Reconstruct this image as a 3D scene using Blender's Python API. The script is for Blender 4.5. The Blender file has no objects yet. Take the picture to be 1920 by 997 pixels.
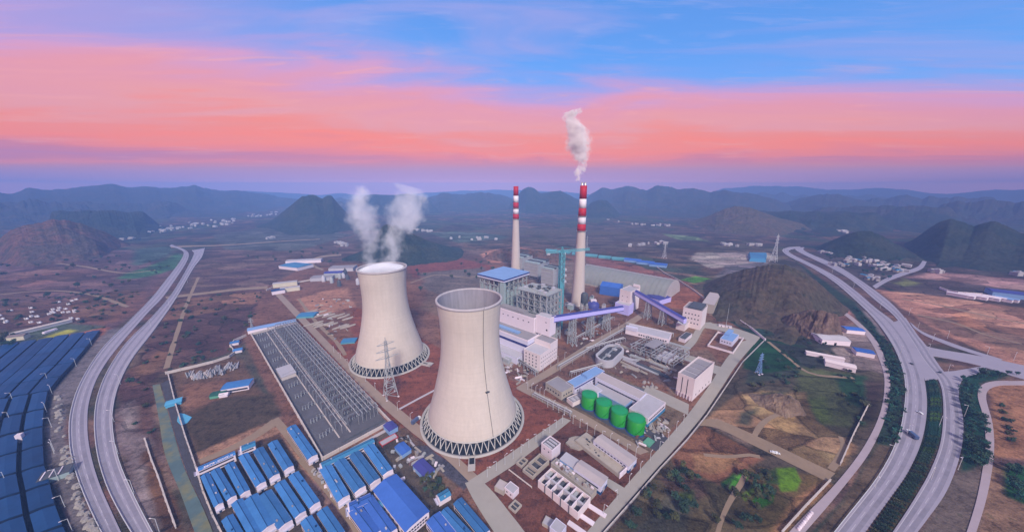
import bpy, bmesh, math, random
import numpy as np
from mathutils import Vector, Matrix
random.seed(7); np.random.seed(7)
R = math.radians
C = bpy.context.scene.collection
S = bpy.context.scene

# ------------------------------------------------------------------ camera
CAM_H, FPX, PITCH = 210.0, 600.0, math.atan(146/600)
cd = bpy.data.cameras.new('camera'); cam = bpy.data.objects.new('camera', cd); C.objects.link(cam)
cam.location = (0, 0, CAM_H); cam.rotation_euler = (math.pi/2-PITCH, 0, 0)
cd.sensor_width = 36; cd.lens = 36*FPX/1920; cd.clip_start = 1; cd.clip_end = 60000
S.camera = cam

# ------------------------------------------------------------------ sky, sun, exposure
SUN_EL, SUN_AZ = R(38), R(170)          # azimuth clockwise from +Y
w = bpy.data.worlds.new('World'); S.world = w; w.use_nodes = True
nt = w.node_tree; nt.nodes.clear()
def N(tree, t, **kw):
    n = tree.nodes.new(t)
    for k, v in kw.items(): setattr(n, k, v)
    return n
def LK(tree, a, b): tree.links.new(a, b)
def mathn(tree, op, a=None, b=None, c=None, clamp=False):
    n = N(tree, 'ShaderNodeMath', operation=op); n.use_clamp = clamp
    for i, v in enumerate((a, b, c)):
        if v is None: continue
        if isinstance(v, (int, float)): n.inputs[i].default_value = v
        else: LK(tree, v, n.inputs[i])
    return n.outputs[0]
def ramp(tree, fac, stops, interp='EASE'):
    n = N(tree, 'ShaderNodeValToRGB'); n.color_ramp.interpolation = interp
    e = n.color_ramp.elements
    while len(e) < len(stops): e.new(0.5)
    for el, (p, col) in zip(e, stops):
        el.position = p; el.color = (*col[:3], 1) if len(col) >= 3 else (col[0],)*3+(1,)
    LK(tree, fac, n.inputs[0]); return n.outputs[0]
def mixc(tree, fac, a, b, mode='MIX'):
    n = N(tree, 'ShaderNodeMix', data_type='RGBA', blend_type=mode)
    if isinstance(fac, (int, float)): n.inputs[0].default_value = fac
    else: LK(tree, fac, n.inputs[0])
    for i, v in ((6, a), (7, b)):
        if isinstance(v, tuple): n.inputs[i].default_value = (*v[:3], 1)
        else: LK(tree, v, n.inputs[i])
    return n.outputs[2]
def lin(r, g, b, k=1.0):
    f = lambda x: ((x/255+0.055)/1.055)**2.4 if x > 10.3 else x/255/12.92
    return (f(r)*k, f(g)*k, f(b)*k)
def build_sky():
    out = N(nt, 'ShaderNodeOutputWorld'); bg = N(nt, 'ShaderNodeBackground'); LK(nt, bg.outputs[0], out.inputs[0])
    sky = N(nt, 'ShaderNodeTexSky', sky_type='NISHITA'); sky.sun_disc = False
    sky.sun_elevation = SUN_EL; sky.sun_rotation = SUN_AZ; sky.altitude = 1500; sky.dust_density = 0.6; sky.ozone_density = 2.5
    tc = N(nt, 'ShaderNodeTexCoord'); sp = N(nt, 'ShaderNodeSeparateXYZ'); LK(nt, tc.outputs['Generated'], sp.inputs[0])
    az = mathn(nt, 'ARCTAN2', sp.outputs[0], sp.outputs[1])            # 0 ahead, + to the right
    el = mathn(nt, 'MULTIPLY', mathn(nt, 'ARCSINE', sp.outputs[2]), 180/math.pi)
    azd = mathn(nt, 'MULTIPLY', az, 180/math.pi)
    el0 = el; el = mathn(nt, 'DIVIDE', el, mathn(nt, 'MAXIMUM', mathn(nt, 'COSINE', az), .42))   # the sheet lies in long parallel bands
    def noise(sx, sy, off, detail=5, rough=.5, dist=0.0):
        cb = N(nt, 'ShaderNodeCombineXYZ'); LK(nt, mathn(nt, 'MULTIPLY', azd, sx), cb.inputs[0])
        LK(nt, mathn(nt, 'MULTIPLY_ADD', azd, .0, mathn(nt, 'MULTIPLY', el, sy)), cb.inputs[1]); cb.inputs[2].default_value = off
        n = N(nt, 'ShaderNodeTexNoise'); n.inputs['Scale'].default_value = 1; n.inputs['Detail'].default_value = detail
        n.inputs['Roughness'].default_value = rough; n.inputs['Distortion'].default_value = dist
        LK(nt, cb.outputs[0], n.inputs['Vector']); return n.outputs[0]
    # slanting cloud sheet: its top edge drops from left to centre and lifts a little again to the right
    n1 = noise(.045, .22, 1.3, 5, .5, .6); n2 = noise(.03, .5, 7.7, 6, .55, .4); n3 = noise(.10, .9, 3.1, 5, .6, .8)
    a0 = mathn(nt, 'ADD', azd, 0)
    e_left = mathn(nt, 'MULTIPLY_ADD', mathn(nt, 'MAXIMUM', mathn(nt, 'MULTIPLY', azd, -1), 0), -.0062, 1.0)
    rightlift = mathn(nt, 'MULTIPLY', mathn(nt, 'MAXIMUM', mathn(nt, 'ADD', azd, -8), 0), .012)
    e1 = mathn(nt, 'MULTIPLY', el, e_left)
    e1 = mathn(nt, 'SUBTRACT', e1, rightlift)
    e1 = mathn(nt, 'ADD', e1, mathn(nt, 'MULTIPLY', mathn(nt, 'SUBTRACT', n1, .5), 9))
    e1 = mathn(nt, 'ADD', e1, mathn(nt, 'MULTIPLY', mathn(nt, 'SUBTRACT', n2, .5), 5))
    fac_sheet = mathn(nt, 'MULTIPLY_ADD', e1, 1/40, 0, True)
    band = ramp(nt, fac_sheet, [(0.0, lin(190,140,192)), (.085, lin(226,138,156)), (.115, (.98,.28,.26)), (.15, (1.10,.29,.20)), (.19, (1.02,.31,.25)), (.24, (.92,.38,.40)), (.30, lin(240,162,180)), (.36, lin(222,166,210)), (.42, lin(190,166,228)), (.48, lin(150,165,236)), (1.0, lin(110,165,240))], 'LINEAR')
    # how far the sheet covers the blue
    cover = ramp(nt, fac_sheet, [(.35, (1, 1, 1)), (.50, (0, 0, 0))])
    lowel = ramp(nt, mathn(nt, 'MULTIPLY_ADD', el, 1/40, 0, True), [(.0, (1.9,.6,.4)), (.0175, (1.9,.6,.4)), (.0375, (.9,.37,.48)), (.0575, (.68,.33,.5)), (.08, (.65,.32,.45)), (.105, (.82,.33,.34)), (.13, (1.05,.31,.22))], 'LINEAR')
    lowmix = ramp(nt, mathn(nt, 'MULTIPLY_ADD', mathn(nt, 'ADD', el, mathn(nt, 'MULTIPLY', mathn(nt, 'SUBTRACT', n3, .5), 2.2)), 1/40, 0, True), [(.06, (1, 1, 1)), (.13, (0, 0, 0))])
    # blue of the clear sky: Nishita, strength .07, plus the pale dusk veil
    nis = mixc(nt, 1.0, sky.outputs[0], (.07, .085, .09), 'MULTIPLY')
    blue = mixc(nt, 1.0, nis, lin(58,116,196), 'ADD')
    veil = ramp(nt, noise(.022, .16, 11.2, 6, .55, .9), [(.46, (0, 0, 0)), (.72, (.62, .62, .62))])
    lv = ramp(nt, mathn(nt, 'MULTIPLY_ADD', azd, -1/90, 0, True), [(.22, (0, 0, 0)), (.66, (.75, .75, .75))])
    blue = mixc(nt, veil, blue, lin(176,172,236)); blue = mixc(nt, lv, blue, lin(196,160,216))
    col = mixc(nt, cover, blue, band)
    streak = ramp(nt, n3, [(.52, (0, 0, 0)), (.74, (.42, .42, .42))])
    col = mixc(nt, streak, col, mixc(nt, cover, lin(160,178,244), lin(255,178,176)))
    col = mixc(nt, lowmix, col, lowel)
    zen = ramp(nt, mathn(nt, 'MULTIPLY_ADD', el0, 1/90, 0, True), [(.36, (0, 0, 0)), (.75, (1, 1, 1))])
    col = mixc(nt, zen, col, (.52, .48, .48))
    LK(nt, col, bg.inputs[0]); bg.inputs[1].default_value = 1.0
build_sky()
sd = bpy.data.lights.new('sun', 'SUN'); sun = bpy.data.objects.new('sun', sd); C.objects.link(sun)
sd.energy = 4.3; sd.angle = R(9); sd.color = (1.0, .91, .81)
sdir = Vector((math.sin(SUN_AZ)*math.cos(SUN_EL), math.cos(SUN_AZ)*math.cos(SUN_EL), math.sin(SUN_EL)))
sun.rotation_euler = sdir.to_track_quat('Z', 'Y').to_euler(); sun.location = (0, 0, 500)
vs = S.view_settings; vs.view_transform = 'Standard'; vs.look = 'None'; vs.gamma = 1; vs.exposure = 0; vs.use_curve_mapping = False
S.cycles.use_denoising = True; S.cycles.max_bounces = 6; S.cycles.volume_bounces = 4; S.cycles.diffuse_bounces = 2
S.cycles.transparent_max_bounces = 8; S.cycles.volume_step_rate = 2; S.cycles.volume_max_steps = 128

# ------------------------------------------------------------------ helpers
cP, sP = math.cos(PITCH), math.sin(PITCH)
def at(px, py, z=0.0):
    """photo pixel (1920 wide) -> point of the horizontal plane at height z"""
    x = (px-960)/FPX; y = (498.5-py)/FPX
    dz = -sP+y*cP; t = (z-CAM_H)/dz
    return Vector((x*t, (cP+y*sP)*t, z))
def far(px, py, d):
    """point of the pixel's ray at horizontal distance d"""
    x = (px-960)/FPX; y = (498.5-py)/FPX
    v = Vector((x, cP+y*sP, -sP+y*cP)); return v*(d/math.hypot(v.x, v.y))+Vector((0, 0, CAM_H))
def proj(x, y, z):
    zc = y*cP-(z-CAM_H)*sP; yc = (z-CAM_H)*cP+y*sP
    return 960+FPX*x/zc, 498.5-FPX*yc/zc
def hgt(bx, by, ty):
    p = at(bx, by); lo, hi = 0., 400.
    for _ in range(40):
        m = (lo+hi)/2
        if proj(p.x, p.y, m)[1] > ty: lo = m
        else: hi = m
    return lo
def hash2(i, j, seed=0):
    v = np.sin(i*127.1+j*311.7+seed*74.7)*43758.5453
    return v-np.floor(v)
def vnoise(x, y, seed=0):
    xi = np.floor(x); yi = np.floor(y); xf = x-xi; yf = y-yi
    u = xf*xf*(3-2*xf); v = yf*yf*(3-2*yf)
    a = hash2(xi, yi, seed); b = hash2(xi+1, yi, seed); c = hash2(xi, yi+1, seed); d = hash2(xi+1, yi+1, seed)
    return a+(b-a)*u+(c-a)*v+(a-b-c+d)*u*v
def fbm(x, y, oct=4, seed=0):
    s = 0; amp = .5; tot = 0
    for o in range(oct):
        s = s+amp*vnoise(x, y, seed+o*13); tot += amp; x = x*2.03+5.1; y = y*2.03+1.7; amp *= .5
    return s/tot
def hfun(x, y):
    x = np.asarray(x, float); y = np.asarray(y, float); r = np.hypot(x, y)
    t = np.clip((r-900)/2200, 0, 1); t = t*t*(3-2*t)
    return t*46*(fbm(x/520, y/520, 4, 5)-.5)
def hz(x, y): return float(hfun(x, y))

ORD = 'first second third fourth fifth sixth seventh eighth ninth tenth eleventh twelfth thirteenth fourteenth fifteenth'.split()
def tag(o, label, cat=None, group=None, kind=None):
    if label: o['label'] = label
    if cat: o['category'] = cat
    if group: o['group'] = group
    if kind: o['kind'] = kind
    return o
def thing(name, label, cat, loc=(0, 0, 0), rz=0.0, group=None):
    o = bpy.data.objects.new(name, None); C.objects.link(o); o.location = loc; o.rotation_euler = (0, 0, rz)
    o.empty_display_size = 2
    return tag(o, label, cat, group)
def dup(o, loc=None, rz=None, label=None, parent=None, scale=None):
    c = o.copy(); C.objects.link(c); c.parent = parent
    if loc is not None: c.location = loc
    if rz is not None: c.rotation_euler = (0, 0, rz)
    if scale is not None: c.scale = scale if isinstance(scale, tuple) else (scale,)*3
    if label: c['label'] = label
    for ch in list(o.children): dup(ch, parent=c)
    return c

class MB:
    def __init__(s): s.v = []; s.f = []; s.m = []; s.sm = []
    def add(s, vs_, fs, m=0, smooth=False):
        k = len(s.v); s.v += [tuple(p) for p in vs_]
        for f in fs: s.f.append([i+k for i in f]); s.m.append(m); s.sm.append(smooth)
        return s
    def box(s, x0, x1, y0, y1, z0, z1, m=0):
        return s.add([(x0,y0,z0),(x1,y0,z0),(x1,y1,z0),(x0,y1,z0),(x0,y0,z1),(x1,y0,z1),(x1,y1,z1),(x0,y1,z1)],
                     [(3,2,1,0),(4,5,6,7),(0,1,5,4),(1,2,6,5),(2,3,7,6),(3,0,4,7)], m)
    def beam(s, p, q, w=.3, h=None, m=0):
        p = Vector(p); q = Vector(q); d = q-p
        if d.length < 1e-6: return s
        d.normalize(); up = Vector((0, 0, 1)) if abs(d.z) < .95 else Vector((1, 0, 0))
        a = d.cross(up).normalized()*(w/2); b = a.cross(d).normalized()*((h or w)/2)
        vs_ = [p-a-b, p+a-b, p+a+b, p-a+b, q-a-b, q+a-b, q+a+b, q-a+b]
        return s.add(vs_, [(3,2,1,0),(4,5,6,7),(0,1,5,4),(1,2,6,5),(2,3,7,6),(3,0,4,7)], m)
    def tube(s, pts, r, n=8, m=0):
        for p, q in zip(pts[:-1], pts[1:]):
            p = Vector(p); q = Vector(q); d = (q-p).normalized(); up = Vector((0,0,1)) if abs(d.z) < .95 else Vector((1,0,0))
            a = d.cross(up).normalized(); b = a.cross(d)
            vs_ = [p+(a*math.cos(t)+b*math.sin(t))*r for t in [2*math.pi*i/n for i in range(n)]]
            vs_ += [q+(a*math.cos(t)+b*math.sin(t))*r for t in [2*math.pi*i/n for i in range(n)]]
            s.add(vs_, [(i,(i+1)%n,n+(i+1)%n,n+i) for i in range(n)], m, True)
            s.add(vs_, [tuple(range(n-1,-1,-1)), tuple(range(n,2*n))], m)
        return s
    def lathe(s, prof, n=64, m=0, cx=0, cy=0, close=False):
        """prof: list of (r, z); smooth sides"""
        vs_ = []
        for r, z in prof:
            vs_ += [(cx+r*math.cos(2*math.pi*i/n), cy+r*math.sin(2*math.pi*i/n), z) for i in range(n)]
        fs = []; k = len(prof)
        for j in range(k if close else k-1):
            a, b = j*n, ((j+1)%k)*n
            fs += [(a+i, a+(i+1)%n, b+(i+1)%n, b+i) for i in range(n)]
        return s.add(vs_, fs, m, True)
    def disc(s, r, z, n=64, m=0, cx=0, cy=0):
        return s.add([(cx+r*math.cos(2*math.pi*i/n), cy+r*math.sin(2*math.pi*i/n), z) for i in range(n)], [tuple(range(n))], m)
    def prism(s, poly, z0, z1, m=0, mside=None):
        n = len(poly); a = sum(poly[i][0]*poly[(i+1)%n][1]-poly[(i+1)%n][0]*poly[i][1] for i in range(n))
        if a < 0: poly = poly[::-1]
        vs_ = [(p[0], p[1], z0) for p in poly]+[(p[0], p[1], z1) for p in poly]
        s.add(vs_, [(i,(i+1)%n,n+(i+1)%n,n+i) for i in range(n)], m if mside is None else mside)
        return s.add(vs_, [tuple(range(n-1,-1,-1)), tuple(range(n,2*n))], m)
    def mesh(s, name, mats):
        me = bpy.data.meshes.new(name); me.from_pydata(s.v, [], s.f)
        for mt in (mats if isinstance(mats, (list, tuple)) else [mats]): me.materials.append(mt)
        me.polygons.foreach_set('material_index', s.m); me.polygons.foreach_set('use_smooth', s.sm); me.update()
        return me
    def build(s, name, mats, parent=None, loc=None, rz=None):
        o = bpy.data.objects.new(name, s.mesh(name, mats)); C.objects.link(o); o.parent = parent
        if loc is not None: o.location = loc
        if rz is not None: o.rotation_euler = (0, 0, rz)
        return o
def part(name, me, parent, loc=(0, 0, 0), rz=0.0):
    o = bpy.data.objects.new(name, me); C.objects.link(o); o.parent = parent; o.location = loc; o.rotation_euler = (0, 0, rz); return o

def mat(name, col, rough=.8, var=.16, scale=.15, bump=.0, bscale=.6, metal=0.0, col2=None, c2=(.5, .65), spec=.3, stretch=(1, 1, 1), ringz=0.0, streak=0.0, rnd=0.0):
    m = bpy.data.materials.new(name); m.use_nodes = True; t = m.node_tree; b = t.nodes['Principled BSDF']
    b.inputs['Roughness'].default_value = rough; b.inputs['Metallic'].default_value = metal; b.inputs['Specular IOR Level'].default_value = spec
    g = N(t, 'ShaderNodeNewGeometry'); mp = N(t, 'ShaderNodeMapping'); mp.inputs['Scale'].default_value = stretch; LK(t, g.outputs['Position'], mp.inputs[0])
    def nz(sc, det=4, rg=.6):
        n = N(t, 'ShaderNodeTexNoise'); n.inputs['Scale'].default_value = sc; n.inputs['Detail'].default_value = det; n.inputs['Roughness'].default_value = rg
        LK(t, mp.outputs[0], n.inputs['Vector']); return n.outputs[0]
    base = tuple(col)
    if col2: base = mixc(t, ramp(t, nz(scale*.6, 5), [(c2[0], (0,0,0)), (c2[1], (1,1,1))], 'LINEAR'), base, tuple(col2))
    f = mathn(t, 'MULTIPLY_ADD', mathn(t, 'SUBTRACT', nz(scale), .5), var*2.4, 1.0)
    f = mathn(t, 'MULTIPLY_ADD', mathn(t, 'SUBTRACT', nz(scale*6.3), .5), var*1.2, f)
    if ringz:
        sp = N(t, 'ShaderNodeSeparateXYZ'); LK(t, g.outputs['Position'], sp.inputs[0])
        wv = N(t, 'ShaderNodeTexNoise'); wv.inputs['Scale'].default_value = 1; wv.inputs['Detail'].default_value = 3
        cb = N(t, 'ShaderNodeCombineXYZ'); LK(t, mathn(t, 'MULTIPLY', sp.outputs[2], .6), cb.inputs[2]); LK(t, cb.outputs[0], wv.inputs['Vector'])
        f = mathn(t, 'MULTIPLY_ADD', mathn(t, 'SUBTRACT', wv.outputs[0], .5), ringz, f)
        jn = mathn(t, 'GREATER_THAN', mathn(t, 'FRACT', mathn(t, 'MULTIPLY', sp.outputs[2], 1/4.2)), .955)
        f = mathn(t, 'MULTIPLY_ADD', jn, -.045, f)
    if streak:
        mp2 = N(t, 'ShaderNodeMapping'); mp2.inputs['Scale'].default_value = (.45, .45, .012); LK(t, g.outputs['Position'], mp2.inputs[0])
        n = N(t, 'ShaderNodeTexNoise'); n.inputs['Scale'].default_value = 1; n.inputs['Detail'].default_value = 5; LK(t, mp2.outputs[0], n.inputs['Vector'])
        f = mathn(t, 'MULTIPLY_ADD', mathn(t, 'SUBTRACT', n.outputs[0], .5), streak, f)
    if rnd: oi = N(t, 'ShaderNodeObjectInfo'); f = mathn(t, 'MULTIPLY', f, mathn(t, 'MULTIPLY_ADD', oi.outputs['Random'], rnd, 1-rnd/2))
    mul = N(t, 'ShaderNodeCombineXYZ')
    for i in range(3): LK(t, f, mul.inputs[i])
    LK(t, mixc(t, 1.0, base, mul.outputs[0], 'MULTIPLY'), b.inputs['Base Color'])
    if bump:
        bn = N(t, 'ShaderNodeBump'); bn.inputs['Strength'].default_value = bump; bn.inputs['Distance'].default_value = 1.0
        LK(t, nz(bscale, 5), bn.inputs['Height']); LK(t, bn.outputs[0], b.inputs['Normal'])
    return m
M = dict(
    concrete=mat('tower_concrete', (.55,.475,.415), .85, .09, .05, ringz=.14, streak=.18),
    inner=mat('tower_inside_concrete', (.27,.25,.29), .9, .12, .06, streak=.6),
    chim=mat('chimney_concrete', (.52,.44,.40), .85, .07, .06, ringz=.08, streak=.1),
    red=mat('red_band_paint', (.42,.012,.028), .6, .1, .1, streak=.12), whiteband=mat('white_band_paint', (.74,.68,.72), .6, .07, .1, streak=.12),
    rimc=mat('streaked_rim_concrete', (.43,.39,.41), .85, .15, .2, streak=.3),  # rim tone is greyer than the shell, with vertical streaks
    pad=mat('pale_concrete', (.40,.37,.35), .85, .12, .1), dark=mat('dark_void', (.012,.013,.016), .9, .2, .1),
    strut=mat('strut_concrete', (.50,.47,.44), .8, .1, .2), steel=mat('grey_steel', (.36,.37,.38), .6, .16, .12, metal=.1),
    steel2=mat('grey_green_steel', (.30,.37,.37), .6, .2, .1), darksteel=mat('dark_steel', (.07,.075,.085), .6, .25, .15),
    white=mat('white_cladding', (.72,.62,.68), .6, .06, .05, rnd=.25), white2=mat('lavender_cladding', (.60,.58,.72), .55, .07, .06), pinkw=mat('pinkish_white_render', (.70,.59,.60), .75, .08, .08),
    roofgrey=mat('grey_roof_felt', (.27,.25,.27), .85, .16, .09), rooflt=mat('light_grey_roof', (.42,.40,.44), .8, .14, .09, rnd=.25), roofpink=mat('pinkish_grey_roof', (.43,.37,.37), .8, .12, .07),
    navy=mat('navy_stripe', (.018,.022,.15), .5, .08, .1), glass=mat('dark_window', (.03,.032,.05), .25, .2, .3, spec=.6),
    blue=mat('blue_sheet_roof', (.045,.165,.40), .55, .26, .12, spec=.15, rnd=.45), blue2=mat('bright_blue_sheet_roof', (.045,.125,.43), .55, .2, .08, spec=.15, rnd=.3), blueteal=mat('teal_blue_roof', (.04,.19,.36), .5, .15, .1),
    bluelt=mat('pale_blue_roof', (.20,.33,.58), .6, .12, .06), bluedk=mat('dark_blue_roof', (.010,.050,.145), .5, .3, .05, spec=.12, rnd=.4), bluewall=mat('dark_blue_wall', (.005,.014,.045), .6, .2, .08),
    purple=mat('violet_blue_roof', (.05,.05,.24), .5, .1, .06), lav=mat('pale_violet_cladding', (.50,.45,.85), .55, .06, .06), teal=mat('teal_paint', (.11,.36,.42), .6, .16, .2), tealpale=mat('pale_teal_netting', (.10,.30,.36), .8, .3, .06),
    green=mat('tank_green', (.014,.26,.016), .5, .16, .12, streak=.3), greentop=mat('tank_green_roof', (.008,.28,.085), .55, .1, .2),
    road=mat('concrete_road', (.315,.285,.35), .85, .10, .03, bump=.1), roadedge=mat('warm_road_shoulder', (.37,.30,.33), .85, .12, .05), plantroad=mat('plant_road_concrete', (.33,.30,.265), .85, .12, .04), tanroad=mat('tan_plant_road', (.29,.215,.165), .9, .14, .05), dirtroad=mat('dirt_track', (.26,.185,.125), .95, .2, .06),
    whiteline=mat('white_road_paint', (.46,.43,.48), .7, .15, .3), wallpale=mat('pale_boundary_wall', (.52,.45,.42), .85, .15, .1), wallgrey=mat('grey_boundary_wall', (.27,.25,.26), .85, .2, .1),
    coal=mat('dark_yard_gravel', (.062,.060,.072), .95, .3, .08, bump=.4), beige=mat('raw_beige_concrete', (.37,.32,.27), .9, .2, .1), rubble=mat('rubble_concrete', (.30,.27,.25), .95, .35, .25, bump=.5),
    vault=mat('grey_vault_sheet', (.235,.245,.235), .7, .14, .05, streak=.15), bark=mat('brown_bark', (.05,.038,.03), .9, .2, .3), rust=mat('rusty_pipe', (.15,.075,.06), .8, .3, .1),
    leaf=mat('dark_green_leaf', (.025,.058,.032), .75, .4, .35, rnd=.9), leaf2=mat('olive_leaf', (.062,.066,.024), .8, .4, .3, rnd=.9), leaf3=mat('bluish_green_leaf', (.012,.066,.046), .75, .4, .25, rnd=.9), leaf4=mat('fresh_green_leaf', (.05,.115,.02), .75, .4, .2, rnd=.9),
    metalpale=mat('galvanised_pole', (.55,.55,.56), .5, .08, .3), flue=mat('silver_flue', (.55,.50,.50), .35, .1, .3, metal=.6), carwhite=mat('white_car_paint', (.75,.75,.77), .3, .03, .3, spec=.6), cardark=mat('dark_car_paint', (.03,.032,.04), .3, .03, .3, spec=.6), carblue=mat('blue_lorry_paint', (.07,.1,.2), .35, .03, .3, spec=.6), tyre=mat('black_rubber', (.015,.015,.016), .9, .1, .3),
    redpaint=mat('red_painted_steel', (.42,.03,.03), .6, .15, .3), tomb=mat('white_stone', (.62,.58,.6), .85, .1, .2), tarp=mat('green_netting', (.10,.30,.20), .9, .2, .1), turq=mat('turquoise_sheet', (.09,.36,.56), .6, .16, .1),
    yardsteel=mat('dull_galvanised_steel', (.21,.215,.24), .6, .15, .3, metal=.2),
    yardgravel=mat('grey_brown_yard_gravel', (.098,.092,.105), .95, .35, .1, bump=.4),
    water=mat('basin_water', (.04,.05,.06), .15, .2, .1, spec=.6), tile=mat('brown_tile_roof', (.22,.17,.17), .85, .2, .3, rnd=.25), soilred=mat('red_earth', (.15,.075,.055), .95, .25, .06, bump=.4), spoil=mat('pale_spoil', (.32,.27,.23), .95, .3, .12, bump=.5), cream=mat('cream_render', (.58,.52,.40), .8, .1, .1),
)

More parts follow.
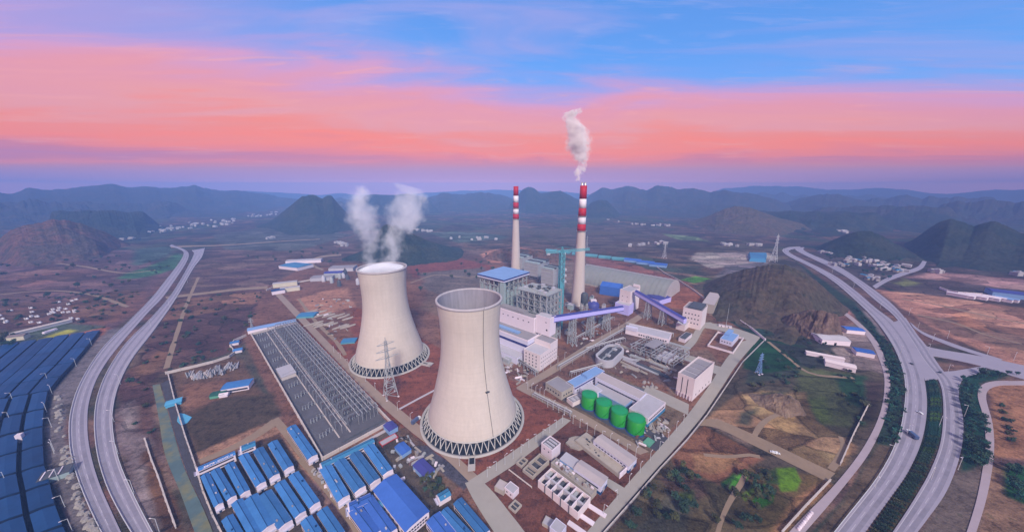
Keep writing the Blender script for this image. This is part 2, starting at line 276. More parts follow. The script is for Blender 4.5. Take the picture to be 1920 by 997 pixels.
# ------------------------------------------------------------------ the ground: one sheet, soil colours, and painted shade between sheds, as a colour attribute
PAINT = [  # (photo polygon of the patch's outline on the ground, ground colour, edge raggedness)
 ([(-300,640),(-300,500),(120,470),(330,470),(345,480),(240,595),(200,640),(130,605)], (94,74,82), 1),
 ([(0,505),(120,490),(250,500),(230,530),(60,560),(0,560)], (104,80,86), 2),
 ([(0,520),(90,500),(180,505),(160,520),(40,540)], (118,88,88), 2),
 ([(215,524),(255,507),(300,492),(332,474),(345,480),(335,500),(300,513),(250,523)], (58,96,72), 1),
 ([(250,470),(320,462),(330,474),(300,488),(250,500)], (66,84,84), 1),
 ([(130,560),(240,545),(270,555),(225,600),(180,612),(130,590)], (112,82,76), 2),
 ([(0,575),(100,560),(150,590),(60,615),(0,625)], (92,68,68), 2),
 ([(0,632),(130,604),(190,612),(200,622),(60,650),(0,658)], (70,82,76), 1),
 ([(62,640),(88,630),(128,617),(138,621),(112,632)], (150,152,66), .6),
 ([(0,655),(60,645),(120,630),(200,612),(215,622),(70,655),(0,668)], (152,98,84), 1),
 ([(-400,668),(0,668),(190,618),(160,670),(98,738),(90,800),(95,880),(118,950),(160,1060),(-400,1060)], (14,20,38), .2),  # shade in the gaps between the blue roofs, painted on the ground as dark navy
 # between highway and panels
 ([(200,618),(240,612),(195,650),(155,710),(130,770),(128,830),(140,890),(160,940),(200,1050),(150,1050),(120,950),(95,880),(88,800),(100,735)], (104,100,112), .5),
 # right of the left highway
 ([(378,476),(420,465),(660,430),(680,500),(500,540),(330,556)], (96,76,78), 2),
 ([(335,556),(500,540),(530,560),(500,600),(445,655),(312,698),(285,720),(300,860),(335,1050),(295,1050),(240,900),(215,800),(222,725),(260,665)], (84,60,62), 1.5),
 ([(330,562),(490,546),(480,572),(300,602)], (124,90,80), 1),
 ([(380,520),(520,492),(560,500),(520,515),(400,545)], (92,70,76), 1),
 ([(250,690),(300,655),(330,640),(310,690),(262,720)], (104,74,66), 2),
 ([(226,760),(248,750),(262,800),(290,860),(330,1050),(296,1050),(245,910),(222,830)], (120,106,118), 2),
 ([(262,850),(282,840),(335,940),(355,1050),(325,1050)], (94,66,56), 1),
 ([(300,722),(316,716),(350,800),(372,880),(420,1010),(405,1010),(350,880),(330,830)], (72,70,78), .6),
 # plant soil
 ([(498,542),(560,505),(650,488),(900,478),(1100,480),(1290,530),(1432,637),(1290,810),(1110,1010),(940,1060),(360,1060),(365,870),(530,790),(455,630)], (112,82,74), .6),
 ([(312,698),(446,664),(520,780),(365,870),(330,780)], (96,76,66), 1),
 ([(330,790),(420,745),(510,735),(525,780),(370,850)], (74,64,54), 1.5),
 ([(335,725),(425,710),(420,745),(345,772)], (118,88,76), 1),
 ([(560,600),(640,570),(700,585),(820,650),(980,722),(1062,786),(890,905),(700,760),(600,660)], (114,66,52), .5),
 ([(560,560),(610,545),(655,540),(665,575),(600,592),(562,585)], (150,112,98), 1),
 ([(580,595),(660,580),(665,640),(600,640)], (108,78,66), 1.5),
 ([(660,480),(760,470),(905,478),(920,500),(770,525),(680,520)], (92,70,66), 2),
 ([(760,498),(850,482),(920,498),(890,530),(775,520)], (112,64,58), 2),
 ([(785,512),(905,500),(905,575),(850,560),(800,545)], (98,90,92), 2),
 ([(800,545),(850,560),(900,575),(930,610),(850,600),(790,580)], (112,92,84), 2),
 ([(900,478),(915,470),(960,463),(1045,472),(1050,490),(920,492)], (168,122,112), 1),
 ([(980,495),(1100,490),(1120,530),(1060,560),(990,525)], (120,105,105), 2),
 ([(1095,482),(1180,492),(1290,530),(1275,540),(1120,500)], (124,82,80), 1),
 ([(1250,545),(1300,535),(1335,560),(1300,585),(1255,575)], (130,84,70), 1),
 ([(1300,585),(1350,575),(1432,640),(1400,650),(1310,620)], (108,80,72), 1),
 ([(1085,575),(1160,580),(1120,640),(1060,650),(1040,640)], (120,82,68), 1.5),
 ([(1160,600),(1280,610),(1270,640),(1180,630)], (110,82,68), 1),
 ([(1075,640),(1180,625),(1290,655),(1275,730),(1130,692)], (94,76,76), 1.5),
 ([(1180,640),(1285,650),(1262,700),(1190,690)], (84,70,76), 1),
 ([(1030,735),(1130,690),(1290,772),(1218,852),(1080,772)], (104,90,82), .6),
 ([(1160,715),(1230,735),(1215,745),(1150,722)], (92,98,112), .5),
 ([(1030,735),(1080,770),(1060,790),(985,728)], (112,76,62), .5),
 ([(895,902),(1068,790),(1195,862),(1205,885),(1105,988),(950,1040)], (98,62,54), .4),
 ([(1300,590),(1335,600),(1310,640),(1260,670),(1255,650)], (118,96,84), 1),
 ([(1240,665),(1330,655),(1360,690),(1345,720),(1255,745)], (112,94,88), 1),
 ([(720,815),(760,800),(870,905),(830,930),(760,870)], (92,74,66), 1),
 ([(765,835),(800,835),(890,900),(870,918)], (66,66,82), .6),
 ([(770,880),(820,880),(840,920),(800,945)], (70,66,40), 1),
 # camp ground
 ([(360,885),(530,795),(560,810),(610,862),(730,800),(960,1060),(400,1060)], (72,64,60), .3),  # darker than the soil around: shade between the camp sheds is painted in
 ([(560,905),(600,880),(660,960),(720,1060),(640,1060)], (128,104,106), 1),
 ([(372,862),(515,800),(535,815),(510,825),(375,882)], (86,66,58), 1),
 ([(365,850),(520,785),(545,830),(600,895),(585,905),(525,810),(370,872)], (150,118,104), .8),
 # east of the plant
 ([(1300,540),(1450,470),(1600,560),(1660,650),(1670,760),(1580,900),(1440,1060),(1100,1060),(1290,800),(1432,640)], (78,70,66), 1),
 ([(1340,588),(1440,596),(1540,640),(1520,700),(1395,720),(1432,640)], (58,66,64), 1),
 ([(1350,595),(1430,600),(1455,625),(1435,640),(1390,615)], (38,62,58), 1),
 ([(1405,642),(1440,630),(1510,645),(1495,690),(1430,700),(1392,690)], (26,66,42), .6),
 ([(1445,640),(1540,655),(1560,690),(1510,690)], (48,52,54), 1),
 ([(1500,690),(1600,700),(1640,730),(1625,800),(1560,800),(1480,735)], (84,88,66), 1.5),
 ([(1560,700),(1625,706),(1618,770),(1580,745)], (38,70,50), 1),
 ([(1620,712),(1655,715),(1640,780),(1600,800),(1600,780),(1620,760)], (70,58,60), 1),
 ([(1500,745),(1540,740),(1560,790),(1545,800)], (96,108,66), 1.5),
 ([(1315,792),(1390,735),(1505,732),(1530,790),(1605,835),(1585,872),(1556,885),(1430,822)], (122,97,82), 1),
 ([(1395,742),(1430,730),(1500,738),(1495,772),(1420,778)], (148,122,100), 1),
 ([(1430,735),(1470,730),(1465,745),(1430,748)], (70,72,66), 1.5),
 ([(1390,775),(1425,765),(1410,800),(1385,795)], (66,66,60), 1.5),
 ([(1440,790),(1490,780),(1500,810),(1445,830)], (150,120,96), 1.5),
 ([(1535,815),(1580,820),(1590,850),(1555,870),(1530,840)], (140,116,98), 1.5),
 ([(1318,792),(1345,785),(1430,825),(1405,838)], (132,112,112), .6),
 ([(1255,850),(1318,796),(1400,838),(1430,858),(1350,905),(1335,930),(1270,900)], (118,82,68), 1),
 ([(1295,850),(1370,850),(1390,870),(1330,890),(1300,880)], (136,104,82), 1.5),
 ([(1110,1040),(1250,868),(1300,885),(1350,912),(1440,930),(1470,1040)], (92,80,66), 1),
 ([(1180,1000),(1250,930),(1300,950),(1280,1040)], (84,80,78), 1.5),
 ([(1235,895),(1310,895),(1330,930),(1280,950)], (94,72,70), 1.5),
 ([(1270,925),(1300,920),(1305,940),(1280,945)], (72,86,46), 1.5),
 ([(1400,870),(1545,892),(1455,1010),(1440,1000),(1395,960)], (98,82,60), 1.5),
 ([(1545,895),(1556,905),(1450,1010),(1430,1010),(1480,935)], (138,104,84), .8),
 ([(1453,877),(1490,876),(1501,900),(1492,918),(1462,920),(1455,900)], (86,124,30), .3),
 ([(1372,897),(1398,880),(1406,884),(1398,900),(1366,916)], (76,142,50), .3),
 ([(1350,905),(1375,885),(1380,890),(1355,915)], (44,88,42), .6),
 ([(1408,938),(1430,905),(1452,918),(1448,940),(1425,952)], (52,104,26), .3),
 ([(1388,928),(1412,905),(1418,915),(1395,938)], (104,128,48), .4),
 ([(1425,880),(1452,876),(1455,905),(1430,905)], (52,72,40), 1),
 ([(1545,610),(1600,600),(1645,625),(1660,700),(1600,690),(1560,660)], (124,110,120), .8),
 ([(1420,592),(1500,575),(1560,560),(1612,592),(1580,622),(1500,612)], (154,112,116), 1.2),
 ([(1500,552),(1560,558),(1575,580),(1520,590),(1490,570)], (164,128,112), 1),
 ([(1440,616),(1510,610),(1580,640),(1560,660),(1470,640)], (52,52,54), 1),
 ([(1600,570),(1630,590),(1660,630),(1650,640),(1612,592)], (126,116,130), .6),
 # highway verges on the right
 ([(1480,480),(1600,565),(1665,640),(1693,690),(1695,765),(1668,850),(1600,950),(1555,1040),(1480,1040),(1590,920),(1640,830),(1660,760),(1665,715),(1640,640),(1590,580)], (40,58,52), .4),
 ([(1645,832),(1684,838),(1600,950),(1545,1040),(1495,1040),(1590,920)], (88,76,68), .6),
 ([(1560,512),(1676,602),(1670,608),(1500,484)], (74,66,70), .2),
 ([(1500,465),(1660,540),(1720,590),(1919,700),(1919,660),(1760,600),(1680,545)], (40,52,52), .5),
 ([(1733,712),(1758,710),(1768,750),(1765,820),(1710,940),(1660,1040),(1600,1040),(1670,930),(1730,820)], (32,52,40), .2),
 ([(1725,850),(1750,850),(1710,940),(1660,1040),(1600,1040),(1670,930)], (70,64,48), .3),
 ([(1650,528),(1780,512),(1960,540),(1960,572),(1720,556)], (80,68,76), 1),
 ([(1700,520),(1770,510),(1960,528),(1960,548),(1790,527)], (160,124,134), .8),
 ([(1672,530),(1700,522),(1725,530),(1700,537)], (120,124,84), 1),
 ([(1640,542),(1720,550),(1960,582),(1960,712),(1770,625),(1690,575)], (160,120,112), .8),
 ([(1720,590),(1800,600),(1960,640),(1960,665),(1800,632)], (118,94,90), 1.5),
 ([(1780,585),(1830,590),(1850,620),(1800,610)], (172,122,108), 1.5),
 ([(1800,700),(1830,690),(1915,700),(1840,720),(1838,740),(1852,800),(1852,870),(1800,895),(1806,790),(1796,740)], (26,62,52), .4),
 ([(1775,895),(1852,872),(1830,1040),(1700,1040)], (92,84,86), 1),
 ([(1855,724),(1960,712),(1960,866),(1862,856)], (140,104,86), .5),
 ([(1880,760),(1890,800),(1905,830),(1900,840),(1880,800)], (96,76,68), 1),
 ([(1855,872),(1960,880),(1960,1040),(1822,1040)], (120,98,88), .8),
 ([(1884,878),(1960,874),(1960,960),(1890,930)], (32,78,52), .6),
 # far valley
 ([(1290,485),(1310,474),(1440,472),(1460,485),(1420,500),(1330,502)], (150,138,148), 1),
 ([(1360,498),(1440,490),(1420,512),(1340,520)], (100,92,108), 1),
 ([(1275,524),(1305,518),(1335,523),(1300,531)], (84,138,50), .7),
 ([(1530,470),(1640,500),(1700,500),(1640,540),(1560,510)], (74,68,76), 1),
 ([(400,440),(540,420),(660,440),(560,470),(420,470)], (78,80,84), 1),
 ([(1000,430),(1200,420),(1300,440),(1200,470),(1050,460)], (84,72,74), 1),
 ([(1240,436),(1300,442),(1330,452),(1270,448)], (98,116,92), 1),
 ([(800,436),(900,432),(960,445),(860,455)], (80,92,92), 1),
]
def pip(px, py, poly):
    n = len(poly); ins = np.zeros(px.shape, bool); dist = np.full(px.shape, 1e9)
    for i in range(n):
        x0, y0 = poly[i]; x1, y1 = poly[(i+1) % n]
        if y0 != y1:
            c = (y0 > py) != (y1 > py)
            ins ^= c & (px < (x1-x0)*(py-y0)/(y1-y0)+x0)
        dx, dy = x1-x0, y1-y0; L = dx*dx+dy*dy+1e-9
        t = np.clip(((px-x0)*dx+(py-y0)*dy)/L, 0, 1)
        dist = np.minimum(dist, np.hypot(px-x0-t*dx, py-y0-t*dy))
    return np.where(ins, dist, -dist)
def ground_pt(px, py):
    py = max(py, 372); p = at(px, py); return (p.x, p.y)
def soil_material():
    m = bpy.data.materials.new('soil_and_fields'); m.use_nodes = True; t = m.node_tree; b = t.nodes['Principled BSDF']
    b.inputs['Roughness'].default_value = .95; b.inputs['Specular IOR Level'].default_value = .12
    a = N(t, 'ShaderNodeVertexColor', layer_name='soil'); g = N(t, 'ShaderNodeNewGeometry')
    def nz(sc, det=5, rg=.62, st=(1, 1, 1), rot=0):
        mp = N(t, 'ShaderNodeMapping'); mp.inputs['Scale'].default_value = st; mp.inputs['Rotation'].default_value = (0, 0, rot); LK(t, g.outputs['Position'], mp.inputs[0])
        n = N(t, 'ShaderNodeTexNoise'); n.inputs['Scale'].default_value = sc; n.inputs['Detail'].default_value = det; n.inputs['Roughness'].default_value = rg
        LK(t, mp.outputs[0], n.inputs['Vector']); return n.outputs[0]
    f = mathn(t, 'MULTIPLY_ADD', mathn(t, 'SUBTRACT', nz(.16, 8, .72), .5), 3.0, .95)
    f = mathn(t, 'MULTIPLY_ADD', mathn(t, 'SUBTRACT', nz(.035), .5), 1.2, f)
    f = mathn(t, 'MULTIPLY_ADD', mathn(t, 'SUBTRACT', nz(.05, 4, .6, (.25, 1.6, 1), .7), .5), 1.5, f)
    pa = N(t, 'ShaderNodeAttribute', attribute_name='parcel')
    mpv = N(t, 'ShaderNodeMapping'); mpv.inputs['Scale'].default_value = (.016, .034, .0); mpv.inputs['Rotation'].default_value = (0, 0, .35); LK(t, g.outputs['Position'], mpv.inputs[0])
    wv = N(t, 'ShaderNodeVectorMath', operation='ADD'); LK(t, mpv.outputs[0], wv.inputs[0]); wn = N(t, 'ShaderNodeTexNoise'); wn.inputs['Scale'].default_value = .012; wn.inputs['Detail'].default_value = 3; LK(t, g.outputs['Position'], wn.inputs['Vector'])
    wsc = N(t, 'ShaderNodeVectorMath', operation='SCALE'); LK(t, wn.outputs['Color'], wsc.inputs[0]); wsc.inputs['Scale'].default_value = 1.6; LK(t, wsc.outputs[0], wv.inputs[1])
    vo = N(t, 'ShaderNodeTexVoronoi', voronoi_dimensions='2D'); vo.inputs['Scale'].default_value = 1.0; vo.inputs['Randomness'].default_value = .8; LK(t, wv.outputs[0], vo.inputs['Vector'])
    ve = N(t, 'ShaderNodeTexVoronoi', voronoi_dimensions='2D', feature='DISTANCE_TO_EDGE'); ve.inputs['Scale'].default_value = 1.0; ve.inputs['Randomness'].default_value = .8; LK(t, wv.outputs[0], ve.inputs['Vector'])
    sc_ = N(t, 'ShaderNodeSeparateColor'); LK(t, vo.outputs['Color'], sc_.inputs[0])
    f = mathn(t, 'MULTIPLY', f, mathn(t, 'MULTIPLY_ADD', mathn(t, 'MULTIPLY', mathn(t, 'SUBTRACT', sc_.outputs[0], .5), .95), pa.outputs['Fac'], 1.0))
    bank = mathn(t, 'MULTIPLY', mathn(t, 'LESS_THAN', ve.outputs['Distance'], .035), pa.outputs['Fac'])
    f = mathn(t, 'MULTIPLY', f, mathn(t, 'MULTIPLY_ADD', bank, -.42, 1.0))
    f = mathn(t, 'MULTIPLY', mathn(t, 'MAXIMUM', mathn(t, 'MULTIPLY_ADD', mathn(t, 'SUBTRACT', nz(.75, 4, .7), .5), 1.5, f), .16), 1.0)
    cb = N(t, 'ShaderNodeCombineXYZ')
    for i in range(3): LK(t, f, cb.inputs[i])
    col = mixc(t, 1.0, a.outputs[0], cb.outputs[0], 'MULTIPLY')
    scrub = ramp(t, nz(.16, 6, .7), [(.56, (0, 0, 0)), (.66, (.75, .75, .75))])
    hue = mixc(t, mathn(t, 'MULTIPLY', pa.outputs['Fac'], mathn(t, 'MULTIPLY', sc_.outputs[1], .5)), (1, 1, 1), (.72, .98, .74))
    col = mixc(t, 1.0, col, hue, 'MULTIPLY')
    col = mixc(t, scrub, col, mixc(t, 1.0, col, (.34, .42, .34), 'MULTIPLY'))
    pale = ramp(t, nz(.3, 5, .7), [(.66, (0, 0, 0)), (.76, (.5, .5, .5))])
    col = mixc(t, pale, col, (.30, .25, .23))
    LK(t, col, b.inputs['Base Color'])
    bn = N(t, 'ShaderNodeBump'); bn.inputs['Strength'].default_value = .55; bn.inputs['Distance'].default_value = 2.0
    LK(t, nz(.35, 5), bn.inputs['Height']); LK(t, bn.outputs[0], b.inputs['Normal'])
    return m
def build_ground():
    azf = np.linspace(-68, 68, 760); azc = np.concatenate([np.linspace(68, 292, 60)[1:-1]])
    az = np.radians(np.concatenate([azf, azc])); na = len(az)
    ys = np.concatenate([np.linspace(1300, 1010, 30)[:-1], np.linspace(1010, 520, 330)[:-1], np.linspace(520, 378, 190)])
    dep = np.arctan((ys-498.5)/FPX)+PITCH
    rr = CAM_H/np.tan(dep); rr = np.concatenate([[20, 50], rr[rr > 62], [6500, 7500, 9000, 11200]])
    rr = np.unique(rr); nr = len(rr)
    A, Rr = np.meshgrid(az, rr); X = (Rr*np.sin(A)).ravel(); Y = (Rr*np.cos(A)).ravel()
    Z = hfun(X, Y)
    d = Rr.ravel()
    # base colours
    n1 = fbm(X/160, Y/160, 5, 1); n2 = fbm(X/55+9, Y/55, 4, 2); n3 = fbm(X/420, Y/420, 4, 3); n4 = fbm((X*.5+Y*.9)/38, (X*.9-Y*.5)/190, 4, 4)
    def L(c): return np.array(lin(*c))
    col = np.outer(np.ones_like(X), L((88, 70, 74)))
    def blend(f, c): 
        nonlocal col
        f = np.clip(f, 0, 1)[:, None]; col = col*(1-f)+L(c)*f
    blend((n1-.5)*6, (112, 80, 76)); blend((.46-n2)*6, (66, 64, 58)); blend((n3-.54)*8, (62, 72, 64)); blend((n4-.56)*7, (122, 98, 94))
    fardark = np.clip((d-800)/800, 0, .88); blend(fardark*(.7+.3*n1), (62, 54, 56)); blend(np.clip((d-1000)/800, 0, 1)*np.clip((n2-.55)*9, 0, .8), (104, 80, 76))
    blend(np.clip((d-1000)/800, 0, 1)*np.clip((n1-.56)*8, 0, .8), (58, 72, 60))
    wx = (fbm(X/14, Y/14, 4, 21)-.5)*14+(fbm(X/60, Y/60, 3, 23)-.5)*26; wy = (fbm(X/14+40, Y/14, 4, 22)-.5)*14+(fbm(X/60+7, Y/60, 3, 24)-.5)*26
    sc = np.clip(d/500, .5, 6)
    for poly, c, rag in PAINT:
        rag = rag*.6
        P = [ground_pt(*p) for p in poly]; xs = [p[0] for p in P]; yy = [p[1] for p in P]; mg = 60*max(rag, .3)
        k = np.where((X > min(xs)-mg) & (X < max(xs)+mg) & (Y > min(yy)-mg) & (Y < max(yy)+mg))[0]
        if not len(k): continue
        dd = pip(X[k]+wx[k]*rag*sc[k]*.55, Y[k]+wy[k]*rag*sc[k]*.55, P)
        soft = (1.0+2.5*rag)*sc[k]
        f = np.clip(dd/soft*.5+.5, 0, 1)[:, None]
        tone = (1+.5*(n2[k]-.5)+.35*(n4[k]-.5))[:, None]
        col[k] = col[k]*(1-f)+L(c)*tone*f
    faces = []
    idx = np.arange(nr*na).reshape(nr, na)
    a = idx[:-1, :]; b = idx[1:, :]
    q = np.stack([a, np.roll(a, -1, 1), np.roll(b, -1, 1), b], -1).reshape(-1, 4)[:, ::-1]
    me = bpy.data.meshes.new('ground'); nv = nr*na
    me.vertices.add(nv+1)
    co = np.stack([X, Y, Z], 1); co = np.vstack([co, [[0, 0, 0]]]); me.vertices.foreach_set('co', co.ravel())
    tri = np.stack([np.full(na, nv), np.roll(idx[0], -1), idx[0]], 1)
    loops = np.concatenate([q.ravel(), tri.ravel()]); me.loops.add(len(loops)); me.loops.foreach_set('vertex_index', loops.astype(np.int32))
    starts = np.concatenate([np.arange(len(q))*4, len(q)*4+np.arange(na)*3]); me.polygons.add(len(starts)); me.polygons.foreach_set('loop_start', starts.astype(np.int32))
    me.polygons.foreach_set('use_smooth', np.ones(len(starts), bool)); me.update(calc_edges=True); me.validate()
    ca = me.color_attributes.new('soil', 'FLOAT_COLOR', 'POINT')
    rgba = np.ones((nv+1, 4), np.float32); rgba[:nv, :3] = np.clip(col*np.array([1.10, 1.0, .82]), 0, 1); rgba[nv, :3] = rgba[0, :3]; ca.data.foreach_set('color', rgba.ravel())
    plantp = [ground_pt(*q) for q in ((455,632),(500,540),(560,505),(900,478),(1100,480),(1290,530),(1436,638),(1290,810),(1110,1010),(940,1080),(360,1080),(300,720))]
    hw1 = [ground_pt(*q) for q in ((345,470),(384,470),(250,670),(215,800),(300,1080),(-300,1080),(-300,660),(190,615))]; hw2 = [ground_pt(*q) for q in ((1470,462),(1520,462),(1960,700),(1960,1080),(1440,1080),(1660,760),(1640,640))]
    pv = np.ones(nv+1, np.float32)
    for pg in (plantp, hw1, hw2): pv[:nv] *= np.clip(.5-pip(X, Y, pg)/12, 0, 1)
    at_ = me.attributes.new('parcel', 'FLOAT', 'POINT'); at_.data.foreach_set('value', pv)
    me.materials.append(soil_material())
    o = bpy.data.objects.new('ground', me); C.objects.link(o)
    tag(o, 'wide brown and mauve valley floor of soil, fields and scrub under everything', 'ground', kind='structure')
build_ground()

# ------------------------------------------------------------------ hills
def hillmat(name, c1, c2, c3):
    m = bpy.data.materials.new(name); m.use_nodes = True; t = m.node_tree; b = t.nodes['Principled BSDF']; b.inputs['Roughness'].default_value = .95; b.inputs['Specular IOR Level'].default_value = .1
    g = N(t, 'ShaderNodeNewGeometry')
    def nz(sc, det=6, rg=.65):
        n = N(t, 'ShaderNodeTexNoise'); n.inputs['Scale'].default_value = sc; n.inputs['Detail'].default_value = det; n.inputs['Roughness'].default_value = rg; LK(t, g.outputs['Position'], n.inputs['Vector']); return n.outputs[0]
    col = mixc(t, ramp(t, nz(.012), [(.42, (0,0,0)), (.6, (1,1,1))]), c1, c2)
    col = mixc(t, ramp(t, nz(.05), [(.55, (0,0,0)), (.68, (.8,.8,.8))]), col, c3)
    f = mathn(t, 'MULTIPLY_ADD', mathn(t, 'SUBTRACT', nz(.09, 8, .75), .5), 3.0, 1.0); cb = N(t, 'ShaderNodeCombineXYZ')
    for i in range(3): LK(t, mathn(t, 'MAXIMUM', f, .3), cb.inputs[i])
    LK(t, mixc(t, 1.0, col, cb.outputs[0], 'MULTIPLY'), b.inputs['Base Color'])
    bn = N(t, 'ShaderNodeBump'); bn.inputs['Strength'].default_value = 1.0; bn.inputs['Distance'].default_value = 9.0; LK(t, nz(.06), bn.inputs['Height']); LK(t, bn.outputs[0], b.inputs['Normal'])
    return m
HM = dict(forest=hillmat('dark_forest_hillside', (.022,.036,.030), (.038,.045,.034), (.016,.026,.022)), scrub=hillmat('brown_scrub_hillside', (.085,.070,.046), (.11,.078,.055), (.05,.055,.034)),
          red=hillmat('red_soil_hillside', (.14,.075,.06), (.085,.065,.055), (.055,.055,.045)), farh=hillmat('distant_hillside', (.035,.045,.045), (.055,.05,.045), (.03,.04,.035)))
HILLS = []
def hill(label, sky, d, wf, wb, m, prof=.95, gully=.16, n=110):
    """a ridge whose crest runs through the given skyline points at horizontal distance d from the viewpoint"""
    pts = [far(px, py, d) for px, py in sky]
    for e in (0, -1): pts[e].z = min(pts[e].z, 2)
    # smooth interpolation along the crest
    P = np.array([[p.x, p.y, max(p.z, 0)] for p in pts]); s = np.concatenate([[0], np.cumsum(np.hypot(*(P[1:, :2]-P[:-1, :2]).T))]); L = s[-1]
    n = int(n*1.9); u = np.linspace(0, L, n); Z = np.interp(u, s, P[:, 2]); XY = np.stack([np.interp(u, s, P[:, 0]), np.interp(u, s, P[:, 1])], 1)
    k = np.exp(-np.linspace(-2, 2, 7)**2); k /= k.sum(); Zs = np.convolve(np.pad(Z, 3, 'edge'), k, 'valid'); hs = len(HILLS)*17.3; Zs = Zs*(1+(.20 if m == 'farh' else .07)*(fbm(u/(L/22)+hs, u*0+hs, 4, 3)-.5)+.05*(fbm(u/(L/90)+hs, u*0+2*hs, 3, 8)-.5))
    wf = wf*1.28; cs = np.concatenate([np.linspace(-1, 0, 46), np.linspace(0, 1, 14)[1:]]); dirs = XY/np.hypot(XY[:, 0], XY[:, 1])[:, None]
    edge = np.clip(np.minimum(u, L-u)/(L*.25), .3, 1)
    vs_ = []; 
    for c in cs:
        off = c*(wf if c < 0 else wb)*edge
        pos = XY+dirs*off[:, None]
        qx = pos[:, 0]+.12*wf*(fbm(pos[:, 0]/(.2*wf), pos[:, 1]/(.2*wf)+9, 3, 40)-.5)*4; qy = pos[:, 1]+.12*wf*(fbm(pos[:, 0]/(.2*wf)+5, pos[:, 1]/(.2*wf), 3, 41)-.5)*4
        g = (fbm(qx/(.26*wf)+3, qy/(.26*wf), 6, len(HILLS))-.5)*2
        pr = (math.cos(math.pi*abs(c)**prof)*.5+.5)**1.3
        mid = 4*abs(c)*(1-abs(c))
        z = Zs*(pr+gully*mid*g)+.03*Zs*g*(1-abs(c))
        base = hfun(pos[:, 0], pos[:, 1])-3
        z = np.where(abs(c) > .98, base-4, np.maximum(base+z*1.0+3*(1-abs(c)), base-2)) if False else z+(base if abs(c) > .98 else base*abs(c))
        vs_ += [(float(a), float(b_), float(zz)) for (a, b_), zz in zip(pos, z)]
    fs = []
    for j in range(len(cs)-1):
        for i in range(n-1): fs.append((j*n+i, j*n+i+1, (j+1)*n+i+1, (j+1)*n+i))
    # close the underside so the hill is a solid
    mb = MB(); mb.add(vs_, fs, 0, True); o = mb.build('hill', HM[m]); tag(o, label, 'hill', kind='structure'); HILLS.append(o); return o
HM['mound'] = hillmat('dark_green_brown_scrub', (.070,.060,.040), (.088,.064,.046), (.030,.038,.026))
hill('long blue ridge along the horizon on the far left', [(-420,385),(-300,362),(-150,352),(0,362),(25,363),(50,353),(80,356),(120,353),(160,350),(205,346),(245,351),(300,352),(330,350),(365,347),(385,353),(420,357),(470,359),(510,366),(545,374),(575,392)], 5200, 1500, 1200, 'farh', gully=.3, n=200)
hill('pale far ridge low behind the twin peaked hill', [(380,372),(440,358),(520,360),(600,366),(640,362),(700,372),(790,362),(860,358),(960,356),(1060,360),(1150,366)], 8200, 1500, 1200, 'farh', n=160)
hill('twin peaked dark karst hill left of the steam', [(480,432),(505,415),(522,405),(545,386),(565,370),(580,365),(592,366),(604,374),(614,366),(622,368),(632,380),(645,394),(662,410),(690,426),(715,436)], 2300, 480, 400, 'forest', gully=.2)
hill('dark flat topped hill behind the left steam plumes', [(640,410),(665,385),(685,367),(700,364),(730,367),(765,364),(795,370),(820,385),(850,398),(880,410)], 3700, 800, 600, 'forest', gully=.25)
hill('broad blue ridge behind the rear chimney', [(760,392),(800,372),(830,362),(870,364),(905,360),(935,364),(960,372),(1010,385)], 4000, 1000, 700, 'farh', gully=.28)
hill('small rocky dark hill right behind the rear cooling tower', [(640,480),(680,470),(702,450),(712,430),(722,421),(735,422),(750,428),(770,437),(800,450),(835,462),(870,476),(905,490),(925,500)], 1080, 170, 150, 'forest', gully=.25)
hill('sharp blue peak just right of the rear chimney', [(930,415),(950,392),(966,372),(980,355),(990,350),(1000,352),(1012,362),(1030,360),(1050,357),(1072,368),(1100,382),(1130,398),(1160,412)], 3500, 750, 500, 'forest', gully=.28)
hill('rounded dark hill right of the smoking chimney', [(1070,420),(1095,396),(1108,380),(1122,375),(1138,376),(1150,388),(1162,405),(1180,418)], 2800, 450, 300, 'forest', gully=.25)
hill('row of blue karst humps on the horizon right of the chimneys', [(1085,390),(1110,362),(1130,352),(1150,355),(1175,349),(1195,352),(1212,358),(1232,350),(1250,350),(1270,355),(1300,354),(1330,360),(1362,355),(1385,360),(1420,364),(1450,372),(1480,384),(1510,396)], 4300, 1300, 900, 'farh', gully=.34, n=170)
hill('very pale ridge at the far right horizon', [(1300,366),(1360,352),(1440,348),(1500,350),(1550,356),(1600,356),(1640,352),(1700,354),(1740,361),(1780,364),(1820,360),(1865,355),(1920,355),(2000,352),(2150,360),(2300,380)], 8600, 1800, 1500, 'farh', gully=.25, n=170)
hill('blue shoulder ridge sloping down toward the right villages', [(1430,398),(1480,378),(1530,366),(1570,364),(1610,374),(1650,384),(1690,396),(1740,410),(1790,424)], 4600, 1100, 800, 'farh', gully=.3)
hill('low dark mound hill in the valley right of centre', [(1290,418),(1330,404),(1358,392),(1384,386),(1405,388),(1430,398),(1460,408),(1500,418),(1530,424)], 2300, 420, 360, 'scrub', gully=.25)
hill('small low hump beside the bend of the right highway', [(1420,420),(1470,408),(1505,402),(1540,410),(1580,422)], 2600, 320, 300, 'forest', gully=.25)
hill('blue double hump hill behind the right villages', [(1560,430),(1600,414),(1640,402),(1670,390),(1692,387),(1715,396),(1745,392),(1775,402),(1810,416),(1850,432)], 3300, 650, 450, 'forest', gully=.3)
hill('small dark green hill above the right village', [(1505,472),(1530,464),(1560,451),(1590,439),(1612,433),(1635,434),(1655,442),(1675,455),(1700,468),(1720,478)], 1620, 200, 200, 'forest', gully=.2)
hill('big dark double topped hill at the right edge', [(1660,500),(1690,468),(1715,448),(1740,430),(1762,416),(1785,411),(1806,416),(1826,424),(1848,416),(1865,414),(1890,424),(1915,436),(1980,440),(2080,455),(2200,490)], 1900, 430, 400, 'forest', gully=.12)
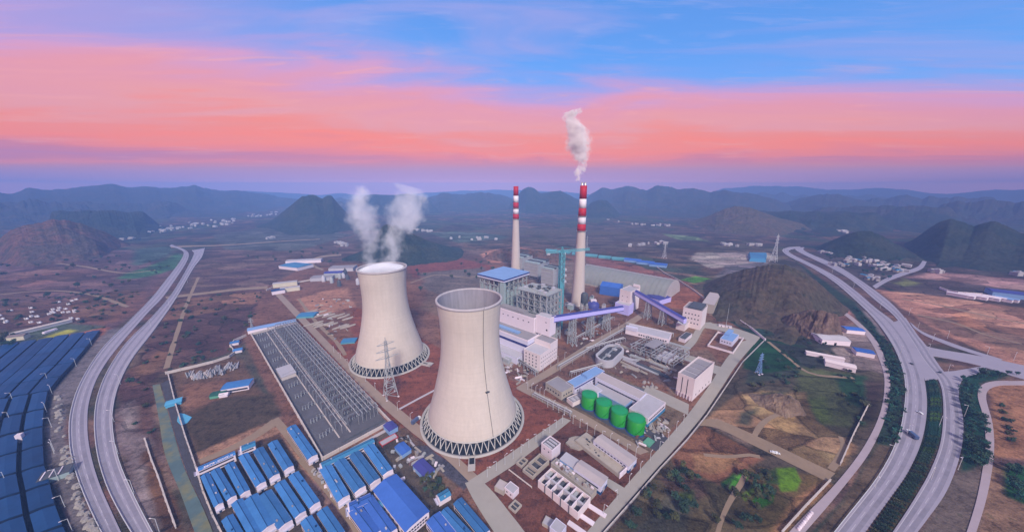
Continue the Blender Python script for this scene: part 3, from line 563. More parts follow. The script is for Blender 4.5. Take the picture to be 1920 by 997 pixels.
hill('red brown hill on the far left behind the fields', [(-60,446),(20,430),(60,420),(100,411),(130,414),(160,422),(200,436),(240,446)], 1900, 330, 280, 'red', gully=.25)
hill('small dark green hill behind the red brown one', [(130,414),(160,404),(180,396),(200,395),(220,402),(245,410),(285,420),(310,426)], 2600, 400, 300, 'forest', gully=.2)
hill('bluish hump left of the small green hill', [(60,420),(110,404),(150,392),(180,400),(215,414)], 3300, 500, 400, 'farh', gully=.2)
hill('brown scrub mound between the plant and the right highway', [(1285,560),(1318,540),(1350,520),(1385,508),(1420,499),(1450,495),(1478,498),(1505,510),(1535,530),(1556,550),(1590,588)], 800, 230, 80, 'mound', prof=1.0, gully=.24)
hill('low brown slope behind the switchyard and rear tower', [(440,492),(500,474),(540,462),(590,456),(640,462),(680,474),(720,492)], 1500, 260, 260, 'scrub', gully=.2)
hill('brown undulating rise beyond the chimneys', [(860,470),(910,448),(960,438),(1020,440),(1080,446),(1140,458),(1200,470)], 1600, 300, 300, 'scrub', gully=.2)
HM['tan'] = hillmat('tan_earth_mound', (.22,.155,.11), (.17,.115,.085), (.12,.09,.07))
HM['pink'] = hillmat('pinkish_quarry_face', (.22,.14,.115), (.15,.10,.08), (.085,.075,.055))
hill('ridged tan earth mound in the bare field right of the perimeter road', [(1380,775),(1398,752),(1425,741),(1455,738),(1480,741),(1498,752),(1512,778)], 385, 22, 16, 'tan', prof=1.2, gully=.3, n=70)
hill('small brown earth mound near the end of the wide tan dirt road', [(1525,845),(1540,828),(1560,822),(1578,832),(1588,852)], 385, 16, 12, 'tan', prof=1.2, gully=.35, n=50)
hill('pale quarried earth cliff at the foot of the scrub mound', [(1455,596),(1485,589),(1512,584),(1545,584),(1570,589),(1592,598)], 632, 30, 40, 'pink', prof=1.0, gully=.5, n=70)
hill('pinkish bare earth mound behind the rear chimney', [(905,484),(918,474),(940,466),(965,465),(1000,469),(1040,472),(1060,482),(1075,490)], 960, 60, 60, 'red', gully=.15)

rh = random.Random(12)
SKYW = ['left of the twin peaked hill', 'behind the far left villages', 'beyond the rear tower steam', 'between the steam and the rear chimney', 'behind the two chimneys', 'right of the front chimney', 'beyond the pale quarry', 'above the bend of the right highway', 'behind the right villages', 'at the far right']
for k in range(20):
    cx = 60+k*95+rh.uniform(-40, 40); wd = rh.uniform(90, 190); d = rh.choice([2700, 3300, 3900, 5000, 6200]); top = {2700: 388, 3300: 380, 3900: 373, 5000: 365, 6200: 360}[d]+rh.uniform(-3, 6)
    foot = 498.5-FPX*math.tan(PITCH-math.atan(CAM_H/d)); sky_ = [(cx-wd, foot+4)]; nb = rh.randint(3, 6)
    for j in range(nb):
        x0 = cx-wd*.85+wd*1.7*(j+.5)/nb; e = 1-abs((x0-cx)/wd)**2*.75; y = foot-(foot-top)*e*rh.uniform(.7, 1.0)
        sky_ += [(x0-wd*.55/nb, y+(foot-top)*.26), (x0-wd*.2/nb, y+1), (x0+wd*.2/nb, y), (x0+wd*.5/nb, y+(foot-top)*.2)]
    sky_.append((cx+wd, foot+4))
    hill(f'{["low", "hazy", "jagged", "humped"][k % 4]} blue karst ridge number of small peaks {SKYW[min(k//2, 9)]}'.replace(' number of', ' with'), sky_, d, rh.uniform(380, 620), 400, 'farh' if d > 3000 else 'forest', prof=.9, gully=.42, n=120)
# ------------------------------------------------------------------ haze
def build_haze():
    m = bpy.data.materials.new('evening_haze'); m.use_nodes = True; t = m.node_tree; t.nodes.clear()
    o = N(t, 'ShaderNodeOutputMaterial'); v = N(t, 'ShaderNodeVolumePrincipled'); LK(t, v.outputs[0], o.inputs['Volume'])
    v.inputs['Color'].default_value = (.205, .375, .80, 1); v.inputs['Density'].default_value = HAZE; v.inputs['Anisotropy'].default_value = -.4
    h = MB().box(-11500, 11500, -11500, 11500, -60, 366).build('haze', m); tag(h, 'thin bluish evening haze filling the whole valley', 'haze', kind='stuff')
HAZE = 2.0e-4
build_haze()

# ------------------------------------------------------------------ roads
def catmull(P, step=8.0):
    P = [Vector((p[0], p[1], 0)) for p in P]; out = []
    Q = [P[0]*2-P[1]]+P+[P[-1]*2-P[-2]]
    for i in range(1, len(Q)-2):
        a, b, c, d = Q[i-1:i+3]; n = max(2, int((c-b).length/step))
        for k in range(n):
            t = k/n; out.append(.5*((2*b)+(c-a)*t+(2*a-5*b+4*c-d)*t*t+(3*b-a-3*c+d)*t**3))
    out.append(P[-1]); return out
def resample(pts, n):
    s = [0]
    for a, b in zip(pts[:-1], pts[1:]): s.append(s[-1]+(b-a).length)
    xs = np.interp(np.linspace(0, s[-1], n), s, [p.x for p in pts]); ys = np.interp(np.linspace(0, s[-1], n), s, [p.y for p in pts])
    return [Vector((x, y, 0)) for x, y in zip(xs, ys)]
def gp(px): return [at(*p) for p in px]
def strip(name, label, left, right, m, top=.5, skirt=True, cat='road', world=False):
    Lc = catmull(left if world else gp(left)); Rc = catmull(right if world else gp(right)); n = max(len(Lc), len(Rc)); Lc = resample(Lc, n); Rc = resample(Rc, n)
    mb = MB(); vs_ = []
    for a, b in zip(Lc, Rc):
        za = hz(a.x, a.y)+top; zb = hz(b.x, b.y)+top
        vs_ += [(a.x, a.y, za), (b.x, b.y, zb), (a.x, a.y, za-top-.8), (b.x, b.y, zb-top-.8)]
    fs = []
    for i in range(n-1):
        k = 4*i; fs += [(k, k+1, k+5, k+4), (k, k+4, k+6, k+2), (k+1, k+3, k+7, k+5), (k+2, k+6, k+7, k+3)]
    fs += [(0, 2, 3, 1), (4*n-4, 4*n-3, 4*n-1, 4*n-2)]
    mb.add(vs_, fs); o = mb.build(name, M[m]); tag(o, label, cat, kind='structure'); return Lc, Rc
def line_along(L, Rr, f, wd, top, dash=None):
    """thin painted line between the two edges at fraction f; returns quads added to one mesh"""
    mb = MB(); c = [a.lerp(b, f) for a, b in zip(L, Rr)]
    for i in range(len(c)-1):
        if dash and (i % dash[0]) >= dash[1]: continue
        a, b = c[i], c[i+1]; d = (b-a); 
        if d.length < 1e-6: continue
        nrm = Vector((-d.y, d.x, 0)).normalized()*wd/2
        za = hz(a.x, a.y)+top; zb = hz(b.x, b.y)+top
        mb.add([(a.x-nrm.x, a.y-nrm.y, za), (a.x+nrm.x, a.y+nrm.y, za), (b.x+nrm.x, b.y+nrm.y, zb), (b.x-nrm.x, b.y-nrm.y, zb)], [(3, 2, 1, 0)])
    return mb
def marks(name, label, mb): tag(mb.build(name, M['whiteline']), label, 'road marking', kind='structure')
def rail(label, pts, base=.5):
    """guard rail: W-beam on posts, one thing per line"""
    r = thing('guard_rail', label, 'guard rail', (pts[0].x, pts[0].y, 0)); o = pts[0]
    b = MB(); p_ = MB()
    for i, (a, c) in enumerate(zip(pts[:-1], pts[1:])):
        za = hz(a.x, a.y)+base; zc = hz(c.x, c.y)+base
        b.beam((a.x-o.x, a.y-o.y, za+.75), (c.x-o.x, c.y-o.y, zc+.75), .3, .45)
        p_.beam((a.x-o.x, a.y-o.y, za-.1), (a.x-o.x, a.y-o.y, za+.9), .2)
    b.build('rail_beam', M['metalpale'], r); tag(p_.build('rail_posts', M['metalpale'], r), None, kind='stuff')
LW0 = [(318,462),(345,476),(300,540),(250,595),(195,650),(155,710),(133,770),(130,830),(140,880),(162,940),(196,1010),(222,1050)]
LW1 = [(322,459),(354,477),(318,540),(274,590),(222,650),(187,700),(168,750),(164,800),(170,850),(186,905),(212,965),(234,1010),(258,1050)]
LE0 = [(360,470),(363,480),(330,540),(288,592),(240,640),(205,690),(184,740),(177,790),(182,850),(199,910),(226,965),(250,1005),(276,1050)]
LE1 = [(384,466),(379,482),(362,505),(330,560),(290,618),(250,670),(224,720),(212,770),(214,820),(226,870),(252,930),(288,1000),(316,1050)]
a1 = strip('highway', 'left carriageway of the curved highway on the left beside the blue roofs', LW0, LW1, 'road')
a2 = strip('highway', 'right carriageway of the curved highway on the left with a pale barrier on its inner edge', LE0, LE1, 'road')
marks('road_marking', 'worn white lines on the outer left carriageway', (lambda q: q)(line_along(*a1, .16, .3, .504)))
marks('road_marking', 'dashed white lane line on the left carriageway', line_along(*a1, .52, .25, .504, (2, 1)))
marks('road_marking', 'dashed white lane line on the inner carriageway of the left highway', line_along(*a2, .48, .25, .504, (2, 1)))
marks('road_marking', 'white edge line on the inner carriageway of the left highway', line_along(*a2, .86, .3, .504))
rail('pale barrier along the median side of the left highway\'s inner carriageway', [p.lerp(q, .015) for p, q in zip(*a2)][::2])
rail('guard rail along the plant side of the left highway', [p.lerp(q, .985) for p, q in zip(*a2)][::2])
rail('guard rail between the left highway and the rubble verge', [p.lerp(q, .02) for p, q in zip(*a1)][::2])
RW0 = [(1500,461),(1478,463),(1467,469),(1480,481),(1520,501),(1560,526),(1600,560),(1640,600),(1672,645),(1691,690),(1697,730),(1694,770),(1686,810),(1668,855),(1640,902),(1600,953),(1560,1003),(1525,1050)]
RW1 = [(1502,463),(1483,467),(1480,472),(1500,484),(1558,513),(1600,542),(1640,576),(1676,604),(1704,640),(1722,680),(1733,712),(1738,760),(1730,820),(1705,880),(1670,932),(1636,978),(1600,1030),(1586,1050)]
RE0 = [(1512,462),(1494,464),(1497,471),(1560,503),(1600,528),(1640,562),(1676,592),(1704,632),(1728,672),(1758,710),(1768,750),(1765,820),(1745,880),(1710,942),(1672,1000),(1640,1050)]
RE1 = [(1522,461),(1508,463),(1512,471),(1566,496),(1620,530),(1668,566),(1698,598),(1720,628),(1738,650),(1752,672),(1768,695),(1786,714),(1796,742),(1806,790),(1801,848),(1777,916),(1737,975),(1700,1022),(1680,1050)]
b1 = strip('highway', 'inner carriageway of the right highway curving past the plant', RW0, RW1, 'road')
b2 = strip('highway', 'outer carriageway of the right highway beside the planted median', RE0, RE1, 'road', .496)
strip('junction', 'open paved junction where the right highway meets the side road', [(1676,604),(1704,640),(1722,680),(1734,713)], [(1698,596),(1728,640),(1752,680),(1760,711)], 'road', .492)
j1 = strip('side_road', 'pale side road leaving the right highway toward the right edge', [(1732,648),(1760,655),(1805,662),(1850,670),(1919,685),(2100,722)], [(1744,667),(1770,671),(1800,677),(1842,687),(1919,711),(2100,752)], 'road', .488)
strip('side_road', 'curved slip road turning from the junction into the side road', [(1762,697),(1785,696),(1804,693),(1846,686)], [(1797,746),(1801,718),(1815,705),(1852,698)], 'road', .484)
strip('slip_road', 'narrow slip road above the dark triangular island', [(1706,604),(1730,622),(1768,637),(1812,653),(1880,674)], [(1712,614),(1732,628),(1766,643),(1808,658),(1872,677)], 'road', .480)
for q, nm in ((b1, 'inner'), (b2, 'outer')):
    marks('road_marking', f'dashed white lane line on the {nm} carriageway of the right highway', line_along(*q, .5, .25, .508, (2, 1)))
    marks('road_marking', f'white edge line on the {nm} carriageway of the right highway', line_along(*q, .12, .3, .508))
rail('guard rail along the plant side of the right highway', [p.lerp(q, .012) for p, q in zip(*b1)][::2])
strip('frontage_road', 'narrow pale frontage road between the plant fields and the right highway', [(1560,574),(1600,604),(1632,640),(1654,690),(1658,730),(1648,780),(1618,840),(1568,905),(1500,975),(1450,1030)], [(1566,572),(1608,602),(1644,640),(1665,690),(1669,730),(1660,782),(1632,845),(1582,912),(1520,985),(1470,1040)], 'roadedge', .4)
strip('frontage_road', 'pinkish curving road round the brown field at the right edge', [(1990,706),(1919,714),(1868,714),(1840,722),(1833,742),(1843,780),(1848,830),(1842,880),(1830,940),(1808,1010),(1795,1050)], [(1990,716),(1919,722),(1878,722),(1854,730),(1849,748),(1860,790),(1864,830),(1860,880),(1848,940),(1826,1010),(1812,1050)], 'roadedge', .4)
strip('dirt_road', 'wide tan dirt road leading from the plant gate to the frontage road', [(1312,788),(1345,786),(1425,820),(1500,856),(1566,887)], [(1306,798),(1340,800),(1412,834),(1483,869),(1550,902)], 'dirtroad', .25)
strip('dirt_road', 'pale country lane bending past the right village', [(1730,488),(1720,500),(1690,510),(1660,522),(1636,536)], [(1738,490),(1728,504),(1698,515),(1666,527),(1642,541)], 'road', .3)
strip('dirt_road', 'thin pale track crossing the left fields to the highway', [(310,556),(380,548),(450,540),(502,536)], [(312,560),(380,552),(450,544),(502,541)], 'dirtroad', .25)
strip('dirt_road', 'loop of dirt track behind the plant\'s rear sheds', [(640,476),(600,480),(582,490),(588,500),(604,507)], [(640,479),(602,483),(587,490),(592,498),(608,505)], 'dirtroad', .25)
# roads inside the plant
strip('plant_road', 'tan plant road between the switchyard and the cooling towers', [(512,548),(560,600),(620,664),(690,737),(760,800),(830,855),(882,905)], [(522,545),(572,596),(634,660),(706,730),(778,790),(846,846),(900,896)], 'tanroad', .3)
strip('plant_road', 'wide pale concrete road coming into the plant at the lower centre', [(872,905),(884,930),(905,965),(935,1010),(960,1050)], [(900,898),(925,922),(955,960),(990,1005),(1015,1050)], 'plantroad', .32)
strip('plant_road', 'pale plant road running past the front cooling tower to the green tanks', [(878,902),(930,868),(985,830),(1055,782)], [(902,910),(950,880),(1005,840),(1070,788)], 'plantroad', .308)
strip('plant_road', 'brown plant road in front of the green tanks', [(968,728),(1020,755),(1075,782),(1140,818),(1200,852)], [(982,722),(1034,748),(1090,774),(1152,810),(1216,846)], 'tanroad', .296)
strip('plant_road', 'brown plant road along the end of the turbine hall to the coal vault', [(968,726),(1020,696),(1070,665),(1110,640),(1160,612),(1206,584)], [(982,731),(1036,701),(1086,670),(1126,643),(1176,615),(1216,588)], 'tanroad', .284)
strip('plant_road', 'long pale perimeter road on the right side of the plant', [(1060,1050),(1098,1000),(1150,938),(1200,880),(1250,824),(1292,774),(1330,722),(1362,672),(1390,640)], [(1090,1050),(1122,1004),(1176,942),(1228,882),(1278,826),(1318,778),(1352,728),(1384,680),(1424,634)], 'plantroad', .304)
strip('plant_road', 'pale plant road behind the chemical building to the perimeter road', [(1212,722),(1250,738),(1292,758)], [(1206,736),(1240,754),(1290,778)], 'plantroad', .29)
strip('plant_road', 'short pale cross road between the long white sheds', [(1118,884),(1150,902),(1180,920)], [(1112,896),(1140,912),(1168,932)], 'plantroad', .278)
strip('plant_road', 'pale road around the near side of the fenced yard', [(1256,668),(1290,640),(1312,608),(1332,604)], [(1268,674),(1302,646),(1322,614),(1344,610)], 'plantroad', .286)
strip('plant_road', 'pale road along the far side of the fenced yard', [(1322,604),(1360,610),(1400,622),(1426,632)], [(1318,614),(1352,620),(1392,634),(1414,646)], 'plantroad', .266)
strip('plant_road', 'pale road below the fenced yard joining the perimeter road', [(1258,662),(1300,668),(1340,684),(1372,694)], [(1254,672),(1294,682),(1334,698),(1362,706)], 'plantroad', .262)
strip('camp_lane', 'pinkish lane between the two groups of blue roofed sheds', [(556,862),(590,900),(630,950),(668,1005),(690,1050)], [(572,858),(606,894),(652,948),(692,1000),(716,1050)], 'dirtroad', .2, cat='lane')
strip('camp_lane', 'dirt lane along the upper edge of the blue shed camp', [(370,862),(420,842),(470,815),(510,786)], [(372,870),(424,850),(476,824),(520,796)], 'dirtroad', .2, cat='lane')
strip('camp_lane', 'dirt lane beside the switchyard wall down to the camp', [(508,788),(530,815),(556,850),(570,866)], [(522,782),(546,808),(572,838),(590,858)], 'dirtroad', .196, cat='lane')
M['channel'] = mat('mossy_channel_concrete', (.085,.135,.14), .9, .25, .08, col2=(.17,.17,.095), c2=(.45,.6)); M['slope'] = mat('dark_stone_slope', (.06,.057,.068), .95, .3, .12, bump=.5)
strip('drainage_channel', 'pale greyish green drainage channel running down beside the stone slope', [(286,722),(297,780),(309,850),(337,920),(366,1000),(385,1050)], [(300,720),(331,830),(347,880),(382,955),(402,1005),(418,1050)], 'channel', .12, cat='channel')
strip('stone_slope', 'dark stone faced slope between the drainage channel and the camp wall', [(302,719),(333,830),(349,880),(384,955),(404,1005),(420,1050)], [(316,712),(346,818),(366,874),(402,955),(424,1005),(440,1050)], 'slope', .35, cat='slope')
strip('kerb', 'pale white conduit trench crossing the red earth between the cooling towers', [(736,772),(780,748),(818,728)], [(738,774),(782,750),(820,730)], 'whiteline', .25)

# ------------------------------------------------------------------ the two cooling towers
PROF = [(40.4,8.6),(39.4,14),(36.4,24),(33.6,34),(31.1,44),(28.9,54),(27.1,64),(26.0,74),(25.5,84),(25.7,94),(26.4,104),(27.2,113),(27.6,117.5)]
def tower(label, c, ladder_ang, steam=False):
    t = thing('cooling_tower', label, 'cooling tower', (c.x, c.y, 0), 0, 'concrete cooling towers')
    # smooth profile
    zz = np.linspace(8.6, 117.5, 48); zs = [p[1] for p in PROF]; rs = [p[0] for p in PROF]; rr = np.interp(zz, zs, rs)
    k = np.array([.25, .5, .25]); 
    for _ in range(3): rr = np.convolve(np.pad(rr, 1, 'reflect', reflect_type='odd'), k, 'valid')
    outer = list(zip(rr, zz)); MB().lathe(outer, 128).build('shell', M['concrete'], t)
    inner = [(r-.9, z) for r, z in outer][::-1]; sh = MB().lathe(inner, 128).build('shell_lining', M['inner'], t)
    r1 = rr[-1]; MB().lathe([(r1-.9,117.5),(r1-.9,118.6),(r1+.8,118.6),(r1+.8,117.0),(r1+.1,116.4)], 128).build('rim', M['rimc'], t)
    MB().lathe([(40.0,8.6),(40.0,8.0),(41.5,8.0),(41.5,9.0),(40.9,9.0)], 128).build('ring_beam', M['strut'], t)
    MB().lathe([(48.4,-.5),(48.4,1.3),(46.0,1.3),(46.0,.5)], 128).build('basin_wall', M['pad'], t)
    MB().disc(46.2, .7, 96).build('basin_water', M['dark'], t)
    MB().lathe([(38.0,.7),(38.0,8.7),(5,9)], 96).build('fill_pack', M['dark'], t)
    n = 48
    for i in range(n):
        a = 2*math.pi*i/n; b = MB()
        for s in (-1, 1):
            a2 = a+s*math.pi/n*.92
            b.beam((45.2*math.cos(a), 45.2*math.sin(a), .7), (40.9*math.cos(a2), 40.9*math.sin(a2), 8.3), .5)
        b.build('v_strut', M['strut'], t)
    if ladder_ang is not None:
        b = MB(); prev = None
        for r, z in outer+[(r1+1.5, 119)]:
            p = ((r+.5)*math.cos(ladder_ang), (r+.5)*math.sin(ladder_ang), z)
            if prev: b.beam(prev, p, .32)
            prev = p
        b.build('ladder', M['darksteel'], t)
        for zf in (46,):
            i = int(np.argmin(abs(zz-zf))); r = rr[i]+.9; b = MB(); b.box(r-1, r+1.2, -1.6, 1.6, zz[i]-.2, zz[i]+.15); b.box(r+1.05, r+1.2, -1.6, 1.6, zz[i], zz[i]+1.2)
            b.build('ladder_landing', M['darksteel'], t, rz=ladder_ang)
    else: pass
    return t
T1 = at(887, 781); T2 = at(733, 669)
tower('front cooling tower with a dark open top and a thin black ladder line', T1, math.atan2(-.86, .52))
tower('rear concrete cooling tower on the left with steam filling its top', T2, None)
def block(name, label, cat, c, dx, dy, z0, z1, m, rz=0, group=None):
    o = MB().box(-dx/2, dx/2, -dy/2, dy/2, z0, z1).build(name, M[m], None, (c.x, c.y, 0), rz); tag(o, label, cat, group); return o
def outlet(label, c, ang):
    t = thing('outlet_channel', label, 'water channel', (c.x+46*math.cos(ang), c.y+46*math.sin(ang), 0), ang)
    b = MB(); b.box(0, 14, -2.6, -2.0, 0, 2.6); b.box(0, 14, 2.0, 2.6, 0, 2.6); b.box(13.4, 14, -2, 2, 0, 2.6); b.build('channel_wall', M['pad'], t)
    MB().box(.2, 13.4, -2, 2, .4, .9).build('channel_water', M['dark'], t); MB().box(10.5, 16.5, -2.8, 2.8, 2.6, 3.0).build('channel_cover', M['pad'], t)
outlet('dark outlet channel with pale cover at the foot of the front cooling tower', T1, math.atan2(-.995, .1))
outlet('pale outlet channel beside the rear cooling tower foot', T2, math.atan2(-.35, .94))

# ------------------------------------------------------------------ the two banded chimneys
def chimney(label, c, h=214, sub_h=6):
    t = thing('chimney', label, 'chimney', (c.x, c.y, 0), 0, 'red and white banded chimneys')
    rb, rt = 12.4, 5.7
    def r(z): return rt+(rb-rt)*(1-z/h)**1.35
    bands = [0, .635*h, .695*h, .757*h, .823*h, .897*h, h]
    cols = ['chim', 'red', 'whiteband', 'red', 'whiteband', 'red']; nm = ['shaft', 'red_band', 'white_band', 'red_band', 'white_band', 'red_band']
    for i in range(6):
        z0, z1 = bands[i], bands[i+1]; zz = np.linspace(z0, z1, 14 if i == 0 else 3)
        pf = [(r(z)+(.0 if i == 0 else .12*(i % 2)), z) for z in zz]
        if i: pf = [(pf[0][0]-1, z0)]+pf+[(pf[-1][0]-1, z1)]
        MB().lathe(pf, 48).build(nm[i], M[cols[i]], t)
    MB().disc(rt, h-.3, 48).build('top_slab', M['dark'], t)
    MB().lathe([(rb+1.5,-.5),(rb+1.5,1.2),(rb-.5,1.2)], 48).build('footing', M['pad'], t)
    for z in (bands[1], bands[3]-.5):
        MB().lathe([(r(z)+.1,z),(r(z)+1.3,z),(r(z)+1.3,z+1.1),(r(z)+1.15,z+1.1),(r(z)+1.15,z+.15),(r(z)+.1,z+.15)], 48).build('gallery', M['steel'], t)
    return t
CH1, CH2 = at(967, 512), at(1083, 570)
chimney('rear red and white banded chimney without smoke, behind the blue roofed boiler house', CH1)
c2 = chimney('front red and white banded chimney with two silver flues smoking at its top', CH2, 214)
for s in (-1, 1): MB().lathe([(2.0,213),(2.0,219.5),(1.7,219.5),(1.7,213)], 20, cx=s*2.7).build('flue', M['flue'], c2)

# ------------------------------------------------------------------ buildings
WM = {}
def winmesh(wd, ht, m='glass'):
    k = (round(wd, 2), round(ht, 2), m)
    if k not in WM: WM[k] = MB().box(-wd/2, wd/2, -.06, .06, -ht/2, ht/2).mesh('window', M[m])
    return WM[k]
def windows(t, face, span, rows, cols, wd, ht, off=0.0, name='window', m='glass'):
    """face 'R': y = off plane along x; 'L': x = off plane along y; span = (a0, a1, z0, z1)"""
    a0, a1, z0, z1 = span
    for i in range(cols):
        for j in range(rows):
            a = a0+(a1-a0)*(i+.5)/cols; z = z0+(z1-z0)*(j+.5)/rows
            if face == 'R': part(name, winmesh(wd, ht, m), t, (a, off, z))
            else: part(name, winmesh(wd, ht, m), t, (off, a, z), math.pi/2)
def frame3(A, B, Cc):
    """A the corner nearest the viewer, B the end of its left side, Cc the end of its right side -> yaw, length along right side, length along left side"""
    ac = Cc-A; ab = B-A; y1 = math.atan2(ac.y, ac.x); y2 = math.atan2(ab.y, ab.x)-math.pi/2
    while y2-y1 > math.pi: y2 -= 2*math.pi
    while y2-y1 < -math.pi: y2 += 2*math.pi
    yaw = (y1+y2)/2; x = Vector((math.cos(yaw), math.sin(yaw), 0)); y = Vector((-x.y, x.x, 0))
    return yaw, ac.dot(x), ab.dot(y)
def hall(name, label, cat, A, B, Cc, h, wall='white', roof='roofgrey', zref=None, par=.8, z0=0, gable=0.0, eave=.0, stripe=None, stripes=(), group=None):
    """box building from three corners given as photo pixels on the plane z = zref"""
    zr = h if zref is None else zref
    a, b, c = at(*A, zr), at(*B, zr), at(*Cc, zr); yaw, L, W = frame3(a, b, c)
    t = thing(name, label, cat, (a.x, a.y, 0), yaw, group)
    MB().box(0, L, 0, W, z0-.3 if z0 == 0 else z0, h).build('wall', M[wall], t)
    if gable:
        b = MB(); e = eave
        if L >= W: vs_ = [(-e,-e,h+.05),(L+e,-e,h+.05),(L+e,W+e,h+.05),(-e,W+e,h+.05),(-e,W/2,h+gable),(L+e,W/2,h+gable)]; b.add(vs_, [(0,1,5,4),(2,3,4,5),(3,0,4),(1,2,5),(3,2,1,0)])
        else: vs_ = [(-e,-e,h+.05),(L+e,-e,h+.05),(L+e,W+e,h+.05),(-e,W+e,h+.05),(L/2,-e,h+gable),(L/2,W+e,h+gable)]; b.add(vs_, [(1,2,5,4),(3,0,4,5),(0,1,4),(2,3,5),(3,2,1,0)])
        b.build('roof', M[roof], t)
    else:
        MB().box(.3, L-.3, .3, W-.3, h, h+.12).build('roof', M[roof], t)
        if par:
            b = MB()
            b.box(-.08, L+.08, -.08, .3, h+.003, h+par); b.box(-.08, L+.08, W-.3, W+.08, h+.003, h+par); b.box(-.08, .3, .303, W-.303, h+.003, h+par); b.box(L-.3, L+.08, .303, W-.303, h+.003, h+par); b.build('parapet', M[wall], t)
    for (za, zb, m) in stripes:
        b = MB(); b.box(-.1, L+.1, -.1, -.02, za, zb); b.box(-.1, -.02, -.02, W+.1, za, zb); b.build('stripe', M[m], t)
    return t, L, W
# turbine hall group in one local frame: x to the right-back, y to the left-back
O = at(1012, 696); YAW = R(50)
def at_l(x, y): c, s = math.cos(YAW), math.sin(YAW); return Vector((O.x+c*x-s*y, O.y+s*x+c*y, 0))
p = at_l(0, 0); t = thing('office_building', 'white office block with small windows at the near end of the turbine hall', 'building', p, YAW)
b = MB(); b.box(0, 22, 0, 24, -.3, 20); b.box(22.004, 38, 0, 24, -.3, 26); b.build('wall', M['pinkw'], t)
b = MB(); b.box(.4, 21.6, .4, 23.6, 20, 20.15); b.build('roof', M['rooflt'], t); MB().box(22.4, 37.6, .4, 23.6, 26, 26.15).build('roof', M['roofgrey'], t)
b = MB()
for (x0, x1, z) in ((0, 22, 20), (22, 38, 26)):
    b.box(x0-.06, x1+.06, -.06, .35, z+.004, z+1.1); b.box(x0-.06, x1+.06, 23.65, 24.06, z+.004, z+1.1); b.box(x0-.06, x0+.35, .35, 23.65, z+.004, z+1.1); b.box(x1-.35, x1+.06, .35, 23.65, z+.004, z+1.1)
b.build('parapet', M['pinkw'], t)
windows(t, 'L', (3, 23, 2, 19), 4, 4, 1.3, 2.0, -.03); windows(t, 'R', (1, 37, 3, 18), 3, 9, 1.1, 1.0, -.03)
MB().box(.5, 37.5, -.14, -.02, 10.2, 10.5).build('string_course', M['roofgrey'], t)
t = thing('turbine_hall', 'long lavender turbine hall with flat grey roof and navy stripe', 'building', at_l(8, 24.3), YAW)
Lh = 118
MB().box(0, 24, 0, Lh, -.3, 27).build('wall', M['white2'], t); MB().box(.6, 23.4, .6, Lh-.6, 27, 27.15).build('roof', M['roofgrey'], t)
b = MB(); b.box(-.1, 24.1, -.1, .6, 27.003, 28.6); b.box(-.1, .6, .6, Lh, 27.003, 28.6); b.build('parapet', M['white'], t)
b = MB(); b.box(-.14, -.02, -.14, Lh, 18.6, 21.8); b.box(-.02, 24.1, -.14, -.02, 18.6, 21.8); b.build('stripe', M['navy'], t)
MB().box(8, 14, 22, 78, 27.15, 29).build('roof_skylight', M['bluelt'], t); MB().box(14.004, 14.8, 22, 78, 27.15, 28).build('skylight_kerb', M['navy'], t)
for k in range(5): MB().box(3, 20, 84+k*6, 84.8+k*6, 27.16, 27.6).build('roof_rib', M['rooflt'], t)
t = thing('coal_bunker_bay', 'tall white bunker bay with a row of small dark windows behind the turbine hall', 'building', at_l(32.3, 33), YAW)
Lb = 112
MB().box(0, 14, 0, Lb, -.3, 46).build('wall', M['white'], t); MB().box(.5, 13.5, .5, Lb-.5, 46, 46.2).build('roof', M['roofgrey'], t)
b = MB(); b.box(-.1, .5, -.1, Lb, 46.003, 47.6); b.box(.5, 14, -.1, .5, 46.003, 47.6); b.build('parapet', M['white'], t)
MB().box(4, 13, 20, 62, 46.2, 49.5).build('roof_conveyor_house', M['roofgrey'], t)
windows(t, 'L', (4, 84, 38, 42), 1, 9, 2.0, 1.4, -.03)
t = thing('conveyor_head_house', 'white head house block raised where the lower conveyor meets the bunker bay', 'building', at_l(36, 11), YAW)
MB().box(0, 14, 0, 21.6, 27, 51).build('wall', M['white'], t); MB().box(.4, 13.6, .4, 21.2, 51, 51.2).build('roof', M['rooflt'], t)
b = MB(); b.box(-.08, 14.08, -.08, .4, 51.003, 52); b.box(-.08, .4, .4, 21.6, 51.003, 52); b.build('parapet', M['white'], t)
b = MB(); b.box(2.5, 11, 14.5, 20, -.3, 27); b.build('stair_shaft', M['white2'], t)
for xy in ((1, 1), (13, 1)): MB().box(xy[0]-.6, xy[0]+.6, xy[1]-.6, xy[1]+.6, 0, 27).build('leg', M['pad'], t)
windows(t, 'L', (4, 8, 43, 47), 1, 1, 2.4, .9, -.03)
b = MB(); b.add([(-.05, 4.5+1.3*math.cos(a), 35+1.3*math.sin(a)) for a in [2*math.pi*i/16 for i in range(16)]], [tuple(range(16))]); b.build('round_vent', M['dark'], t)
t = thing('pump_annex', 'low grey annex with pipes along the foot of the turbine hall', 'building', at_l(-14, 30), YAW)
MB().box(8, 21.9, 0, 96, -.3, 9).build('wall', M['white2'], t); MB().box(8, 21.9, 0, 96, 9.003, 9.4).build('roof', M['rooflt'], t)
for k in range(5): MB().box(1.5, 7.5, 8+k*18, 17+k*18, 0, 5.5).build('transformer', M['steel'], t); 
for k in range(5): MB().tube([(3, 9+k*18, 6), (3, 16+k*18, 6)], .8, 10).build('conservator', M['rooflt'], t)
MB().box(-1, -.6, 0, 98, 0, 3).build('blast_wall', M['pad'], t)

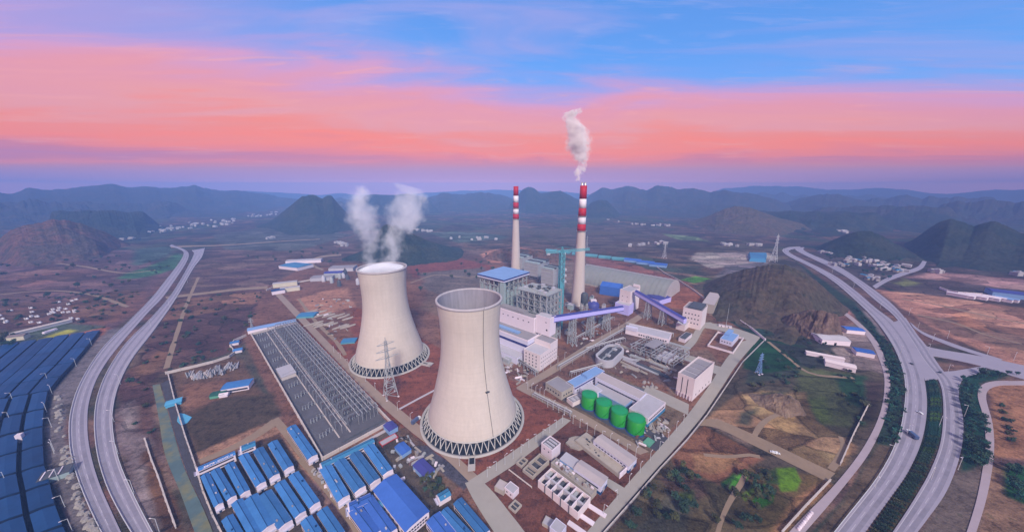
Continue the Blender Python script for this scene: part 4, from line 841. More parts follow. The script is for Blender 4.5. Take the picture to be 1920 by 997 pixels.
def boiler(label, A, yaw, L, W, H, nx, ny, levels, roofm=None, clad='steel2', dense=1.0):
    """open steel boiler house: columns, storey frames, bracing, furnace and ducts inside"""
    t = thing('boiler_house', label, 'boiler house', (A.x, A.y, 0), yaw, 'boiler houses')
    xs = [L*i/(nx-1) for i in range(nx)]; ys = [W*j/(ny-1) for j in range(ny)]; zs = [H*k/levels for k in range(levels+1)]
    for i, x in enumerate(xs):
        for j, y in enumerate(ys):
            if i in (0, nx-1) or j in (0, ny-1): MB().box(x-.65, x+.65, y-.65, y+.65, 0, H).build('column', M['steel'], t)
    for z in zs[1:]:
        b = MB()
        for y in ys: b.beam((0, y, z), (L, y, z), .7, 1.1)
        for x in xs: b.beam((x, 0, z), (x, W, z), .7, 1.1)
        if random.random() < .75:
            x0 = random.choice(xs[:-2]); b.box(x0, x0+xs[1]*1.6, 0, W*.5, z+.55, z+.75)
        b.box(-1.6, 0, 0, W, z+.45, z+.6); b.box(0, L, -1.6, 0, z+.45, z+.6)
        b.beam((-1.5, 0, z+1.6), (-1.5, W, z+1.6), .14); b.beam((0, -1.5, z+1.6), (L, -1.5, z+1.6), .14)
        b.build('storey_frame', M['steel'], t)
    b = MB()
    for k in range(levels):
        z0, z1 = zs[k], zs[k+1]
        for i in range(nx-1):
            if random.random() < .62*dense: b.beam((xs[i], 0, z0), ((xs[i]+xs[i+1])/2, 0, z1), .45); b.beam((xs[i+1], 0, z0), ((xs[i]+xs[i+1])/2, 0, z1), .45)
        for j in range(ny-1):
            if random.random() < .62*dense:
                if random.random() < .5: b.beam((0, ys[j], z0), (0, ys[j+1], z1), .45)
                else: b.beam((0, ys[j], z0), (0, (ys[j]+ys[j+1])/2, z1), .45); b.beam((0, ys[j+1], z0), (0, (ys[j]+ys[j+1])/2, z1), .45)
    b.build('bracing', M['steel'], t)
    MB().box(L*.3, L*.72, W*.3, W*.72, 14, H-7).build('furnace', M[clad], t)
    b = MB(); b.add([(L*.3,W*.3,14),(L*.72,W*.3,14),(L*.72,W*.72,14),(L*.3,W*.72,14),(L*.46,W*.5,4),(L*.56,W*.5,4)], [(0,1,5,4),(2,3,4,5),(3,0,4),(1,2,5)]); b.build('furnace_hopper', M[clad], t)
    for k in range(int(9*dense)):
        x = random.uniform(2, L-9); y = random.uniform(2, W-9); z = random.uniform(6, H-14)
        MB().box(x, x+random.uniform(4, 9), y, y+random.uniform(4, 9), z, z+random.uniform(4, 9)).build('duct_casing', M[random.choice(['steel', 'darksteel', 'steel2', 'rooflt'])], t)
    for k in range(int(8*dense)):
        y = random.uniform(2, W-2); z = random.uniform(8, H-8); MB().tube([(1.5, y, 2), (1.5, y, z), (L*.4, y, z)], .6, 8).build('pipe', M[random.choice(['rooflt', 'steel', 'rust'])], t)
        x = random.uniform(2, L-2); MB().tube([(x, 1.8, 2), (x, 1.8, z), (x, W*.4, z)], .55, 8).build('pipe', M[random.choice(['rooflt', 'steel', 'rust'])], t)
    return t
random.seed(11)
A = at_l(50, 100); b1t = boiler('rear boiler house under a wide flat blue roof with green grey steel frame', A, YAW, 54, 48, 79, 6, 6, 9)
b = MB(); b.box(-3, 57, -3, 51, 79.2, 81.5); b.build('roof_fascia', M['white2'], b1t); MB().box(-3.4, 57.4, -3.4, 51.4, 81.503, 83.2).build('roof_edge', M['navy'], b1t); MB().box(-3.2, 57.2, -3.2, 51.2, 83.204, 83.7).build('roof', M['bluelt'], b1t)
MB().box(-4.5, -.7, -4.5, 3.5, 0, 78).build('stair_tower', M['steel2'], b1t)
for k in range(5): MB().box(-1.0, -.72, 8+k*8, 13+k*8, 44+4*(k % 3), 70-3*(k % 2)).build('cladding_panel', M['steel2'], b1t)
for k in range(5): MB().box(5+k*9, 11+k*9, -1.0, -.72, 30+6*(k % 3), 66-4*(k % 2)).build('cladding_panel', M['steel2'], b1t)
A = at_l(52, 27); b2t = boiler('front open steel boiler house with a bare grey top, under construction', A, YAW, 36, 50, 73, 5, 6, 8, dense=1.5)
b = MB(); b.box(0, 36, 0, 50, 73.6, 74.2)
for k in range(14): b.box(.5, 35.5, 1+k*3.5, 1.5+k*3.5, 74.2, 74.9)
b.build('roof_deck', M['steel'], b2t)
for k in range(22): x = random.uniform(2, 29); y = random.uniform(2, 44); MB().box(x, x+random.uniform(2, 6), y, y+random.uniform(2, 6), 74.2, 74.2+random.uniform(1, 3.5)).build('roof_plant', M[random.choice(['rooflt', 'steel', 'darksteel'])], b2t)
# ducts and filters between boilers and chimneys
for k, (px, py, L_, W_, H_, lab) in enumerate(((1008,528,46,40,40,'grey dust filter block behind the front boiler house'),(978,514,44,34,40,'grey dust filter block between the boiler houses and the rear chimney'),(1036,545,30,30,44,'grey duct block between the front boiler house and its chimney'))):
    p = at(px, py); t = thing('dust_filter', lab, 'dust filter', (p.x, p.y, 0), YAW); MB().box(0, L_, 0, W_, 10, H_).build('casing', M['steel'], t)
    b = MB()
    for j in range(9): x = L_*j/8; b.beam((x, -.5, 0), (x, -.5, H_+2), .5)
    for j in range(6): z = 6+j*(H_-6)/5; b.beam((0, -.7, z), (L_, -.7, z), .5); b.beam((-.7, 0, z), (-.7, W_, z), .5)
    for j in range(8): b.beam((L_*j/8, -.6, 6+(j % 3)*8), (L_*(j+1)/8, -.6, 14+(j % 3)*8), .35)
    b.build('access_steel', M['rooflt'], t)
    for j in range(4): MB().box(L_*j/4+.5, L_*(j+1)/4-.5, 1, W_-1, H_+.003, H_+3+(j % 2)).build('hood', M['darksteel' if j % 2 else 'steel2'], t)
    for j in range(4):
        for i in range(2): MB().box(L_*(j+.5)/4-.4, L_*(j+.5)/4+.4, W_*(i*.8+.1)-.4, W_*(i*.8+.1)+.4, 0, 10).build('leg', M['steel'], t)
# teal elevator mast with jib
p = at(1049, 616); H_ = hgt(1049, 616, 474); t = thing('tower_crane', 'tall teal lattice crane mast with a jib beside the front boiler house', 'crane', (p.x, p.y, 0), R(20))
def lattice(b, x0, y0, z0, z1, w0, w1, n, th=.3, m=0):
    def cs(f): w_ = w0+(w1-w0)*f; return [(x0-w_/2, y0-w_/2), (x0+w_/2, y0-w_/2), (x0+w_/2, y0+w_/2), (x0-w_/2, y0+w_/2)]
    for k in range(n):
        f0, f1 = k/n, (k+1)/n; a, c = cs(f0), cs(f1); za, zc = z0+(z1-z0)*f0, z0+(z1-z0)*f1
        for i in range(4):
            j = (i+1) % 4
            b.beam((*a[i], za), (*c[i], zc), th); b.beam((*c[i], zc), (*c[j], zc), th*.7)
            if k % 2: b.beam((*a[i], za), (*c[j], zc), th*.7)
            else: b.beam((*a[j], za), (*c[i], zc), th*.7)
b = MB(); lattice(b, 0, 0, 0, H_, 6, 6, 30, .8); b.build('mast', M['teal'], t)
MB().box(-2.2, 2.2, -2.2, 2.2, 0, H_*.62).build('hoist_enclosure', M['teal'], t)
b = MB()
for z in (0, 2.8): b.beam((-26, 0, H_+1+z), (46, 0, H_+1+z), .8)
for k in range(24): x = -26+k*3; b.beam((x, 0, H_+1), (x+1.5, 0, H_+3.8), .5); b.beam((x+1.5, 0, H_+3.8), (x+3, 0, H_+1), .5)
b.build('jib', M['teal'], t)
b = MB(); lattice(b, 0, 0, H_, H_+9, 5, .6, 4, .35); b.beam((0, 0, H_+9), (-24, 0, H_+3.4), .22); b.beam((0, 0, H_+9), (28, 0, H_+3.4), .22); b.build('apex', M['teal'], t)
MB().box(-25, -20, -1.4, 1.4, H_-1.5, H_+1).build('counterweight', M['rooflt'], t); MB().box(2.6, 5, -1.5, 1.5, H_-3, H_).build('cab', M['white'], t)
for k in range(3): MB().box(3.2, 7.5, -2, 2, H_*.62+k*9, H_*.62+3.4+k*9).build('lift_landing', M['rooflt'], t)

# conveyor galleries on trestles
def gallery(label, p, q, wd, ht, trestles, roof='purple', wall='lav'):
    p = Vector(p); q = Vector(q); d = q-p; yaw = math.atan2(d.y, d.x); L = math.hypot(d.x, d.y); rise = d.z
    t = thing('conveyor_gallery', label, 'conveyor', (p.x, p.y, 0), yaw)
    def sl(x): return p.z+rise*x/L
    def sbox(y0, y1, a, b_, mb):
        mb.add([(0,y0,sl(0)+a),(L,y0,sl(L)+a),(L,y1,sl(L)+a),(0,y1,sl(0)+a),(0,y0,sl(0)+b_),(L,y0,sl(L)+b_),(L,y1,sl(L)+b_),(0,y1,sl(0)+b_)], [(3,2,1,0),(4,5,6,7),(0,1,5,4),(1,2,6,5),(2,3,7,6),(3,0,4,7)]); return mb
    sbox(-wd/2, wd/2, 0, ht, MB()).build('wall', M[wall], t)
    b = MB(); e = .5; b.add([(0,-wd/2-e,sl(0)+ht+.02),(L,-wd/2-e,sl(L)+ht+.02),(L,0,sl(L)+ht+1.5),(0,0,sl(0)+ht+1.5),(0,wd/2+e,sl(0)+ht+.02),(L,wd/2+e,sl(L)+ht+.02)], [(0,1,2,3),(3,2,5,4),(0,3,4),(1,5,2)]); b.build('roof', M[roof], t)
    sbox(-wd/2-.12, -wd/2-.02, .2, 1.1, MB()).build('stripe', M['navy'], t)
    for f in trestles:
        b = MB(); x = L*f; z = sl(x)
        for s in (-1, 1):
            for xx in (-2.5, 2.5): b.beam((x+xx*1.4, s*wd*.75, 0), (x+xx, s*wd*.5, z), .9)
        n = max(2, int(z/7))
        for k in range(n):
            z0, z1 = z*k/n, z*(k+1)/n; w0 = wd*(.75-.25*k/n); w1 = wd*(.75-.25*(k+1)/n)
            for xx in (-1, 1):
                x0, x1 = x+xx*2.5*(1.4-.4*k/n), x+xx*2.5*(1.4-.4*(k+1)/n)
                b.beam((x0, -w0, z0), (x1, w1, z1), .5); b.beam((x0, w0, z0), (x1, -w1, z1), .5); b.beam((x1, -w1, z1), (x1, w1, z1), .5)
            for s in (-1, 1): b.beam((x-3, s*w0, z0), (x+3, s*w1, z1), .4); b.beam((x-2.6, s*w1, z1), (x+2.6, s*w1, z1), .4)
        b.build('trestle', M['steel'], t)
    return t
g0 = at(1036, 603, 44); g1 = at(1166, 582, 22)
gallery('lower blue roofed conveyor gallery from the bunker bay to the white transfer tower', g0, g1, 6.5, 7, (.25, .5, .75))
TA = at(1179, 587)
t, L_, W_ = hall('transfer_tower', 'tall white transfer tower between the two conveyor galleries', 'tower', (1179,587), (1160,581), (1195,577), 38, 'pinkw', 'rooflt', zref=0)
MB().box(L_-3, L_+.2, .31, W_*.6, 38.9, 43).build('stair_head', M['pinkw'], t); windows(t, 'L', (1, W_-1, 8, 32), 3, 2, 1.4, 1.2, -.03)
t2, l2, w2 = hall('transfer_annex', 'low lavender annex on the left of the transfer tower', 'building', (1178,592), (1152,585), (1187,586), 17, 'lav', 'rooflt', zref=0)
g0 = at(1192, 552, 34); g1 = at(1284, 606, 16)
gallery('upper violet roofed conveyor gallery descending from the transfer tower to the crusher house', g0, g1, 7, 7, (.3, .6))
t, L_, W_ = hall('crusher_house', 'white crusher house with rows of small square windows', 'building', (1312,619), (1277,610), (1322,606), 30, 'pinkw', 'roofgrey', zref=0)
windows(t, 'L', (2, W_-2, 5, 26), 3, 5, 1.8, 1.8, -.03)
MB().box(1, L_-1, 2, W_-6, 30.12, 33).build('roof_plant_room', M['darksteel'], t)
hall('crusher_porch', 'low pinkish porch block at the left foot of the crusher house', 'building', (1283,621), (1267,616), (1290,612), 9, 'pinkw', 'rooflt', zref=0)
hall('beige_workshop', 'plain beige block with flat roof behind the crusher house', 'building', (1337,589), (1314,584), (1348,566), 16, 'beige', 'roofpink', zref=0, par=.4)
# blue sheet canopy and small shed by the vault
hall('vault_entrance', 'bright blue sheeted entrance hood against the coal vault', 'canopy', (1160,557), (1124,551), (1167,548), 18, 'blue2', 'blue2', zref=0, gable=5)
hall('conveyor_shed', 'violet blue shed between the upper conveyor and the coal vault', 'shed', (1236,572), (1215,560), (1246,562), 9, 'lav', 'purple', zref=0, gable=2)
# the coal vault
def vault():
    c = at(1262, 556); q = Vector((320, 606, 0)); ang = R(137); t = thing('coal_vault', 'long grey barrel vault coal store behind the front chimney', 'coal store', (q.x, q.y, 0), ang)
    L, r, hh = 196, 47, 33; n = 40
    prof = [(r*math.cos(math.pi*i/n), hh*math.sin(math.pi*i/n)) for i in range(n+1)]
    b = MB(); vs_ = []; m = 50
    for j in range(m+1): vs_ += [(L*j/m, y, z) for y, z in prof]
    b.add(vs_, [(j*(n+1)+i, j*(n+1)+i+1, (j+1)*(n+1)+i+1, (j+1)*(n+1)+i) for j in range(m) for i in range(n)], 0, True)
    b.build('vault_shell', M['vault'], t)
    for xx in (0, L): MB().add([(xx, y, z) for y, z in prof], [tuple(range(n+1))]).build('end_wall', M['roofpink'], t)
    for k in range(21):
        x = 2+k*(L-4)/20; b = MB(); rr_ = [(y*1.012, z*1.012+.1) for y, z in prof]
        for (y0, z0), (y1, z1) in zip(rr_[:-1], rr_[1:]): b.beam((x, y0, z0), (x, y1, z1), .9, .5)
        b.build('rib', M['vault' if k % 4 else 'roofgrey'], t)
    MB().box(0, L, -1.6, 1.6, hh+.2, hh+1.6).build('ridge_vent', M['rooflt'], t)
    b = MB(); b.box(0, L, r-.4, r+.8, -.3, 3); b.box(0, L, -r-.8, -r+.4, -.3, 3); b.build('footing_wall', M['beige'], t)
vault()

# ------------------------------------------------------------------ chemical plant, tanks and other plant buildings
def tank(label, c, r, h):
    t = thing('storage_tank', label, 'tank', (c.x, c.y, 0), 0, 'green storage tanks')
    MB().lathe([(r,.3),(r,h),(r-.25,h+.15)], 48).build('tank_wall', M['green'], t)
    MB().lathe([(r-.2,h+.1),(r*.6,h+.75),(.01,h+1.15)], 48).build('tank_roof', M['greentop'], t)
    b = MB(); b.lathe([(r+.05,h-.1),(r+.05,h+.05)], 48)
    for i in range(30):
        a = 2*math.pi*i/30; b.beam((r*.97*math.cos(a), r*.97*math.sin(a), h+.1), (r*.97*math.cos(a), r*.97*math.sin(a), h+1.2), .1)
        a2 = a+2*math.pi/30; b.beam((r*.97*math.cos(a), r*.97*math.sin(a), h+1.2), (r*.97*math.cos(a2), r*.97*math.sin(a2), h+1.2), .1)
    b.build('roof_railing', M['green'], t)
    MB().lathe([(r+1.4,-.3),(r+1.4,.5),(.01,.5)], 48).build('tank_base', M['bluedk'], t)
    b = MB()
    for k in range(14):
        a = -2.2+1.5*k/13; a2 = -2.2+1.5*(k+1)/13; b.beam(((r+.5)*math.cos(a), (r+.5)*math.sin(a), h*k/14), ((r+.5)*math.cos(a2), (r+.5)*math.sin(a2), h*(k+1)/14), .7, .25)
    b.build('spiral_stair', M['green'], t)
for k, (px, py) in enumerate(((1104,760),(1131,775),(1160,791),(1191,806))):
    tank(('green tank nearest the grey workshop, first of the row of four', 'second green tank of the row of four from the grey workshop', 'third green tank of the row of four, beside the last one', 'last green tank of the row, nearest the bare grey yard')[k], at(px, py), 7.5, 12.8)
block('tank_apron', 'dark blue grey concrete apron under the four green tanks', 'apron', (at(1104,760)+at(1191,806))/2, 100, 22, .05, .22, 'coal', math.atan2(*(lambda v: (v.y, v.x))(at(1191,806)-at(1104,760))))
t, L_, W_ = hall('water_treatment_hall', 'long pinkish roofed hall behind the four green tanks with lavender blue wall', 'building', (1200,748), (1115,708), (1213,737), 11, 'white2', 'roofpink', par=.3)
windows(t, 'L', (3, W_-3, 5, 9), 1, 14, 3.0, 1.6, -.04); MB().box(-.12, -.02, 0, W_, .3, 1.6).build('stripe', M['navy'], t)
hall('water_treatment_wing', 'low lavender blue strip building between the tanks and the long pinkish hall', 'building', (1172,762), (1108,728), (1186,750), 5.5, 'bluelt', 'rooflt', par=.3)
t, L_, W_ = hall('chemical_store', 'light grey flat roofed store with blue lower wall, at the end of the tanks', 'building', (1215,785), (1180,765), (1247,754), 9, 'white', 'rooflt', par=.35)
b = MB(); b.box(-.15, L_+.15, -.15, -.02, 0, 3.4); b.box(-.15, -.02, -.02, W_+.15, 0, 3.4); b.build('plinth_band', M['blueteal'], t); windows(t, 'R', (2, L_-2, 4, 8), 1, 10, 2.4, 1.4, -.04)
t, L_, W_ = hall('office_block', 'pale blue roofed block with navy edge left of the long pinkish hall', 'building', (1078,727), (1062,716), (1129,693), 8, 'white2', 'bluelt', par=.4)
MB().box(-.1, L_+.1, -.12, -.02, 6.2, 7.8).build('stripe', M['navy'], t); MB().box(L_*.45, L_*.62, W_*.2, W_*.8, 8.13, 11).build('roof_tank', M['bluelt'], t); windows(t, 'R', (2, L_-2, 1, 6), 1, 9, 2.0, 1.5, -.04)
hall('low_annex', 'small lavender flat annex behind the first green tank', 'building', (1110,742), (1090,726), (1127,730), 6, 'white2', 'rooflt', par=.3)
t, L_, W_ = hall('grey_workshop', 'grey flat roofed workshop at the left end of the green tanks', 'building', (1053,737), (1026,716), (1073,722), 8, 'beige', 'roofgrey', par=.9)
windows(t, 'L', (2, W_-2, 2, 6), 1, 5, 1.8, 1.6, -.04); windows(t, 'R', (2, L_-2, 2, 6), 1, 4, 1.8, 1.6, -.04)
t, L_, W_ = hall('pump_pit', 'small pale open topped pit building beside the first green tank', 'building', (1074,756), (1066,745), (1094,740), 4, 'pinkw', 'roofgrey', par=.8)
for k in range(3): MB().box(L_*(.15+.27*k), L_*(.33+.27*k), W_*.2, W_*.8, 4.13, 4.6).build('hatch', M['rooflt'], t)
t, L_, W_ = hall('tall_white_building', 'tall pinkish white building with dark vertical slits and recessed grey roof by the perimeter road', 'building', (1297,752), (1267,737), (1329,715), 23, 'pinkw', 'rooflt', zref=0, par=2.2)
for f in (.38, .70): MB().box(-.1, -.02, W_*f-.35, W_*f+.35, 1, 22).build('vertical_slit', M['dark'], t)
for k in range(4): MB().box(3+(L_-6)*k/4, 1+(L_-2)*(k+1)/4-2, 1.5, W_-1.5, 23.13, 23.7).build('roof_panel', M['roofgrey'], t)
for k in range(5): MB().box(-1.2, -.5, W_*(.1+.18*k), W_*(.1+.18*k)+.8, 0, 5).build('external_column', M['white'], t)
windows(t, 'R', (4, L_-4, 3, 6), 1, 5, 1.2, 2.2, -.04)
t, L_, W_ = hall('long_pump_house', 'long low white building with one raised lavender end, below the crusher house', 'building', (1253,645), (1170,628), (1262,634), 7, 'white', 'rooflt', par=.4, zref=0)
MB().box(-.8, 5, W_-16, W_+.05, 7.13, 12).build('raised_end', M['white2'], t); windows(t, 'L', (2, W_-18, 1, 6), 1, 12, 2.0, 1.8, -.04)
t, L_, W_ = hall('small_shelter', 'small white box shelter with a dark roof on the brown yard', 'building', (1284,643), (1272,639), (1296,631), 5, 'white', 'darksteel', par=.3, zref=0)
# clarifier: raised oval basin on columns
p = at(1143, 672); t = thing('oval_clarifier', 'grey raised oval clarifier basin beside the brown plant road', 'clarifier', (p.x, p.y, 0), YAW)
def oval(a, r, n=24):
    return [(a+r*math.cos(-math.pi/2+math.pi*i/n), r*math.sin(-math.pi/2+math.pi*i/n)) for i in range(n+1)]+[(-a+r*math.cos(math.pi/2+math.pi*i/n), r*math.sin(math.pi/2+math.pi*i/n)) for i in range(n+1)]
b = MB(); o_, i_ = oval(13, 12), oval(13, 9.5); n = len(o_)
b.add([(x, y, 0) for x, y in o_]+[(x, y, 9) for x, y in o_]+[(x, y, 9) for x, y in i_]+[(x, y, 6) for x, y in i_], [(k*n+i, k*n+(i+1) % n, (k+1)*n+(i+1) % n, (k+1)*n+i) for k in range(3) for i in range(n)])
b.build('basin_wall', M['rooflt'], t); MB().prism(oval(13, 9.4), 5.6, 6.4).build('basin_water', M['coal'], t)
for k in range(4): MB().box(-18+k*10, -14+k*10, -3, 3, 6.45, 8.2).build('settling_trough', M['rooflt' if k % 2 else 'darksteel'], t)
b = MB(); b.box(-24, 24, -.7, .7, 9.02, 9.3); b.beam((-24, -.7, 10.3), (24, -.7, 10.3), .12); b.beam((-24, .7, 10.3), (24, .7, 10.3), .12); b.build('walkway', M['steel'], t)
# fenced yard
Y0, Y1, Y2, Y3 = at(1327,649), at(1374,663), at(1393,636), at(1346,624)
def wall_run(label, pts, h=2.6, th=.5, m='wallpale', closed=False, name='boundary_wall', posts=12.0):
    t = thing(name, label, 'wall', (pts[0].x, pts[0].y, 0)); o = pts[0]; b = MB(); cb = MB(); pb = MB(); seq = list(zip(pts[:-1], pts[1:]))
    if closed: seq.append((pts[-1], pts[0]))
    for i, (a, c) in enumerate(seq):
        z0 = hz(a.x, a.y); z1 = hz(c.x, c.y); A_ = Vector((a.x-o.x, a.y-o.y, z0)); C_ = Vector((c.x-o.x, c.y-o.y, z1)); d = (C_-A_)
        if d.length < .5: continue
        dn = d.normalized(); g = .012*(i % 2)
        b.beam(A_+Vector((0, 0, h/2-.2))+dn*.01, C_+Vector((0, 0, h/2-.2))-dn*.01, th-g, h+.4)
        cb.beam(A_+Vector((0, 0, h+.08)), C_+Vector((0, 0, h+.08)), th+.25-g, .16)
        for k in range(int(d.length/posts)+1):
            q = A_+dn*min(k*posts, d.length); pb.box(q.x-th*.7, q.x+th*.7, q.y-th*.7, q.y+th*.7, q.z-.3, q.z+h+.35)
    b.build('wall_panel', M[m], t); cb.build('coping', M['wallpale'], t); pb.build('piers', M[m], t); return t
wall_run('low white wall enclosing the small fenced yard near the crusher house', [Y0, Y1, Y2, Y3], 2.6, .7, 'white', True)
t, L_, W_ = hall('switch_house', 'small white building with bluish roofs inside the walled yard', 'building', (1372,650), (1349,643), (1384,636), 7, 'white2', 'bluelt', zref=0, par=.4)
MB().box(L_*.5, L_*1.0+6, W_*.55, W_-.35, 7.13, 9.5).build('upper_roof', M['bluelt'], t); windows(t, 'L', (1, W_-1, 2, 6), 1, 4, 1.4, 1.4, -.04)
block('brown_pit', 'brown wet earth pad in front of the small building in the walled yard', 'pit', at(1352, 650), 22, 14, .03, .12, 'rust', R(45))
# lower block: pump and filter buildings
t, L_, W_ = hall('white_valve_tower', 'white cube tower with an open gridded roof at the top corner of the filter block', 'building', (1034,865), (1013,851), (1052,852), 9.5, 'white', 'darksteel', zref=0, par=1.3)
for k in range(3): MB().box(L_*(.12+.28*k), L_*(.12+.28*k)+1.6, 1.5, W_-1.5, 9.63, 10.3).build('roof_grid', M['rooflt'], t)
windows(t, 'L', (1, W_-1, 5, 9), 1, 2, 1.2, 1.0, -.04)
def basin(label, A, B, Cc, h):
    a, b_, c = at(*A), at(*B), at(*Cc); yaw, L, W = frame3(a, b_, c); t = thing('settling_basin', label, 'basin', (a.x, a.y, 0), yaw)
    b = MB(); b.box(0, L, 0, .8, -.3, h); b.box(0, L, W-.8, W, -.3, h); b.box(0, .8, .8, W-.8, -.3, h); b.box(L-.8, L, .8, W-.8, -.3, h); b.build('basin_wall', M['beige'], t)
    MB().box(.8, L-.8, .8, W-.8, 0, h*.3).build('basin_floor', M['coal'], t)
    MB().box(L*.48, L*.52, .8, W-.8, h*.3, h*.9).build('baffle', M['beige'], t); return t
basin('open square settling basin with dark floor beside the white cube tower', (1008,890), (992,874), (1027,868), 4)
basin('smaller shallow open basin in front of the square settling basin', (999,899), (981,883), (1008,888), 2.6)
a, b_, c = at(1083,975), at(1008,913), at(1107,945); yaw, L, W = frame3(a, b_, c); t = thing('filter_house', 'long open topped white filter tank block divided into cells', 'filter tanks', (a.x, a.y, 0), yaw)
h = 6.2; b = MB(); b.box(0, L, 0, .5, -.3, h); b.box(0, L, W-.5, W, -.3, h); b.box(0, .5, .5, W-.5, -.3, h); b.box(L-.5, L, .5, W-.5, -.3, h); b.build('tank_wall', M['pinkw'], t)
MB().box(.5, L-.5, .5, W-.5, 0, 2.2).build('tank_floor', M['coal'], t)
for k in range(1, 6): MB().box(.5, L-.5, W*k/6-.2, W*k/6+.2, 2.2, h+.02).build('cell_wall', M['white'], t)
MB().box(L*.45, L*.55, .5, W-.5, 2.2, h-.3).build('centre_channel', M['rooflt'], t)
for k in range(9): MB().box(L*.62, L*.9, W*k/9+.8, W*(k+1)/9-.8, 2.2, 3.4+(k % 3)*.6).build('cell_equipment', M['darksteel' if k % 2 else 'steel'], t)
for k in range(4): MB().tube([(-.4, W*(.2+.2*k), .4), (-.4, W*(.2+.2*k), h+.4), (1.5, W*(.2+.2*k), h+.4)], .28, 8).build('drain_pipe', M['darksteel'], t)
t, L_, W_ = hall('scaffold_deck', 'cluttered raw concrete deck with scaffolding between the filter tanks and the long white shed', 'building', (1108,938), (1026,882), (1120,928), 4.5, 'beige', 'rubble', zref=0, par=.3)
random.seed(3)
for k in range(26): x = random.uniform(.5, L_-2); y = random.uniform(1, W_-3); MB().box(x, x+random.uniform(.6, 2), y, y+random.uniform(.6, 3), 4.63, 4.63+random.uniform(.4, 2.2)).build('stacked_material', M[random.choice(['beige', 'steel', 'rooflt', 'rust', 'white'])], t)
def shedpair(label, A, B, Cc, h, low=0.3, name='long_shed', wall='white2', roof='roofpink'):
    a, b_, c = at(*A, h), at(*B, h), at(*Cc, h); yaw, L, W = frame3(a, b_, c); t = thing(name, label, 'shed', (a.x, a.y, 0), yaw)
    MB().box(0, L, 0, W*(1-low), -.3, h).build('wall', M[wall], t)
    b = MB(); b.add([(-.4,-.4,h+.02),(L+.4,-.4,h+.02),(L+.4,W*(1-low),h+.02),(-.4,W*(1-low),h+.02),(L/2,-.4,h+1),(L/2,W*(1-low),h+1)], [(3,0,4,5),(1,2,5,4),(0,1,4),(2,3,5),(3,2,1,0)]); b.build('roof', M[roof], t)
    b = MB(); b.box(-.08, -.02, -.05, W*(1-low), .2, 2.6); b.box(-.02, L, -.08, -.02, .2, 2.6); b.build('plinth_band', M['bluedk'], t)
    if low: MB().box(.6, L-.6, W*(1-low)+.01, W, -.3, h-1.2).build('rear_wing', M['bluelt'], t); MB().box(.2, L-.2, W*(1-low)+.01, W+.3, h-1.197, h-.9).build('wing_roof', M['rooflt'], t)
    windows(t, 'L', (2, W*(1-low)-2, 3, 6.5), 1, 10, 1.8, 1.1, -.05, 'window')
    MB().box(L*.3, L*.62, -.1, -.03, .2, 4.2).build('door', M['rooflt'], t); return t
shedpair('long lavender white shed with a pale blue rear wing beside the filter tanks', (1127,911), (1046,862), (1141,895), 8, .36)
shedpair('long lavender white shed nearest the brown road, next to the unfinished slab', (1179,873), (1113,825), (1194,858), 7, 0)
a, b_, c = at(1161,896), at(1078,830), at(1182,876); yaw, L, W = frame3(a, b_, c); t = thing('unfinished_slab_building', 'low unfinished beige slab building with pits along a long lavender shed', 'building', (a.x, a.y, 0), yaw)
MB().box(0, L, 0, W, -.3, 3).build('wall', M['beige'], t); b = MB(); b.box(.3, L-.3, .3, W-.3, 3, 3.25); b.build('slab', M['beige'], t); MB().box(-.3, L+.3, -.5, -.02, 0, 4.8).build('end_wall', M['white'], t)
for k in range(26):
    x = random.uniform(1, L-2); y = random.uniform(2, W-3); MB().box(x, x+random.uniform(.5, 1.4), y, y+random.uniform(.5, 2.2), 3.255, 3.3+random.uniform(.02, .8)).build('slab_opening', M[random.choice(['coal', 'dark', 'rubble', 'beige'])], t)
p = at(1082, 832); o = MB().prism([(9*math.cos(a)*(.8+.3*random.random()), 7*math.sin(a)*(.8+.3*random.random())) for a in [i*math.pi/8 for i in range(16)]], -.2, 1.6).build('spoil_heap', M['spoil'], None, (p.x, p.y, 0)); tag(o, 'pale spoil heap at the end of the unfinished slab', 'earth mound')
t, L_, W_ = hall('pink_roof_hut', 'small hut with a flat pinkish roof in the red yard', 'hut', (944,921), (927,912), (954,906), 3.6, 'beige', 'roofpink', par=.25)
t, L_, W_ = hall('white_pump_hut', 'white pump hut with grey roof touching the pinkish hut', 'hut', (962,926), (946,913), (973,914), 4.6, 'white', 'rooflt', par=.3); windows(t, 'L', (.5, W_-.5, 1, 4), 1, 2, 1.1, 1, -.04)
basin('small cream rimmed basin below the pinkish hut', (966,963), (952,953), (980,950), 1.6)
t, L_, W_ = hall('bottom_pump_house', 'square lavender roofed pump house near the bottom edge of the red yard', 'hut', (1050,1003), (1030,988), (1063,986), 6, 'white2', 'rooflt', par=.3)
t, L_, W_ = hall('cream_slab', 'low cream slab tank left of the square lavender pump house', 'hut', (1032,989), (1015,983), (1042,976), 2, 'beige', 'rooflt', par=.2)
basin('small pale basin at the upper left corner of the red yard', (978,878), (968,870), (990,866), 2.2)
p0, p1 = at(954, 881), at(997, 914); t = thing('pale_pipe', 'long thin pale pipe lying on the red yard', 'pipe', (p0.x, p0.y, 0)); MB().tube([(0, 0, .8), (p1.x-p0.x, p1.y-p0.y, .8)], .45, 8).build('pipe_run', M['wallpale'], t)
b = MB()
for k in range(6): f = k/5; b.box((p1.x-p0.x)*f-.3, (p1.x-p0.x)*f+.3, (p1.y-p0.y)*f-.3, (p1.y-p0.y)*f+.3, -.1, .5)
b.build('pipe_saddles', M['beige'], t)
